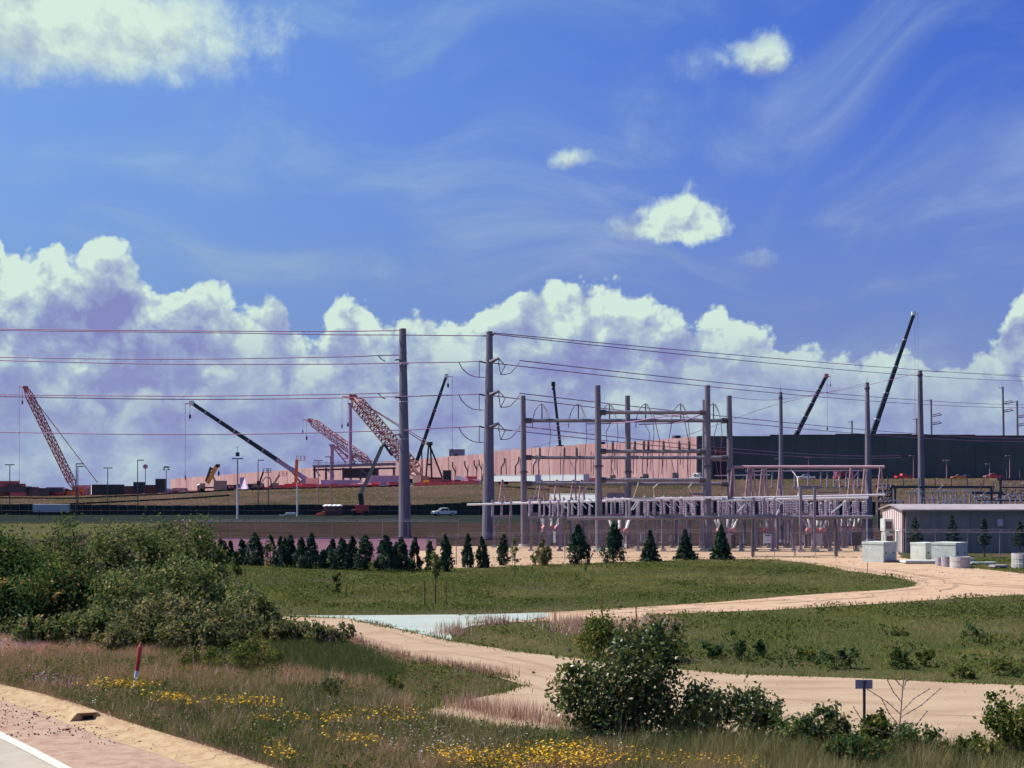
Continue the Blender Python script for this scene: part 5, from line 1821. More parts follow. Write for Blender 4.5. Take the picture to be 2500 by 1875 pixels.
def telescopic(lab, foot_px, tip_px, Y, w0, w1, mat_, lower=None, carrier='lilac_paint', drop=9, nsec=5, whip=None, head='porcelain_white', truck=True):
    foot, tip = P(*foot_px, Y), P(*tip_px, Y + 3)
    b = Vector((foot.x, foot.y, GZ(foot.x, foot.y)))
    t = thing('telescopic_crane', lab, 'crane', b, 'cranes of the building site')
    for k in range(nsec):
        q0, q1 = k / nsec, (k + 1) / nsec
        w = w0 + (w1 - w0) * q0
        low = lower is not None and q0 < lower
        sec = part('boom_section', MB().beam(foot.lerp(tip, q0), foot.lerp(tip, q1 + 0.006), w, w * 1.15), carrier if low else mat_, t)
        if k:
            part('collar', MB().beam(foot.lerp(tip, q0 - 0.004), foot.lerp(tip, q0 + 0.006), w * 1.28, w * 1.4), 'grey_box', sec)
    part('boom_head', MB().box(tip, (w1 * 1.6, w1 * 1.4, w1 * 1.7)), head, t)
    sgn = -1 if tip.x < foot.x else 1
    hook_block(t, tip + Vector((sgn * 0.6, 0, -0.2)), drop, 0.4)
    if whip:
        hook_block(t, tip + Vector((sgn * 2.2, 0, -0.4)), whip, 0.22)
        part('runner_arm', MB().beam(tip, tip + Vector((sgn * 2.3, 0, -0.3)), 0.25), 'crane_pink', t)
    if truck:
        part('turntable', MB().box(b + Vector((-sgn * 1.0, 0, 2.0)), (5.5, 2.6, 2.2)), carrier, t)
        part('carrier', MB().box(b + Vector((-sgn * -1.0, 0, 1.1)), (12.5, 2.6, 0.9)), carrier, t)
        part('luffing_ram', MB().cone(b + Vector((sgn * 2.0, 0, 2.2)), foot.lerp(tip, 0.16), 0.28, 0.22, 6), 'steel_dark', t)
        for x in (-4.8, -3.2, 2.6, 4.2, 5.8):
            for s in (-1, 1):
                part('wheel', MB().cone(b + Vector((x, s * 0.9, 0.65)), b + Vector((x, s * 1.3, 0.65)), 0.65, 0.65, 10), 'tyre', t)
        part('cab', MB().box(b + Vector((-sgn * 5.9, 0, 2.1)), (1.6, 2.4, 1.9)), carrier, t)
    return t


telescopic('telescopic crane with long black boom reaching left from a white foot', (748, 1170), (468, 984), 500, 1.35, 0.95, 'boom_dark', 0.25, 'lilac_paint', 3.5, 8, 24)
telescopic('steep black telescopic boom with white head right of the left tall pole', (1018, 1125), (1090, 918), 560, 1.3, 0.9, 'boom_dark', None, 'boom_dark', 2.5, 5, 27)
telescopic('thin dark telescopic boom standing behind the left frame beams', (1370, 1110), (1351, 937), 900, 1.7, 1.5, 'boom_dark', None, 'boom_dark', 2.0, 4, None, 'boom_dark', True)
telescopic('short black telescopic boom behind the dark building roof', (1932, 1085), (2017, 918), 760, 1.9, 1.3, 'boom_dark', None, 'boom_dark', 26, 5, 3.5, 'crane_pink')
telescopic('longest black telescopic boom rising right of the stout pole', (2120, 1090), (2231, 766), 760, 2.4, 1.3, 'boom_dark', None, 'lilac_paint', 62, 5, 30, 'porcelain_white')

# upright steel columns hung or standing among the cranes
for u, v0, v1, w, lab in [(855, 985, 1132, 1.4, 'tall pale lilac steel column hanging under the yellow boom head'), (810, 1086, 1160, 1.6, 'shorter pale lilac column under the pink jib')]:
    a, b = P(u, v0, 575), P(u, v1, 575)
    b.z = min(b.z, GZ(a.x, 575) + 0.2)
    t = thing('steel_column', lab, 'steel column', (a.x, 575, GZ(a.x, 575)), 'lilac steel columns')
    part('shaft', MB().cone(Vector((a.x, 575, GZ(a.x, 575))), a, w / 2 * 1.05, w / 2, 10), 'lilac_paint', t)
    part('cap', MB().box(a, (w * 1.3, w, 0.4)), 'crane_pink', t)


def canopy_frame():
    Y = 520
    t = thing('steel_canopy', 'open grey steel frame structure with railing below the cranes', 'steel structure', G(768, Y))
    for u in (768, 796, 838, 880, 922, 962):
        part('column', MB().beam(G(u, Y) + Vector((0, 0, 0)), P(u, 1142, Y), 0.7), 'steel_dark', t)
    part('roof_beam', MB().beam(P(764, 1139, Y), P(966, 1133, Y), 1.2, 0.9), 'steel', t)
    part('second_beam', MB().beam(P(764, 1147, Y + 3), P(966, 1143, Y + 3), 0.6), 'steel_dark', t)
    part('railing', MB().beam(P(764, 1129, Y), P(966, 1126, Y), 0.14).beam(P(764, 1133, Y), P(966, 1130, Y), 0.1), 'steel', t)
    for k in range(14):
        u = 766 + k * 15.2
        part('rail_post', MB().beam(P(u, 1138, Y), P(u, 1128, Y), 0.12), 'steel', t)
    for u0, u1 in ((768, 796), (796, 838), (880, 922)):
        part('brace', MB().beam(P(u0, 1145, Y), P((u0 + u1) / 2, 1163, Y), 0.35), 'steel', t)
    part('dark_infill', MB().box(P(878, 1155, Y + 4), (12, 0.5, 3.5)), 'steel_dark', t)


canopy_frame()


# ------------------------------------------------------------------ lifts, excavator, crane truck
def basket(t, c, w=1.9, d=1.0, h=1.15, mat_='red'):
    mb = MB()
    mb.box(c, (w, d, 0.12))
    for x in (-w / 2, 0, w / 2):
        for y in (-d / 2, d / 2):
            mb.beam(c + Vector((x, y, 0)), c + Vector((x, y, h)), 0.10)
    for z in (h, h * 0.5):
        for y in (-d / 2, d / 2):
            mb.beam(c + Vector((-w / 2, y, z)), c + Vector((w / 2, y, z)), 0.09)
        for x in (-w / 2, w / 2):
            mb.beam(c + Vector((x, -d / 2, z)), c + Vector((x, d / 2, z)), 0.09)
    return part('basket', mb, mat_, t)


def lift_base(t, b, mat_, s=1.0):
    part('chassis', MB().box(b + Vector((0, 0, 0.9 * s)), (3.4 * s, 2.1 * s, 0.7 * s)), mat_, t)
    part('turret', MB().box(b + Vector((0.3 * s, 0, 1.7 * s)), (2.6 * s, 1.8 * s, 0.9 * s)), mat_, t)
    for x in (-1.2, 1.2):
        for y in (-1, 1):
            part('wheel', MB().cone(b + Vector((x * s, y * 0.85 * s, 0.55 * s)), b + Vector((x * s, y * 1.2 * s, 0.55 * s)), 0.55 * s, 0.55 * s, 10), 'tyre', t)


def artic_lift():
    Y = 342
    b = G(880, Y)
    t = thing('boom_lift', 'articulated boom lift with red base before the screen fence, bent arm raised high', 'boom lift', b)
    lift_base(t, b, 'red', 1.15)
    part('riser', MB().beam(P(884, 1240, Y), P(880, 1205, Y), 1.1, 1.3), 'boom_dark', t)
    part('main_boom', MB().beam(P(878, 1212, Y), P(932, 1092, Y), 0.75, 0.8), 'tan_box', t)
    part('elbow', MB().tube([P(929, 1096, Y), P(936, 1086, Y), P(944, 1091, Y)], 0.42, 6), 'boom_dark', t)
    part('jib', MB().beam(P(940, 1088, Y), P(957, 1112, Y), 0.5), 'boom_dark', t)
    basket(t, P(967, 1111, Y), 2.2, 1.0, 1.5, 'red')


artic_lift()


def stick_lift(lab, foot, tip, Y, mat_, w, bk='red', bs=(2.4, 1.2, 1.3)):
    b = G(foot[0], Y)
    t = thing('boom_lift', lab, 'boom lift', b, 'boom lifts on the site plateau')
    lift_base(t, b, mat_, 1.0)
    part('boom', MB().beam(b + Vector((0, 0, 1.8)), P(*tip, Y), w, w * 1.1), mat_, t)
    basket(t, P(tip[0] + 9, tip[1] + 2, Y), bs[0], bs[1], bs[2], bk)


stick_lift('orange boom lift standing straight up right of the black telescopic boom', (722, 0), (725, 1122), 470, 'orange', 0.9, 'orange', (2.6, 1.2, 1.4))
stick_lift('small tan boom lift with red basket before the pink wall', (668, 0), (682, 1160), 480, 'tan_box', 0.5)
stick_lift('dark boom lift with grey basket left of the small tan lift', (632, 0), (643, 1152), 482, 'boom_dark', 0.5, 'steel_dark')


def crane_truck():
    Y = 466
    b = G(522, Y)
    t = thing('crane_truck', 'yellow folded knuckle crane truck on the plateau crest', 'crane truck', b)
    part('bed', MB().box(b + Vector((0.5, 0, 1.2)), (7.0, 2.4, 0.5)), 'brown_box', t)
    part('cab', MB().prism([(-4.6, 0.6), (-4.6, 1.7), (-4.1, 2.5), (-2.9, 2.6), (-2.9, 0.6)], -1.1, 1.1).shift(b), 'tan_box', t)
    part('main_boom', MB().beam(P(507, 1180, Y), P(530, 1136, Y), 0.9, 1.1), 'yellow', t)
    part('outer_boom', MB().beam(P(527, 1150, Y), P(512, 1142, Y), 0.7).beam(P(514, 1144, Y), P(503, 1176, Y), 0.7), 'rust_panel', t)
    part('strut', MB().beam(P(512, 1148, Y), P(526, 1176, Y), 0.5), 'tan_box', t)
    part('head', MB().box(P(532, 1137, Y), (1.2, 0.9, 1.0)), 'rust_panel', t)
    hook_block(t, P(534, 1140, Y), 1.2, 0.3)
    for x in (-3.6, 1.4, 2.8):
        for s in (-1, 1):
            part('wheel', MB().cone(b + Vector((x, s * 0.8, 0.55)), b + Vector((x, s * 1.15, 0.55)), 0.55, 0.55, 10), 'tyre', t)


crane_truck()


def excavator(u, Y, mat_, lab, flip=1):
    b = G(u, Y)
    t = thing('excavator', lab, 'excavator', b, 'excavators')
    for s in (-1, 1):
        part('track', MB().prism([(-1.7, 0.1), (-1.9, 0.4), (-1.6, 0.8), (1.6, 0.8), (1.9, 0.4), (1.7, 0.1)], s * 1.0 - 0.25, s * 1.0 + 0.25).shift(b), 'tyre', t)
    part('house', MB().box(b + Vector((0.3, 0, 1.5)), (2.6, 2.0, 1.2)), mat_, t)
    part('cab', MB().box(b + Vector((-0.6 * flip, -0.6, 2.2)), (1.1, 0.8, 1.4)), 'boom_dark', t)
    part('boom', MB().tube([b + Vector((-0.8 * flip, 0.2, 1.6)), b + Vector((-2.4 * flip, 0.2, 4.0)), b + Vector((-4.0 * flip, 0.2, 3.9))], 0.28, 6), mat_, t)
    part('stick', MB().beam(b + Vector((-3.9 * flip, 0.2, 4.1)), b + Vector((-4.6 * flip, 0.2, 1.6)), 0.35), mat_, t)
    part('bucket', MB().prism([(-5.0, 0.7), (-4.2, 0.6), (-4.1, 1.5), (-4.7, 1.7)] if flip > 0 else [(5.0, 0.7), (4.7, 1.7), (4.1, 1.5), (4.2, 0.6)], -0.3, 0.7).shift(b), 'steel_dark', t)


excavator(628, 466, 'tan_box', 'small dark excavator between the light masts on the crest', -1)
excavator(1212, 474, 'orange', 'orange excavator before the pink wall right of the right tall pole', 1)

# ------------------------------------------------------------------ lamps
def lamp(u, vb, vt, Y, kind, lab, mat_='steel_dark', r=0.12):
    b = G(u, Y)
    t = thing('light_pole', lab, 'light pole', b, 'light poles about the site')
    top = P(u, vt, Y)
    part('pole', MB().cone(b + Vector((0, 0, -0.2)), top, r, r * 0.7, 7), mat_, t)
    if kind == 'arm':
        part('lamp_head', MB().box(top + Vector((0.7, 0, 0.05)), (1.5, 0.5, 0.22)), mat_, t)
    elif kind == 'arm_left':
        part('lamp_head', MB().box(top + Vector((-0.6, 0, 0.05)), (1.4, 0.5, 0.22)), mat_, t)
    elif kind == 'tee':
        part('lamp_head', MB().box(top + Vector((-0.6, 0, 0.05)), (1.0, 0.5, 0.22)), mat_, t)
        part('lamp_head', MB().box(top + Vector((0.6, 0, 0.05)), (1.0, 0.5, 0.22)), mat_, t)
    elif kind == 'disc':
        part('lamp_head', MB().cone(top + Vector((0, -0.1, 0)), top + Vector((0, 0.1, 0)), 0.75, 0.75, 14), 'crane_pink', t)
    elif kind == 'cluster':
        for dx, dz in ((-0.7, 0.0), (0.7, 0.0), (-0.6, 0.7), (0.6, 0.7), (0, 0.8)):
            part('lamp_head', MB().box(top + Vector((dx, 0, dz)), (0.5, 0.4, 0.5)), mat_, t)
    return t


for u, vb, vt, Y, kd, lab in [(24, 1245, 1135, 365, 'tee', 'thin light pole at the far left edge with small double head'), (186, 1275, 1133, 330, 'arm', 'dark thick light pole before the left lattice crane foot'), (190, 1250, 1139, 366, 'arm', 'paler light pole just behind the dark thick one'),
                              (263, 1245, 1143, 368, 'tee', 'thin light pole before the dark green container'), (336, 1250, 1124, 368, 'arm', 'light pole right of the dark green container'), (355, 1200, 1139, 470, 'disc', 'mast with round disc head right of the green container'),
                              (406, 1200, 1146, 470, 'cluster', 'mast with a cluster of five floodlights'), (630, 1235, 1124, 362, 'arm', 'dark light pole right of the tall floodlight mast'), (655, 1235, 1143, 362, 'none', 'bare dark pole without lamp before the small lift'),
                              (777, 1235, 1125, 364, 'tee', 'thin light pole left of the steel canopy'), (807, 1235, 1116, 364, 'arm_left', 'thin pole with small crossarm before the steel canopy')]:
    lamp(u, vb, vt, Y, kd, lab, 'steel_dark' if u < 300 else 'crane_pink' if u in (777, 807) else 'steel_dark', 0.14)
fm = lamp(580, 1270, 1120, 300, 'tee', 'tall two-tone floodlight mast with antenna ring, middle left', 'steel_pole', 0.16)
part('lower_shaft', MB().cone(G(580, 300), P(580, 1185, 300), 0.22, 0.2, 8), 'aluminium', fm)
part('antenna', MB().cone(P(580, 1106, 300), P(580, 1090, 300), 0.05, 0.04, 5).cone(P(580, 1091, 300), P(580, 1091.6, 300), 0.5, 0.5, 10), 'steel', fm)
part('speaker', MB().box(P(580, 1109, 300), (0.7, 0.5, 0.8)), 'steel_dark', fm)
lamp(726, 1262, 1178, 330, 'none', 'pale stout mast standing before the screen fence', 'aluminium', 0.2)
for u, vt, lab in [(1974, 1117, 'lamp post with double head above the white pickup'), (2230, 1113, 'lamp post before the dark building left of the tall shed pole'), (2311, 1124, 'short lamp post before the dark building right of the tall shed pole'),
                   (2416, 1133, 'short lamp post beside the right red pickup'), (2465, 1113, 'lamp post before the dark building near the right edge'), (1902, 1120, 'small lamp on the left of the single pole before the dark building')]:
    lamp(u, 1170, vt, 455, 'tee' if u in (1974, 2311) else 'arm_left', lab, 'concrete_pink', 0.10)

# ------------------------------------------------------------------ clutter on the plateau
def pile(u, Y, L, h, mat_, lab, n=10):
    """heap of stacked planks, bundles and boxes lying together"""
    b = G(u, Y)
    t = thing('material_stack', lab, 'material stack', b, 'stacks of building material')
    for k in range(n):
        w = RND.uniform(0.12, 0.4) * L
        x = RND.uniform(-0.5, 0.5) * (L - w)
        z = RND.uniform(0.0, 1.0) ** 1.5 * h * (1 - 0.5 * abs(x) / L)
        hh = RND.uniform(0.25, 0.55) * h
        part(RND.choice(['crate', 'bundle', 'pallet']), MB().box(b + Vector((x, RND.uniform(-1.5, 1.5), z * 0.5 + hh / 2)), (w, RND.uniform(1, 2), hh), RND.uniform(-.2, .2)), RND.choice(mat_), t)


pile(-30, 468, 30, 5.2, ['brown_box', 'crane_red', 'site_dirt'], 'heap of red-brown earth and timber at the far left edge', 14)
pile(70, 466, 22, 3.6, ['brown_box', 'crane_red', 'red', 'steel_dark', 'lilac_paint'], 'mixed stack of brown and lilac building material at left', 16)
pile(140, 468, 18, 3.2, ['brown_box', 'crane_red', 'orange', 'red', 'steel_dark'], 'mixed stack with an orange crate left of the lattice crane', 14)
pile(205, 472, 8, 2.0, ['crane_pink', 'concrete_pink'], 'pale pink pallets before the lattice crane foot', 8)
pile(455, 470, 10, 1.4, ['white_paint', 'crane_pink', 'brown_box'], 'low stack with white rolls left of the red toilet', 9)
pile(560, 470, 5, 1.6, ['boom_dark', 'crane_pink'], 'small dark stack right of the tan cabin', 6)
pile(600, 470, 6, 2.2, ['white_paint', 'grey_box', 'boom_dark'], 'white and dark tanks beside the floodlight mast', 7)
pile(660, 468, 9, 1.5, ['barrier_orange', 'tan_box'], 'orange barrier stack left of the orange lift', 9)
pile(715, 464, 8, 2.0, ['barrier_orange', 'red'], 'red barrier stack at the orange lift foot', 10)
pile(765, 462, 9, 1.8, ['orange', 'barrier_orange', 'yellow'], 'orange barrier stack before the cream cabin', 10)
pile(880, 462, 12, 1.6, ['barrier_orange', 'red', 'white_paint'], 'red barrier stack before the lilac trailers', 10)
pile(1040, 468, 12, 1.6, ['barrier_orange', 'tan_box', 'crane_pink'], 'red stack right of the left tall pole', 10)
pile(1110, 466, 12, 1.8, ['barrier_orange', 'white_paint', 'boom_dark'], 'mixed stack left of the right tall pole', 10)
pile(1225, 462, 14, 1.3, ['barrier_orange', 'crane_red', 'steel_dark'], 'red and dark stack right of the right tall pole', 12)
pile(1320, 464, 16, 1.4, ['crane_pink', 'steel_dark', 'lilac_paint'], 'dark pipes and pallets before the pink wall, left frame', 12)
pile(1410, 464, 16, 1.5, ['crane_pink', 'steel_dark', 'white_paint'], 'dark pipes and white boxes before the pink wall centre', 12)
pile(1510, 466, 14, 1.2, ['crane_pink', 'steel_dark'], 'dark stack before the pink wall right of centre', 9)
pile(1610, 468, 10, 1.2, ['steel_dark', 'crane_pink', 'white_paint'], 'dark stack before the pink wall near its corner', 8)
pile(700, 341, 6, 0.9, ['white_paint', 'steel_dark'], 'small white item before the screen fence', 4)
pile(776, 341, 4, 1.2, ['barrier_orange', 'orange'], 'orange drum stack left of the portable toilets', 4)


def barrier(u0, u1, Y, lab):
    a, b = G(u0, Y), G(u1, Y)
    t = thing('safety_fence', lab, 'fence', a, 'orange safety fences on the crest')
    n = max(3, int((b - a).length / 3))
    for k in range(n):
        p, q = a.lerp(b, k / n), a.lerp(b, (k + 1) / n)
        p.z, q.z = GZ(p.x, p.y), GZ(q.x, q.y)
        part('netting', MB().beam(p + Vector((0.05, 0, 0.62)), q + Vector((-0.05, 0, 0.62)), 0.05, 0.9), 'barrier_orange', t)
        part('post', MB().beam(p, p + Vector((0, 0, 1.3)), 0.08), 'steel_dark', t)


barrier(690, 900, 456, 'orange-red safety netting along the crest below the steel canopy')
barrier(1015, 1170, 457, 'orange-red safety netting along the crest between the tall poles')
barrier(1200, 1270, 457, 'orange-red safety netting right of the right tall pole')


def site_screen():
    Y = 480
    t = thing('site_screen', 'row of pale translucent site screen panels behind the left crane', 'fence', G(195, Y), None)
    for k in range(9):
        u = 188 + k * 4.2
        p, q = G(u, Y), G(u + 4.0, Y)
        part('screen_panel', MB().beam(p + Vector((0, 0, 1.8)), q + Vector((0, 0, 1.8)), 0.06, 3.4), 'concrete_pink', t)
    part('brace', MB().beam(G(192, Y - .4) + Vector((0, 0, 0.4)), G(222, Y - .4) + Vector((0, 0, 3.0)), 0.25).beam(G(192, Y - .45) + Vector((0, 0, 3.0)), G(222, Y - .45) + Vector((0, 0, 0.4)), 0.25), 'crane_pink', t)
    t2 = thing('glass_panel_stack', 'leaning pale lilac panel beside the tall floodlight mast', 'panel', G(594, 455))
    part('panel', MB().poly([P(585, 1166, 455), P(598, 1165, 455), P(606, 1190, 452), P(606, 1222, 448), P(592, 1198, 452), P(585, 1200, 454)]), 'lilac_paint', t2)


site_screen()

# more stores along the ridge
for k, (u, Yq, L, h, mats, lab) in enumerate([(30, 476, 16, 4.0, ['red', 'brown_box', 'crane_red', 'steel_dark'], 'stack of red and brown frames behind the far left heap'), (105, 478, 14, 4.2, ['lilac_paint', 'brown_box', 'red'], 'stack of lilac and red crates behind the left stacks'),
                                              (170, 474, 10, 3.6, ['crane_red', 'orange', 'steel_dark'], 'rusty frame stack just left of the lattice crane foot'), (430, 472, 12, 1.8, ['brown_box', 'white_paint', 'lilac_paint'], 'long low brown stack left of the red toilet'),
                                              (580, 474, 8, 2.6, ['steel_dark', 'boom_dark', 'lilac_paint'], 'dark drums and frames beside the tan cabin'), (700, 472, 10, 2.4, ['barrier_orange', 'yellow', 'red'], 'bright orange and yellow stack at the white boom foot'),
                                              (800, 466, 10, 2.0, ['red', 'lilac_paint', 'white_paint'], 'red and white pallets before the left lilac trailer'), (925, 464, 14, 1.8, ['red', 'barrier_orange', 'white_paint'], 'red and white pallets before the right lilac trailer'),
                                              (1075, 466, 12, 2.2, ['crane_red', 'yellow', 'steel_dark'], 'rusty and yellow stack before the dark tank box'), (1150, 468, 10, 2.6, ['lilac_paint', 'white_paint', 'red'], 'lilac and white stack beside the right tall pole'),
                                              (1270, 466, 14, 2.0, ['red', 'crane_pink', 'steel_dark'], 'red frames before the pink wall left of the frame'), (1365, 468, 12, 2.4, ['lilac_paint', 'steel_dark', 'crane_pink'], 'lilac boxes before the pink wall behind the rear frame'),
                                              (1460, 468, 10, 2.0, ['steel_dark', 'red', 'crane_pink'], 'dark and red pallets before the pink wall centre'), (1560, 470, 12, 1.8, ['steel_dark', 'white_paint', 'crane_pink'], 'dark and white pallets before the pink wall right part')]):
    pile(u, Yq, L, h, mats, lab, 10)

# ------------------------------------------------------------------ plants
def crown_points(blobs, n, fill=0.55):
    """leaf centres: clumps spread through a few ellipsoids (cx, cy, cz, rx, ry, rz)"""
    blobs = np.array(blobs, float)
    vol = blobs[:, 3] * blobs[:, 4] * blobs[:, 5]
    nclump = max(10, n // 55)
    which = NP.choice(len(blobs), nclump, p=vol / vol.sum())
    d = rand_unit(nclump) * (NP.uniform(fill ** 3, 1, (nclump, 1)) ** (1 / 3))
    cc = blobs[which, :3] + d * blobs[which, 3:]
    cr = 0.36 * np.min(blobs[which, 3:], 1) * NP.uniform(0.5, 1.5, nclump)
    tint = np.clip(NP.normal(0.46, 0.20, nclump), 0, 1)
    k = NP.integers(0, nclump, n)
    p = cc[k] + NP.normal(size=(n, 3)) * cr[k][:, None]
    t = np.clip(tint[k] + NP.normal(0, 0.13, n), 0, 1)
    return p, t, cc


def shrub(name, label, cat, base, height, width, n, leaf, mat_, group=None, stems=5, blobs=None, low=0.05, depth=None, fill=0.5, bark='bark'):
    """woody plant: stems that fork towards the leaf clumps, crown of separate leaves"""
    base = Vector(base)
    t = thing(name, label, cat, base, group)
    w, dpt = width / 2, (depth or width) / 2
    if blobs is None:
        blobs = []
        k = RND.randint(4, 6)
        for i in range(k):
            a = 2 * math.pi * (i + RND.random() * 0.6) / k
            rr = RND.uniform(0.30, 0.62)
            hh = RND.uniform(0.35, 0.66)
            blobs.append((w * rr * math.cos(a), dpt * rr * math.sin(a), height * hh, w * RND.uniform(0.34, 0.5), dpt * RND.uniform(0.34, 0.5), height * RND.uniform(0.22, 0.34)))
        blobs.append((w * RND.uniform(-0.15, 0.15), 0, height * 0.70, w * 0.42, dpt * 0.42, height * 0.28))
        blobs.append((0, 0, height * 0.32, w * 0.7, dpt * 0.7, height * 0.28))
    p, tint, cc = crown_points(blobs, n, fill)
    ok = p[:, 2] > low * height
    p, tint = p[ok], tint[ok]
    v, f = leaf_quads(p + np.array(base), leaf)
    np_mesh('crown', v, f, mat_, t, tint=tint)
    mb = MB()
    for i in range(stems):
        a = 2 * math.pi * i / stems + RND.random()
        foot = base + Vector((math.cos(a), math.sin(a), 0)) * 0.06 * width + Vector((0, 0, -0.05))
        mid = base + Vector((math.cos(a) * w * 0.28, math.sin(a) * dpt * 0.28, height * 0.42))
        r = 0.012 * height + 0.008
        mb.cone(foot, mid, r, r * 0.65, 6)
        for j in range(3):
            tgt = base + Vector(cc[RND.randrange(len(cc))])
            mb.cone(mid, mid.lerp(tgt, 0.9), r * 0.6, r * 0.15, 5)
    part('trunk', mb, bark, t)
    return t


def broad_tree(name, label, base, height, width, n, leaf, mat_, group=None, trunk_h=0.4, stakes=0, blobs=None):
    base = Vector(base)
    t = thing(name, label, 'tree', base, group)
    w = width / 2
    if blobs is None:
        blobs = [(RND.uniform(-.3, .3) * w, RND.uniform(-.3, .3) * w, height * z, w * RND.uniform(0.55, 0.8), w * RND.uniform(.55, .8), height * 0.13)
                 for z in np.linspace(trunk_h + 0.08, 0.9, 5)]
    p, tint, cc = crown_points(blobs, n, 0.3)
    v, f = leaf_quads(p + np.array(base), leaf)
    np_mesh('crown', v, f, mat_, t, tint=tint)
    mb = MB()
    mb.cone(base + Vector((0, 0, -0.1)), base + Vector((0, 0, height * 0.9)), 0.012 * height + 0.015, 0.01, 6)
    for c in cc[::max(1, len(cc) // 10)]:
        c = Vector(c)
        mb.cone(base + Vector((0, 0, c.z * 0.8)), base + c, 0.012, 0.004, 4)
    part('trunk', mb, 'bark', t)
    for s in range(stakes):
        x = (-1) ** s * (0.42 + 0.25 * width)
        part('stake', MB().beam(base + Vector((x, 0.1, -0.1)), base + Vector((x, 0.1, height * 0.42)), 0.05), 'wood_stake', t)
    return t


def spruce(name, label, base, height, width, n, group=None, trunk_h=0.08, sparse=False):
    base = Vector(base)
    t = thing(name, label, 'tree', base, group)
    w = width / 2
    tiers = 9 if sparse else 15
    per0 = max(6, n // (tiers * 9))
    P_, T_, mb = [], [], MB()
    mb.cone(base + Vector((0, 0, -0.1)), base + Vector((0, 0, height * 0.97)), 0.018 * height + 0.02, 0.012, 6)
    for k in range(tiers):
        q = (k + RND.uniform(0, 0.5)) / tiers
        z = height * (trunk_h + (1 - trunk_h) * q)
        r = w * (1 - q) ** 1.0 * RND.uniform(0.8, 1.12) + 0.03
        nb = 7 if sparse else 10
        for b in range(nb):
            a = 2 * math.pi * (b + RND.random()) / nb
            L = r * RND.uniform(0.6, 1.1)
            tip = Vector((math.cos(a) * L, math.sin(a) * L, z - L * (0.05 if sparse else 0.22) + RND.uniform(-0.05, 0.05)))
            mb.cone(base + Vector((0, 0, z)), base + tip, 0.012, 0.003, 3)
            per = max(4, int(per0 * (0.25 + 1.3 * (1 - q))))
            s = NP.uniform(0.15, 1.02, per) ** 0.8
            c = np.outer(1 - s, (0, 0, z)) + np.outer(s, tip)
            c += NP.normal(0, (0.030 + 0.018 * height * (0.5 if sparse else 1)) * (0.35 + 0.65 * (1 - q)), (per, 3)) * np.array([1, 1, 0.55])
            P_.append(c)
            T_.append(np.clip(NP.normal(0.42 + 0.3 * RND.random(), 0.16, per), 0, 1))
    top = np.stack([NP.normal(0, 0.02, 14), NP.normal(0, 0.02, 14), NP.uniform(0.9, 1.0, 14) * height], 1)
    P_.append(top)
    T_.append(np.full(14, 0.5))
    p = np.concatenate(P_)
    v, f = leaf_quads(p + np.array(base), 0.20 + 0.02 * height, 0.5)
    np_mesh('crown', v, f, 'needle', t, tint=np.concatenate(T_))
    part('trunk', mb, 'bark', t)
    return t


def arborvitae(name, label, base, height, width, n, group=None, mat_='needle', loose=0.0):
    base = Vector(base)
    t = thing(name, label, 'tree', base, group)
    w = width / 2
    nfl = 26 + int(10 * height)
    q = NP.uniform(0.04, 1, nfl)
    a = NP.uniform(0, 2 * math.pi, nfl)
    prof = np.where(q < 0.25, 0.7 + 1.2 * q, 1.0 * ((1 - q) / 0.75) ** 0.75)
    r = w * prof * NP.uniform(0.45, 1.05 + loose, nfl)
    cc = np.stack([r * np.cos(a), r * np.sin(a), q * height], 1)
    k = NP.integers(0, nfl, n)
    p = cc[k] + NP.normal(size=(n, 3)) * np.array([0.10, 0.10, 0.20]) * (0.35 + 0.22 * height) * (w / 0.5) ** 0.5 * (0.25 + 0.75 * prof[k])[:, None]
    p[:, 2] = np.clip(p[:, 2], 0.02, height * 1.02)
    tt = np.clip(RND.uniform(-0.14, 0.2) + NP.normal(0.45, 0.2, nfl)[k] + NP.normal(0, 0.12, n), 0, 1)
    t.rotation_euler = (RND.uniform(-.05, .05), RND.uniform(-.09, .09), RND.uniform(0, 6))
    v, f = leaf_quads(p + np.array(base), 0.25, 0.5, up=0.9)
    np_mesh('crown', v, f, mat_, t, tint=tt)
    part('trunk', MB().cone(base + Vector((0, 0, -0.1)), base + Vector((0, 0, height * 0.92)), 0.05, 0.012, 6), 'bark', t)
    return t


# hedge row and single evergreens in front of the substation: (u, top row, base row, width px)
HEDGE = [(516, 1310, 1373, 26), (538, 1317, 1374, 22), (551, 1323, 1376, 20), (563, 1322, 1376, 22), (592, 1318, 1378, 26), (620, 1304, 1379, 42), (684, 1316, 1382, 26),
         (695, 1315, 1383, 24), (709, 1308, 1383, 30), (737, 1316, 1385, 30), (758, 1306, 1386, 30), (789, 1336, 1387, 18), (802, 1335, 1387, 20), (818, 1321, 1388, 26),
         (836, 1313, 1389, 32), (860, 1312, 1390, 32), (893, 1311, 1391, 44), (932, 1322, 1392, 30), (950, 1308, 1393, 40), (963, 1326, 1393, 24), (982, 1315, 1393, 30), (1010, 1315, 1392, 28)]
for k, (u, vt, vb, wpx) in enumerate(HEDGE):
    b = XY(u, vb + 2)
    s = b.y / F
    arborvitae('arborvitae', 'dense dark arborvitae, %s from the left in the evergreen hedge row' % ordinal(k), b, (vb + 2 - vt) * s * RND.uniform(0.98, 1.05), wpx * s * 1.35, int(800 + 22 * wpx),
               'arborvitae hedge in front of the substation fence')
arborvitae('arborvitae', 'thin brownish arborvitae gone sparse within the dense hedge row', XY(660, 1382), 2.55, 1.15, 600, 'arborvitae hedge in front of the substation fence', 'leaf_brown', 0.3)
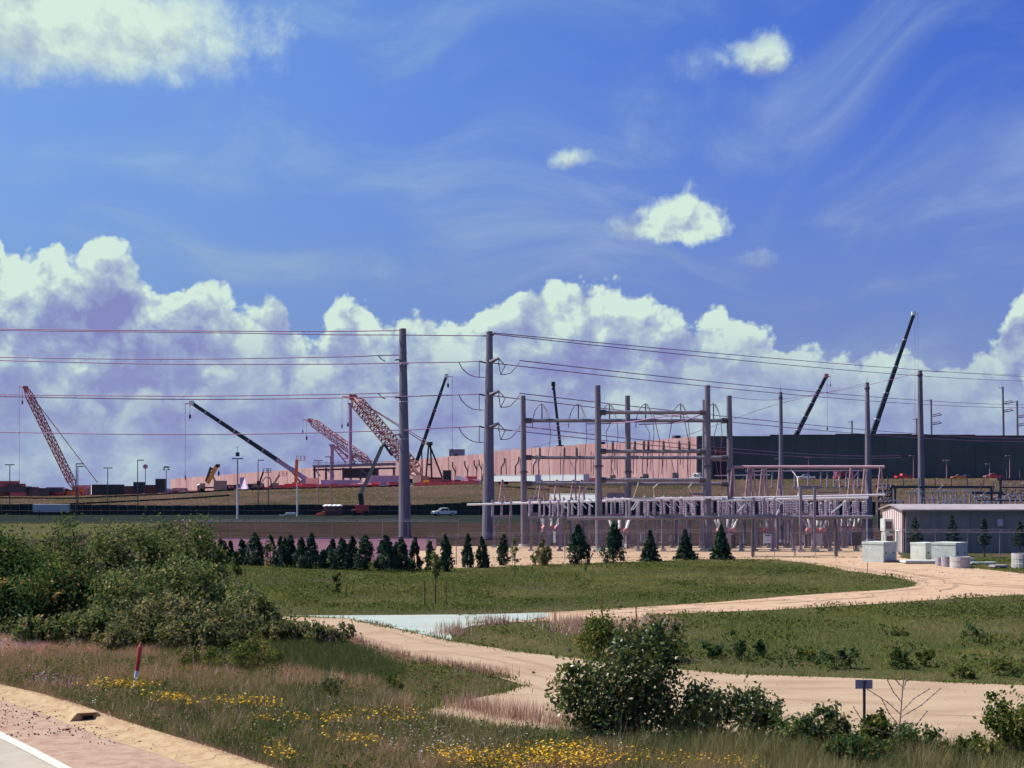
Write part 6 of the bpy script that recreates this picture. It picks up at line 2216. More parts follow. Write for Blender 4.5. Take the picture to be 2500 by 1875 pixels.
SINGLES = [(1052, 1322, 1392, 28, 'a'), (1095, 1306, 1396, 40, 'a'), (1141, 1305, 1386, 26, 'a'), (1178, 1312, 1386, 34, 'a'), (1228, 1305, 1381, 30, 'a'), (1324, 1318, 1381, 38, 'b'),
           (1411, 1283, 1378, 54, 'c'), (1498, 1279, 1375, 54, 'c'), (1587, 1293, 1370, 50, 's'), (1673, 1292, 1366, 52, 's'), (1761, 1280, 1366, 58, 's')]
SL = ['small narrow arborvitae just right of the hedge end, beside the tan gap', 'taller feathery arborvitae standing right of the hedge end',
      'slim pointed arborvitae left of the tall right transmission pole', 'small arborvitae at the foot of the tall right transmission pole',
      'slim arborvitae just right of the tall right transmission pole', 'dying brownish arborvitae with bare twigs in front of the gravel yard',
      'tall bushy evergreen left of the front steel frame pole', 'tall bushy evergreen right of the front steel frame pole',
      'conical spruce, leftmost of the three spruces before the switchyard', 'conical spruce, middle one of the three spruces before the switchyard',
      'conical spruce with wide skirt nearest to the chain-link gate']
for (u, vt, vb, wpx, kd), lb in zip(SINGLES, SL):
    b = XY(u, vb)
    s = b.y / F
    hh, ww = (vb - vt) * s, wpx * s
    if kd == 's':
        spruce('spruce', lb, b, hh, ww * 1.15, 4200, 'single evergreens before the switchyard')
    else:
        arborvitae('arborvitae', lb, b, hh, ww * (1.0 if kd != 'c' else 1.1), 1300 if kd != 'c' else 2600, 'single evergreens before the switchyard', 'leaf_brown' if kd == 'b' else 'needle', 0.25 if kd == 'b' else 0.0)
for u, vt, vb, wpx, lb in [(2235, 1262, 1356, 40, 'young spruce against the dark shed wall, nearest to its striped gable'), (2325, 1258, 1358, 36, 'young spruce against the dark shed wall, behind the paired concrete vaults'),
                           (2403, 1264, 1360, 32, 'thin young spruce on a bare trunk against the dark shed wall'), (2490, 1272, 1362, 40, 'young spruce against the dark shed wall at the picture edge')]:
    b = XY(u, vb)
    s = b.y / F
    spruce('spruce', lb, b, (vb - vt) * s, wpx * s * 1.2, 1800, 'young spruces beside the metal shed', 0.34, True)

# young trees in the island meadow
def young(u, vt, vb, wpx, n, mat_, lb, stakes=2, th=0.35, name='young_tree', leaf=0.17):
    b = XY(u, vb)
    s = b.y / F
    return broad_tree(name, lb, b, (vb - vt) * s, wpx * s, n, leaf, mat_, 'staked young trees in the meadow', th, stakes)


young(576, 1332, 1432, 26, 700, 'leaf_dark', 'young tree with narrow dark crown and two stakes beside the left thicket', 2, 0.22)
young(822, 1398, 1448, 26, 380, 'leaf_dark', 'stunted staked young tree in the middle of the meadow island', 2, 0.1)
young(1063, 1340, 1475, 30, 420, 'leaf_olive', 'tall thin young tree with loose crown near the meadow edge', 2, 0.35)
young(1257, 1318, 1408, 28, 320, 'leaf_olive', 'spindly young tree right of the tall right transmission pole', 0, 0.3)
young(1430, 1374, 1399, 8, 60, 'leaf_dark', 'tiny sapling stick in the meadow below the bushy evergreens', 0, 0.4)

# thicket on the left: (u, base row, width px, top row, material)
THICK = [(30, 1528, 210, 1268, 'leaf_dark'), (140, 1506, 190, 1272, 'leaf_olive'), (245, 1492, 185, 1284, 'leaf_olive'), (335, 1480, 180, 1276, 'leaf_olive'), (425, 1470, 175, 1268, 'leaf_olive'),
         (492, 1455, 110, 1298, 'leaf_olive'), (100, 1545, 230, 1372, 'leaf_dark'), (215, 1543, 170, 1392, 'leaf_dark'), (330, 1548, 240, 1380, 'leaf_olive'), (455, 1545, 230, 1372, 'leaf_olive'),
         (15, 1556, 150, 1420, 'leaf_dark'), (395, 1580, 200, 1452, 'leaf_brown'), (560, 1538, 180, 1420, 'leaf_olive'), (615, 1566, 165, 1452, 'leaf_olive'), (515, 1592, 210, 1482, 'leaf_brown'),
         (684, 1574, 125, 1500, 'leaf_brown'), (800, 1582, 90, 1520, 'leaf_brown'), (225, 1576, 190, 1486, 'leaf_olive'), (95, 1578, 150, 1506, 'leaf_olive'), (300, 1592, 150, 1520, 'leaf_brown')]
TL = ['tall dark shrubby tree at the left picture edge, back of the thicket', 'olive shrubby tree, second along the back of the left thicket', 'olive shrubby tree in the middle of the thicket back row',
      'olive shrubby tree below the screened fence, back of the thicket', 'feathery olive shrubby tree topping the right end of the thicket', 'wispy olive shrub at the right end of the thicket top',
      'broad deep-green shrub in the shaded left part of the thicket', 'deep-green shrub in the dark hollow of the thicket', 'broad olive shrub right of the dark hollow in the thicket', 'broad olive shrub on the right flank of the thicket',
      'low dark shrub at the left picture edge', 'brownish shrub in the front middle of the thicket', 'brownish shrub on the right flank below the staked young tree', 'brownish shrub sloping towards the pale apron',
      'low brownish shrub at the front foot of the thicket', 'low reddish shrub in front of the pale apron tip', 'rounded reddish shrub at the right end of the thicket beside the apron', 'low olive shrub at the thicket foot above the red marker post',
      'low olive shrub at the left foot of the thicket', 'small brownish shrub at the thicket foot right of the marker post']
for (u, vb, wpx, vt, mm), lb in zip(THICK, TL):
    b = XY(u, vb)
    s = b.y / F
    hh, ww = (vb - vt) * s, wpx * s
    n = int(np.clip(2600 * hh * ww / 2.6, 2600, 13000))
    shrub('thicket_shrub' if hh < 3.2 else 'thicket_tree', lb, 'shrub' if hh < 3.2 else 'tree', b, hh * 1.03, ww * 1.3, n, 0.17, mm, 'shrubs and small trees of the left thicket', 6, depth=ww * 0.95)

# near bushes beside the lower drive
def bush(u, vb, wpx, vt, n, leaf, mm, lb, name='bush', stems=7, blobs=None, depth=None, low=0.05, group='bushes beside the lower drive'):
    b = XY(u, vb)
    s = b.y / F
    return shrub(name, lb, 'bush', b, (vb - vt) * s, wpx * s, n, leaf, mm, group, stems, blobs, low=low, depth=depth)


bb = XY(1535, 1806)
sB = bb.y / F
px = lambda u, v, ru, rv, dy=0.0: ((u - 1535) * sB, dy, (1806 - v) * sB, ru * sB, ru * sB * 0.8, rv * sB)
bush(1535, 1806, 320, 1500, 12500, 0.125, 'leaf_glossy', 'large dark glossy-leaved bush beside the lower drive, centre foreground', stems=9,
     blobs=[px(1470, 1700, 95, 75), px(1560, 1640, 85, 90), px(1600, 1580, 62, 55, .2), px(1410, 1660, 48, 52), px(1385, 1700, 40, 40), px(1490, 1770, 90, 50), px(1590, 1720, 70, 70), px(1540, 1560, 45, 38, .3), px(1620, 1545, 36, 34)])
bush(1465, 1612, 150, 1492, 3400, 0.12, 'leaf_green', 'light green bush rising behind the large glossy bush', stems=5)
bush(1615, 1615, 150, 1520, 3000, 0.12, 'leaf_green', 'mid green bush behind the right shoulder of the glossy bush', stems=5)
bush(1735, 1812, 190, 1650, 3200, 0.12, 'leaf_glossy', 'loose bush with pale leaves right of the large glossy bush', stems=7)
bush(1850, 1815, 150, 1660, 2200, 0.12, 'leaf_glossy', 'loose upright bush in front of the drive, left of the sign', stems=7)
bush(1665, 1818, 130, 1730, 2400, 0.09, 'leaf_olive', 'low olive bush filling the gap right of the glossy bush', stems=5)
bush(2495, 1870, 180, 1672, 4200, 0.11, 'leaf_green', 'yellow-green bush cut by the right picture edge', stems=6)
bush(2030, 1842, 110, 1712, 2200, 0.11, 'leaf_glossy', 'leafy dark bush left of the sign post', stems=5)
bush(2140, 1850, 110, 1728, 2200, 0.11, 'leaf_green', 'green bush at the foot of the sign post', stems=5)
bush(1945, 1842, 130, 1745, 2200, 0.11, 'leaf_dark', 'dark undergrowth bush left of the sign in the foreground', stems=5)
bush(2240, 1862, 150, 1758, 2600, 0.11, 'leaf_dark', 'dark leafy bush under the bare branching stalk', stems=5)
bush(2360, 1872, 160, 1790, 2600, 0.11, 'leaf_green', 'low green bush between the bare stalk and the right edge bush', stems=5)
bush(2090, 1876, 170, 1792, 2600, 0.11, 'leaf_dark', 'low dark bush below the sign at the bottom of the picture', stems=5)

FIELD = [(1735, 1606, 56, 1556, 'leaf_dark', 'small dark bush left of the taller one in the right field'), (1808, 1612, 62, 1524, 'leaf_dark', 'tallest dark sapling bush in the right field beside the lower drive'),
         (1857, 1606, 30, 1552, 'leaf_dark', 'slender dark sapling right of the tallest field bush'), (2046, 1632, 74, 1556, 'leaf_dark', 'dark rounded bush in the right field above the sign'),
         (2198, 1632, 62, 1572, 'leaf_dark', 'dark upright bush in the right field above the bare stalk'), (2262, 1626, 62, 1576, 'leaf_green', 'yellow-tipped bush right of the dark upright field bush'),
         (2348, 1655, 66, 1602, 'leaf_green', 'low yellow-green bush near the right end of the field edge'), (2382, 1568, 76, 1520, 'leaf_dark', 'low dark bush alone high in the right field'),
         (2195, 1552, 54, 1528, 'leaf_dark', 'very low dark scrub in the middle of the right field'), (2448, 1650, 80, 1608, 'leaf_green', 'leafy green bush in the right field at the picture edge'),
         (1965, 1610, 44, 1580, 'leaf_green', 'small light green bush left of the rounded field bush')]
for u, vb, wpx, vt, mm, lb in FIELD:
    bush(u, vb, wpx * RND.uniform(0.9, 1.6), vt + RND.uniform(-4, 12), RND.randint(420, 760), RND.uniform(0.11, 0.15), mm, lb, 'field_bush', 4, group='bushes in the right field')
bush(610, 1640, 190, 1560, 2600, 0.10, 'leaf_green', 'yellow-green leafy bush in the meadow right of the marker post', 'meadow_bush', 5, group='leafy bushes in the roadside meadow')
bush(480, 1632, 150, 1580, 1700, 0.10, 'leaf_green', 'low yellow-green leafy patch nearest to the marker post', 'meadow_bush', 5, group='leafy bushes in the roadside meadow')
bush(955, 1690, 75, 1642, 800, 0.08, 'leaf_green', 'small bright leafy bush on the dark slope above the flowers', 'meadow_bush', 4, group='leafy bushes in the roadside meadow')
bush(810, 1700, 90, 1648, 800, 0.08, 'leaf_brown', 'small brownish weed bush left of the bright leafy one', 'meadow_bush', 4, group='leafy bushes in the roadside meadow')
bush(125, 1600, 50, 1582, 300, 0.08, 'leaf_green', 'tiny yellow-green tuft bush in the red grass at left', 'meadow_bush', 3, group='leafy bushes in the roadside meadow')


def dead_stalk():
    b = XY(2192, 1868)
    s = b.y / F
    t = thing('bare_stalk', 'bare branching dead stalk with seed nodes rising over the lower drive', 'dead plant', b)
    at = lambda u, v, dy=0.0: Vector((b.x + (u - 2192) * s, b.y + dy, (1868 - v) * s))
    part('stem', MB().tube([at(2192, 1868), at(2195, 1790), at(2200, 1730), at(2203, 1690), at(2208, 1640)], 0.014, 6), 'bark_pale', t)
    for pts in [[(2196, 1775), (2175, 1745), (2155, 1710)], [(2199, 1745), (2165, 1713), (2116, 1682)], [(2201, 1735), (2235, 1708), (2268, 1682)], [(2200, 1752), (2245, 1720), (2296, 1682)],
                [(2202, 1715), (2182, 1690), (2168, 1662)], [(2205, 1680), (2195, 1670), (2188, 1660)], [(2196, 1790), (2235, 1765), (2262, 1736)], [(2194, 1800), (2110, 1770), (2082, 1725)], [(2206, 1675), (2215, 1665), (2225, 1658)]]:
        p3 = [at(u, v, RND.uniform(-0.15, 0.15)) for u, v in pts]
        br = part('branch', MB().tube(p3, 0.009, 5), 'bark_pale', t)
        for k in range(1, 7):
            q = k / 6 * (len(p3) - 1)
            i = min(int(q), len(p3) - 2)
            c = p3[i].lerp(p3[i + 1], q - i)
            part('seed_node', MB().box(c, (0.022, 0.022, 0.03), RND.random()), 'bark', br)


dead_stalk()


# ---- grass: countless blades, one object per sward --------------------------
def blade_mesh(name, label, x, y, h, w, lean, tint, mat_, z=None):
    n = len(x)
    a = NP.uniform(0, 2 * math.pi, n)
    la = NP.uniform(0, 2 * math.pi, n)
    zz = ground_z(x, y) - 0.02 if z is None else z
    c = np.stack([x, y, zz], 1)
    wx = np.stack([np.cos(a), np.sin(a), np.zeros(n)], 1) * (w / 2)[:, None]
    tip = c + np.stack([np.cos(la) * lean * h, np.sin(la) * lean * h, h], 1)
    v = np.stack([c - wx, c + wx, tip], 1).reshape(-1, 3)
    f = np.arange(3 * n).reshape(-1, 3)
    o = np_mesh(name, v, f, mat_, kind='stuff', tint=tint)
    o['label'] = label
    o['category'] = 'grass'
    return o


kb = [(p.x, p.y) for p in KERB_BACK] + [(p.x - 60, p.y - 60) for p in reversed(KERB_BACK)]
drv = [(p.x, p.y) for p in DRIVE_P]
lot = [(p.x, p.y) for p in LOT_P]
apr = [(p.x, p.y) for p in APRON_P]


def scatter(n, y0, y1, margin=1.06, power=1.0):
    """ground points inside the view wedge (a little wider than the picture)"""
    t = NP.uniform(0, 1, n)
    y = (y0 ** (2 - power) + t * (y1 ** (2 - power) - y0 ** (2 - power))) ** (1 / (2 - power))
    x = NP.uniform(-1, 1, n) * 0.3462 * margin * y + NP.uniform(-1, 1, n) * 1.0
    return x, y


def off_roads(x, y):
    return ~(in_poly(x, y, kb) | in_poly(x, y, drv) | in_poly(x, y, lot) | in_poly(x, y, apr))


def pxv(x, y): return U0 + x / y * F, V0 + H / y * F


# near meadow
NEAR = [(-300, 1560), (690, 1562), (850, 1585), (1000, 1625), (1275, 1675), (1180, 1703), (1040, 1745), (1200, 1785), (2700, 1850), (2700, 2100), (-300, 2100)]
x, y = scatter(620000, 30, 66, power=1.0)
u, v = pxv(x, y)
ok = off_roads(x, y) & in_poly(u, v, NEAR)
x, y, u, v = x[ok], y[ok], u[ok], v[ok]
short = in_poly(u, v, [(690, 1545), (850, 1570), (1000, 1620), (1280, 1672), (1180, 1705), (1040, 1745), (960, 1700), (880, 1650), (760, 1640), (700, 1600)])
big = value_noise(x + 200, y, 4.5, 3)
med = value_noise(x + 200, y, 1.1, 5)
sml = value_noise(x + 200, y + 50, 0.33, 6)
h = np.where(short, NP.uniform(0.05, 0.14, len(x)), NP.uniform(0.14, 0.42, len(x)) * (0.45 + 0.6 * med + 0.5 * sml))
tall = NP.uniform(0, 1, len(x)) < 0.03
straw = NP.uniform(0, 1, len(x)) < 0.05 + 0.10 * (sml > 0.72)
h = np.where(tall & ~short, h * 2.0, h)
mp = XY(328, 1682)
h = h * np.where(np.hypot((x - mp.x) / 0.9, (y - mp.y + 0.8) / 1.6) < 1, 0.4, 1.0)
w = NP.uniform(0.008, 0.022, len(x)) * (0.6 + y / 60) * np.where(tall, 0.6, 1.0)
reddish = np.clip((1680 - v) / 90, 0, 1) * np.clip((640 - u) / 300, 0, 1)
tint = 0.12 + 0.38 * big + 0.24 * (med - 0.5) + 0.42 * (sml - 0.5) + NP.normal(0, 0.10, len(x)) + 0.34 * reddish
lush = np.clip((u - 1380) / 250, 0, 1) * np.clip((v - 1770) / 40, 0, 1)
tint = tint - 0.16 * lush
h = h * (1 + 0.5 * lush)
tint = np.where(straw & ~short & (lush < 0.6), 0.78 + 0.2 * NP.uniform(0, 1, len(x)), tint)
dark_patch = in_poly(u, v, [(660, 1575), (700, 1556), (800, 1562), (900, 1600), (985, 1640), (960, 1672), (880, 1668), (780, 1650), (690, 1640), (650, 1610)])  # outline of a patch with taller, darker green blades
h = np.where(dark_patch, NP.uniform(0.2, 0.5, len(x)), h)
tint = np.where(dark_patch, NP.uniform(-0.1, 0.12, len(x)), tint)
short &= ~dark_patch
tint = np.where(short, 0.20 + 0.2 * big + 0.2 * (sml - 0.5) + NP.normal(0, 0.06, len(x)), tint)
blade_mesh('meadow_grass', 'tall weedy olive and reddish grass of the roadside meadow', x, y, h, w, NP.uniform(0.1, 0.8, len(x)), np.clip(tint, 0, 1), 'blade')
# broad weed leaves among the grass
x, y = scatter(110000, 30, 64, power=1.0)
u, v = pxv(x, y)
dens = value_noise(x + 77, y + 12, 1.5, 41)
ok = off_roads(x, y) & in_poly(u, v, NEAR) & (dens + NP.uniform(-0.2, 0.2, len(x)) > 0.56 - 0.22 * (u > 1500))
x, y, dens = x[ok], y[ok], dens[ok]
c = np.stack([x, y, NP.uniform(0.05, 0.34, len(x)) * (0.4 + dens)], 1)
vv, ff = leaf_quads(c, 0.085, 0.5)
o = np_mesh('meadow_weeds', vv, ff, 'leaf_green', kind='stuff', tint=np.clip(0.15 + 0.5 * value_noise(x, y, 0.5, 42) + NP.normal(0, 0.12, len(x)), 0, 1))
o['label'], o['category'] = 'broad-leaved green weeds mixed into the roadside meadow', 'weeds'

# weed clumps that break up the fields
x, y = scatter(170000, 46, 134, power=1.0)
u, v = pxv(x, y)
dens = 0.6 * value_noise(x + 31, y + 5, 3.2, 51) + 0.4 * value_noise(x + 31, y + 5, 0.9, 52)
band = np.clip(1 - np.abs(v - (1474 - (u - 1000) * 0.028)) / 9, 0, 1) * (u < 2000) * (u > 600)
ok = off_roads(x, y) & ~in_poly(u, v, NEAR) & (dens + 0.25 * band + NP.uniform(-0.12, 0.12, len(x)) > 0.62)
x, y, dens = x[ok], y[ok], dens[ok]
c = np.stack([x, y, NP.uniform(0.03, 0.30, len(x)) * (0.3 + dens)], 1)
vv, ff = leaf_quads(c, 0.14, 0.5)
o = np_mesh('field_weeds', vv, ff, 'leaf_green', kind='stuff', tint=np.clip(0.05 + 0.6 * value_noise(x, y, 1.2, 53) + NP.normal(0, 0.12, len(x)), 0, 1))
o['label'], o['category'] = 'darker weed clumps scattered over the meadow island and right field', 'weeds'

# pale dry straw along the edges of the drive and the kerb
def fringe(name, label, line, n, spread, hmin, hmax, mat_, tm, lean=0.5, width=0.014):
    line = [XY(*p) if not isinstance(p, Vector) else p for p in line]
    seg = np.array([(b - a).length for a, b in zip(line, line[1:])])
    k = NP.choice(len(seg), n, p=seg / seg.sum())
    t = NP.uniform(0, 1, n)
    A = np.array([(p.x, p.y) for p in line])
    q = A[k] + (A[k + 1] - A[k]) * t[:, None]
    dens = value_noise(q[:, 0] + 300, q[:, 1], 1.3, 11)
    m = dens + NP.uniform(-0.25, 0.25, n) > 0.36
    q = q[m] + NP.normal(0, spread, (m.sum(), 2))
    n = len(q)
    return blade_mesh(name, label, q[:, 0], q[:, 1], NP.uniform(hmin, hmax, n), np.full(n, width) * NP.uniform(0.6, 1.4, n), NP.uniform(0.05, lean, n),
                      np.clip(NP.normal(tm, 0.22, n), 0, 1), mat_, z=np.zeros(n))


fringe('verge_straw', 'dry pinkish straw overhanging the concrete kerb', [p for p in KERB_BACK if 28 < p.y < 60], 15000, 0.10, 0.08, 0.26, 'blade_pink', 0.35, 1.0, 0.016)
fringe('drive_straw', 'dry pinkish grass stems along the near edge of the lower drive', [(820, 1552), (900, 1585), (1000, 1612), (1080, 1627), (1160, 1640), (1230, 1655)], 3600, 0.22, 0.10, 0.45, 'blade_pink', 0.35, 0.3, 0.022)
fringe('roadside_straw', 'dry pinkish stems standing before the lower drive in the foreground', [(1120, 1728), (1200, 1745), (1330, 1765), (1440, 1780)], 2600, 0.35, 0.25, 0.70, 'blade_pink', 0.4, 0.35, 0.016)
fringe('right_straw', 'dry pinkish stems along the near drive edge at right', [(1900, 1818), (2050, 1826), (2200, 1836), (2340, 1846), (2460, 1852)], 5200, 0.25, 0.15, 0.50, 'blade_pink', 0.5, 0.3, 0.014)
fringe('island_straw', 'dry pinkish stems along the far edge of the small grass island', [(1098, 1552), (1150, 1532), (1225, 1522), (1330, 1520), (1400, 1530), (1440, 1545)], 3200, 0.4, 0.2, 0.75, 'blade_pink', 0.4, 0.25, 0.03)
fringe('mound_straw', 'pink dried weeds on the mound beside the gravel track', [(1380, 1530), (1440, 1545), (1500, 1545), (1560, 1530), (1590, 1520)], 5200, 0.8, 0.15, 0.5, 'blade_pink', 0.55, 0.6, 0.035)

# ragged grass creeping over the edges of the gravel and the drive
for nm, lb, poly in (('drive_edge_grass', 'ragged grass tufts creeping over the edges of the lower drive', DRIVE_P), ('lot_edge_grass', 'ragged grass tufts creeping over the edges of the gravel lot', LOT_P)):
    ln_ = [p_ for p_ in poly if p_.y < 137]
    fringe(nm, lb, ln_, 9000, 0.20, 0.05, 0.22, 'blade_green', 0.45, 0.9, 0.05)


def grit(name, label, poly, n, r0):
    P2 = np.array([(p_.x, p_.y) for p_ in poly])
    x, y = scatter(n * 4, 34, 132)
    dn = value_noise(x + 9, y + 4, 2.2, 61)
    ok = in_poly(x, y, [tuple(q_) for q_ in P2]) & (dn + NP.uniform(-.3, .3, len(x)) > 0.5)
    x, y = x[ok][:n], y[ok][:n]
    n = len(x)
    c = np.stack([x, y, np.full(n, 0.04)], 1)
    r = (np.abs(NP.normal(0, r0, n)) + r0 * 0.6) * np.clip(y / 60, 0.7, 2.0)
    offs = np.array([(1, 0, 0), (0, 1, 0), (-1, 0, 0), (0, -1, 0), (0, 0, 0.7)])
    v = (c[:, None, :] + offs[None] * r[:, None, None] * NP.uniform(0.6, 1.4, (n, 5, 1))).reshape(-1, 3)
    tri = np.array([(0, 1, 4), (1, 2, 4), (2, 3, 4), (3, 0, 4)])
    f = (np.arange(n)[:, None, None] * 5 + tri[None]).reshape(-1, 3)
    o = np_mesh(name, v, f, 'pebble', kind='stuff')
    o['label'], o['category'] = label, 'stones'


grit('drive_grit', 'reddish grit strewn over the lower drive', DRIVE_P, 2200, 0.014)
grit('lot_grit', 'reddish stones strewn over the gravel lot', LOT_P, 3800, 0.017)
fringe('kerb_litter', 'dry stalks lying on the concrete kerb', [p_ for p_ in offset_line(KERB_BACK, 0.3) if 28 < p_.y < 60], 1600, 0.16, 0.02, 0.07, 'blade_pink', 0.2, 4.0, 0.02)

# middle distance: island meadow, right field, strip beyond
def mid_sward(name, label, n, y0, y1,  hmin, hmax, wid, mat_, t0, mask=None, seed=4):
    x, y = scatter(n, y0, y1, power=1.0)
    ok = off_roads(x, y)
    u, v = pxv(x, y)
    if mask is not None:
        ok &= mask(u, v)
    x, y = x[ok], y[ok]
    big = value_noise(x + 400, y + 30, 7.0, seed)
    med = 0.55 * value_noise(x + 400, y, 2.2, seed + 1) + 0.45 * value_noise(x + 400, y, 0.7, seed + 2)
    h = NP.uniform(hmin, hmax, len(x)) * (0.5 + med)
    tint = np.clip(t0 + 0.75 * (big - 0.5) + 0.75 * (med - 0.5) + NP.normal(0, 0.1, len(x)), 0, 1)
    E = np.array([(p_.x, p_.y) for p_ in LOT_P + DRIVE_P])
    ed = np.min(np.stack([np.hypot(x - e_[0], y - e_[1]) for e_ in E[::2]], 0), 0) if len(x) else x
    brown = np.clip(1.6 - ed / 2.2, 0, 1)
    tint = np.clip(tint + 0.28 * brown, 0, 1)
    h = h * (1 - 0.45 * brown)
    blade_mesh(name, label, x, y, h, wid * NP.uniform(0.5, 1.5, len(x)) * y / 90, NP.uniform(0.1, 0.8, len(x)), tint, mat_)


mid_sward('field_grass', 'rough green grass of the meadow island and right field', 420000, 46, 136, 0.05, 0.17, 0.035, 'blade_green', 0.50,
          lambda u, v: ~in_poly(u, v, NEAR))
x = NP.uniform(-170, 200, 90000)
y = NP.uniform(356, 452, 90000)
blade_mesh('slope_grass', 'coarse grass on the long embankment below the building site', x, y, NP.uniform(0.1, 0.4, 90000), NP.uniform(0.1, 0.3, 90000), NP.uniform(0.1, 0.9, 90000),
           np.clip(0.20 + 0.55 * value_noise(x + 300, y * 1.5, 9, 21) + NP.normal(0, 0.1, 90000), 0, 1), 'blade')


# ---- flowers ---------------------------------------------------------------
def heads(name, label, patches, size, mat_, hmin, hmax, stretch=1.0):
    X, Y_ = [], []
    for u, v, ru, rv, n in patches:
        n = int(n * 1.6)
        a, r = NP.uniform(0, 2 * math.pi, n), 1.5 * NP.uniform(0, 1, n) ** 0.8
        for uu, vv in zip(u + ru * r * np.cos(a), v + rv * r * np.sin(a)):
            p = XY(uu, vv)
            X.append(p.x); Y_.append(p.y)
    X, Y_ = np.array(X), np.array(Y_)
    ok = off_roads(X, Y_)
    X, Y_ = X[ok], Y_[ok]
    n = len(X)
    z = NP.uniform(hmin, hmax, n)
    c = np.stack([X, Y_, z], 1)
    s = size * NP.uniform(0.6, 1.3, n) * np.clip(Y_ / 42, 0.9, 1.6)
    ang = NP.uniform(0, 1, n)
    k = 6
    vs = []
    tx, ty = NP.normal(0, 0.3, n), NP.normal(-0.15, 0.3, n)
    for i in range(k):
        t = 2 * math.pi * (i / k + ang)
        dx, dy = np.cos(t) * s * 0.5, np.sin(t) * s * 0.5
        vs.append(c + np.stack([dx, dy, dx * tx + dy * ty], 1))
    vv = np.stack(vs, 1).reshape(-1, 3)
    ff = np.arange(k * n).reshape(-1, k)
    o = np_mesh(name, vv, ff, mat_, kind='stuff', tint=NP.uniform(0, 1, n))
    o['label'] = label
    o['category'] = 'flowers'


heads('yellow_flowers', 'patches of small bright yellow flowers in the roadside meadow',
      [(285, 1700, 75, 7, 150), (330, 1706, 30, 5, 40), (400, 1733, 40, 9, 90), (440, 1738, 18, 6, 30), (462, 1748, 10, 6, 25), (585, 1745, 70, 9, 130), (650, 1752, 30, 7, 40), (640, 1790, 36, 4, 30), (745, 1788, 40, 8, 40),
       (820, 1790, 24, 9, 60), (790, 1826, 14, 6, 14), (860, 1842, 40, 8, 60), (910, 1848, 28, 7, 40), (925, 1778, 60, 12, 60), (985, 1790, 40, 8, 36), (1010, 1772, 12, 6, 10), (1090, 1880, 40, 12, 70), (1150, 1890, 60, 14, 120), (1260, 1902, 120, 18, 330),
       (1330, 1878, 90, 16, 240), (1400, 1866, 55, 12, 150), (1420, 1902, 60, 16, 170), (1490, 1892, 50, 20, 90), (1560, 1890, 50, 14, 40), (1640, 1900, 60, 14, 40), (1720, 1895, 60, 12, 40), (1790, 1905, 40, 10, 60), (1840, 1905, 25, 8, 20), (670, 1890, 36, 30, 90), (700, 1880, 30, 18, 40)],
      0.056, 'petal_yellow', 0.34, 0.52)
heads('white_flowers', 'scattered small white flowers and seed heads in the meadow',
      [(190, 1745, 40, 12, 26), (230, 1735, 40, 14, 20), (340, 1760, 160, 30, 46), (620, 1790, 200, 50, 90), (860, 1790, 160, 50, 110), (1000, 1800, 120, 50, 110), (1080, 1850, 160, 40, 160), (1250, 1840, 200, 40, 70), (120, 1700, 130, 40, 60), (1500, 1850, 260, 30, 60)],
      0.040, 'petal_white', 0.22, 0.42)
heads('pink_flowers', 'patch of pale pink clover left of the marker post', [(110, 1672, 70, 7, 150), (150, 1685, 60, 8, 90), (190, 1690, 50, 8, 60), (60, 1655, 60, 8, 30)], 0.05, 'petal_pink', 0.20, 0.34)


def stones():
    x, y = scatter(26000, 31, 60, power=1.0)
    sh = [(p.x, p.y) for p in KERB_FRONT] + [(p.x, p.y) for p in reversed(offset_line(LINE_IN, 0.0))]
    m = ~in_poly(x, y, kb)
    inside = in_poly(x, y, kb) & ~in_poly(x, y, [(p.x, p.y) for p in road_pts] + [(p.x, p.y) for p in reversed(far_edge)])
    fr = value_noise(x + 90, y, 1.6, 31)
    KF = np.array([(p_.x, p_.y) for p_ in KERB_FRONT if 26 < p_.y < 62])
    dist = np.min(np.hypot(x[:, None] - KF[None, :, 0], y[:, None] - KF[None, :, 1]), 1)
    ok = inside & (fr + NP.uniform(-0.25, 0.25, len(x)) > 0.42 + 0.16 * dist)
    x, y = x[ok], y[ok]
    n = len(x)
    c = np.stack([x, y, np.full(n, 0.035)], 1)
    r = np.abs(NP.normal(0.010, 0.011, n)) + 0.006
    offs = np.array([(1, 0, 0), (0, 1, 0), (-1, 0, 0), (0, -1, 0), (0, 0, 0.9), (0, 0, -0.9)])
    v = (c[:, None, :] + offs[None] * r[:, None, None] * NP.uniform(0.6, 1.4, (n, 6, 1))).reshape(-1, 3)
    tri = np.array([(0, 1, 4), (1, 2, 4), (2, 3, 4), (3, 0, 4), (1, 0, 5), (2, 1, 5), (3, 2, 5), (0, 3, 5)])
    f = (np.arange(n)[:, None, None] * 6 + tri[None]).reshape(-1, 3)
    o = np_mesh('loose_stones', v, f, 'pebble', kind='stuff')
    o['label'] = 'loose reddish stones and twigs strewn along the road shoulder'
    o['category'] = 'stones'


stones()


def boulder(u, v, r, lb):
    b = XY(u, v)
    n = 60
    d = rand_unit(n)
    import bmesh
    bm = bmesh.new()
    for k in range(n):
        p = d[k] * r * RND.uniform(0.8, 1.05) * np.array([1.1, 0.9, 0.95])
        bm.verts.new((b.x + p[0], b.y + p[1], max(-0.02, r * 0.7 + p[2])))
    bmesh.ops.convex_hull(bm, input=bm.verts)
    me = bpy.data.meshes.new('boulder')
    bm.to_mesh(me)
    bm.free()
    tag(link_mesh('boulder', me, 'rock'), lb, 'rock')


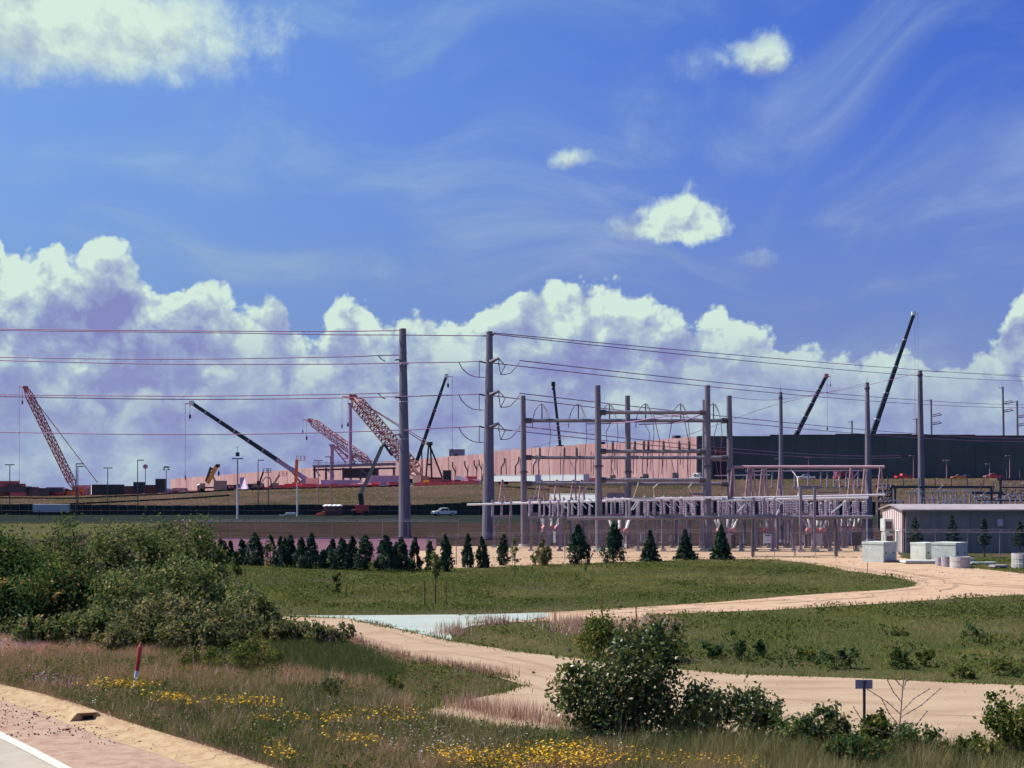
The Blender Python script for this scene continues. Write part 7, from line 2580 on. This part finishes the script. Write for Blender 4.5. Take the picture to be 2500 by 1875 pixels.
boulder(1582, 1822, 0.19, 'pinkish boulder in the grass at the foot of the large glossy bush')

# ---- marker post, sign and stakes -------------------------------------------
def marker():
    b = XY(328, 1682)
    t = thing('marker_post', 'leaning red and white pipeline marker post in the roadside meadow', 'marker post', b)
    s = b.y / F
    top = b + Vector((15 * s, 0.0, 110 * s))
    L = lambda q: b.lerp(top, q)
    part('white_sleeve', MB().cone(L(-0.05), L(0.41), 0.060, 0.060, 12), 'marker_white', t, smooth_shade=False)
    part('red_sleeve', MB().cone(L(0.412), L(0.93), 0.066, 0.064, 12), 'marker_red', t)
    part('pointed_cap', MB().lathe(L(0.932), [(0.050, 0), (0.045, 0.05), (0.012, 0.15)], 10, top - b), 'crane_red', t)


marker()


def sign():
    b = XY(2110, 1850)
    t = thing('road_sign', 'small blank-backed sign on a steel post beside the lower drive', 'sign', b)
    s = b.y / F
    zt = (1850 - 1660) * s
    part('post', MB().box(b + Vector((0, 0, zt / 2)), (0.06, 0.04, zt)), 'steel_dark', t)
    part('panel', MB().box(b + Vector((0, 0.035, (1850 - 1671) * s)), (42 * s, 0.012, 22 * s)), 'sign_back', t)
    part('bracket', MB().box(b + Vector((0, 0.026, (1850 - 1666) * s)), (0.10, 0.008, 0.05)), 'steel_dark', t)


sign()
for u, vb, vt, lb in [(1355, 1525, 1493, 'short survey stake at the edge of the gravel track'), (1470, 1560, 1450, 'tall thin stake rising behind the light green bush'), (1553, 1552, 1474, 'thin bare stake on the pink mound'),
                      (2118, 1400, 1373, 'red survey stake on the tip of the meadow island'), (2161, 1404, 1389, 'shorter red survey stake near the island tip'), (2391, 1389, 1367, 'pale survey stake in the gravel before the concrete rings')]:
    b = XY(u, vb)
    s = b.y / F
    tag(part('survey_stake', MB().cone(b, b + Vector((0.0, 0, (vb - vt) * s * 0.93)), 0.03, 0.026, 4).cone(b + Vector((0, 0, (vb - vt) * s * 0.93)), b + Vector((0, 0, (vb - vt) * s)), 0.026, 0.002, 4), 'wood_stake'), lb, 'stake', 'survey stakes')
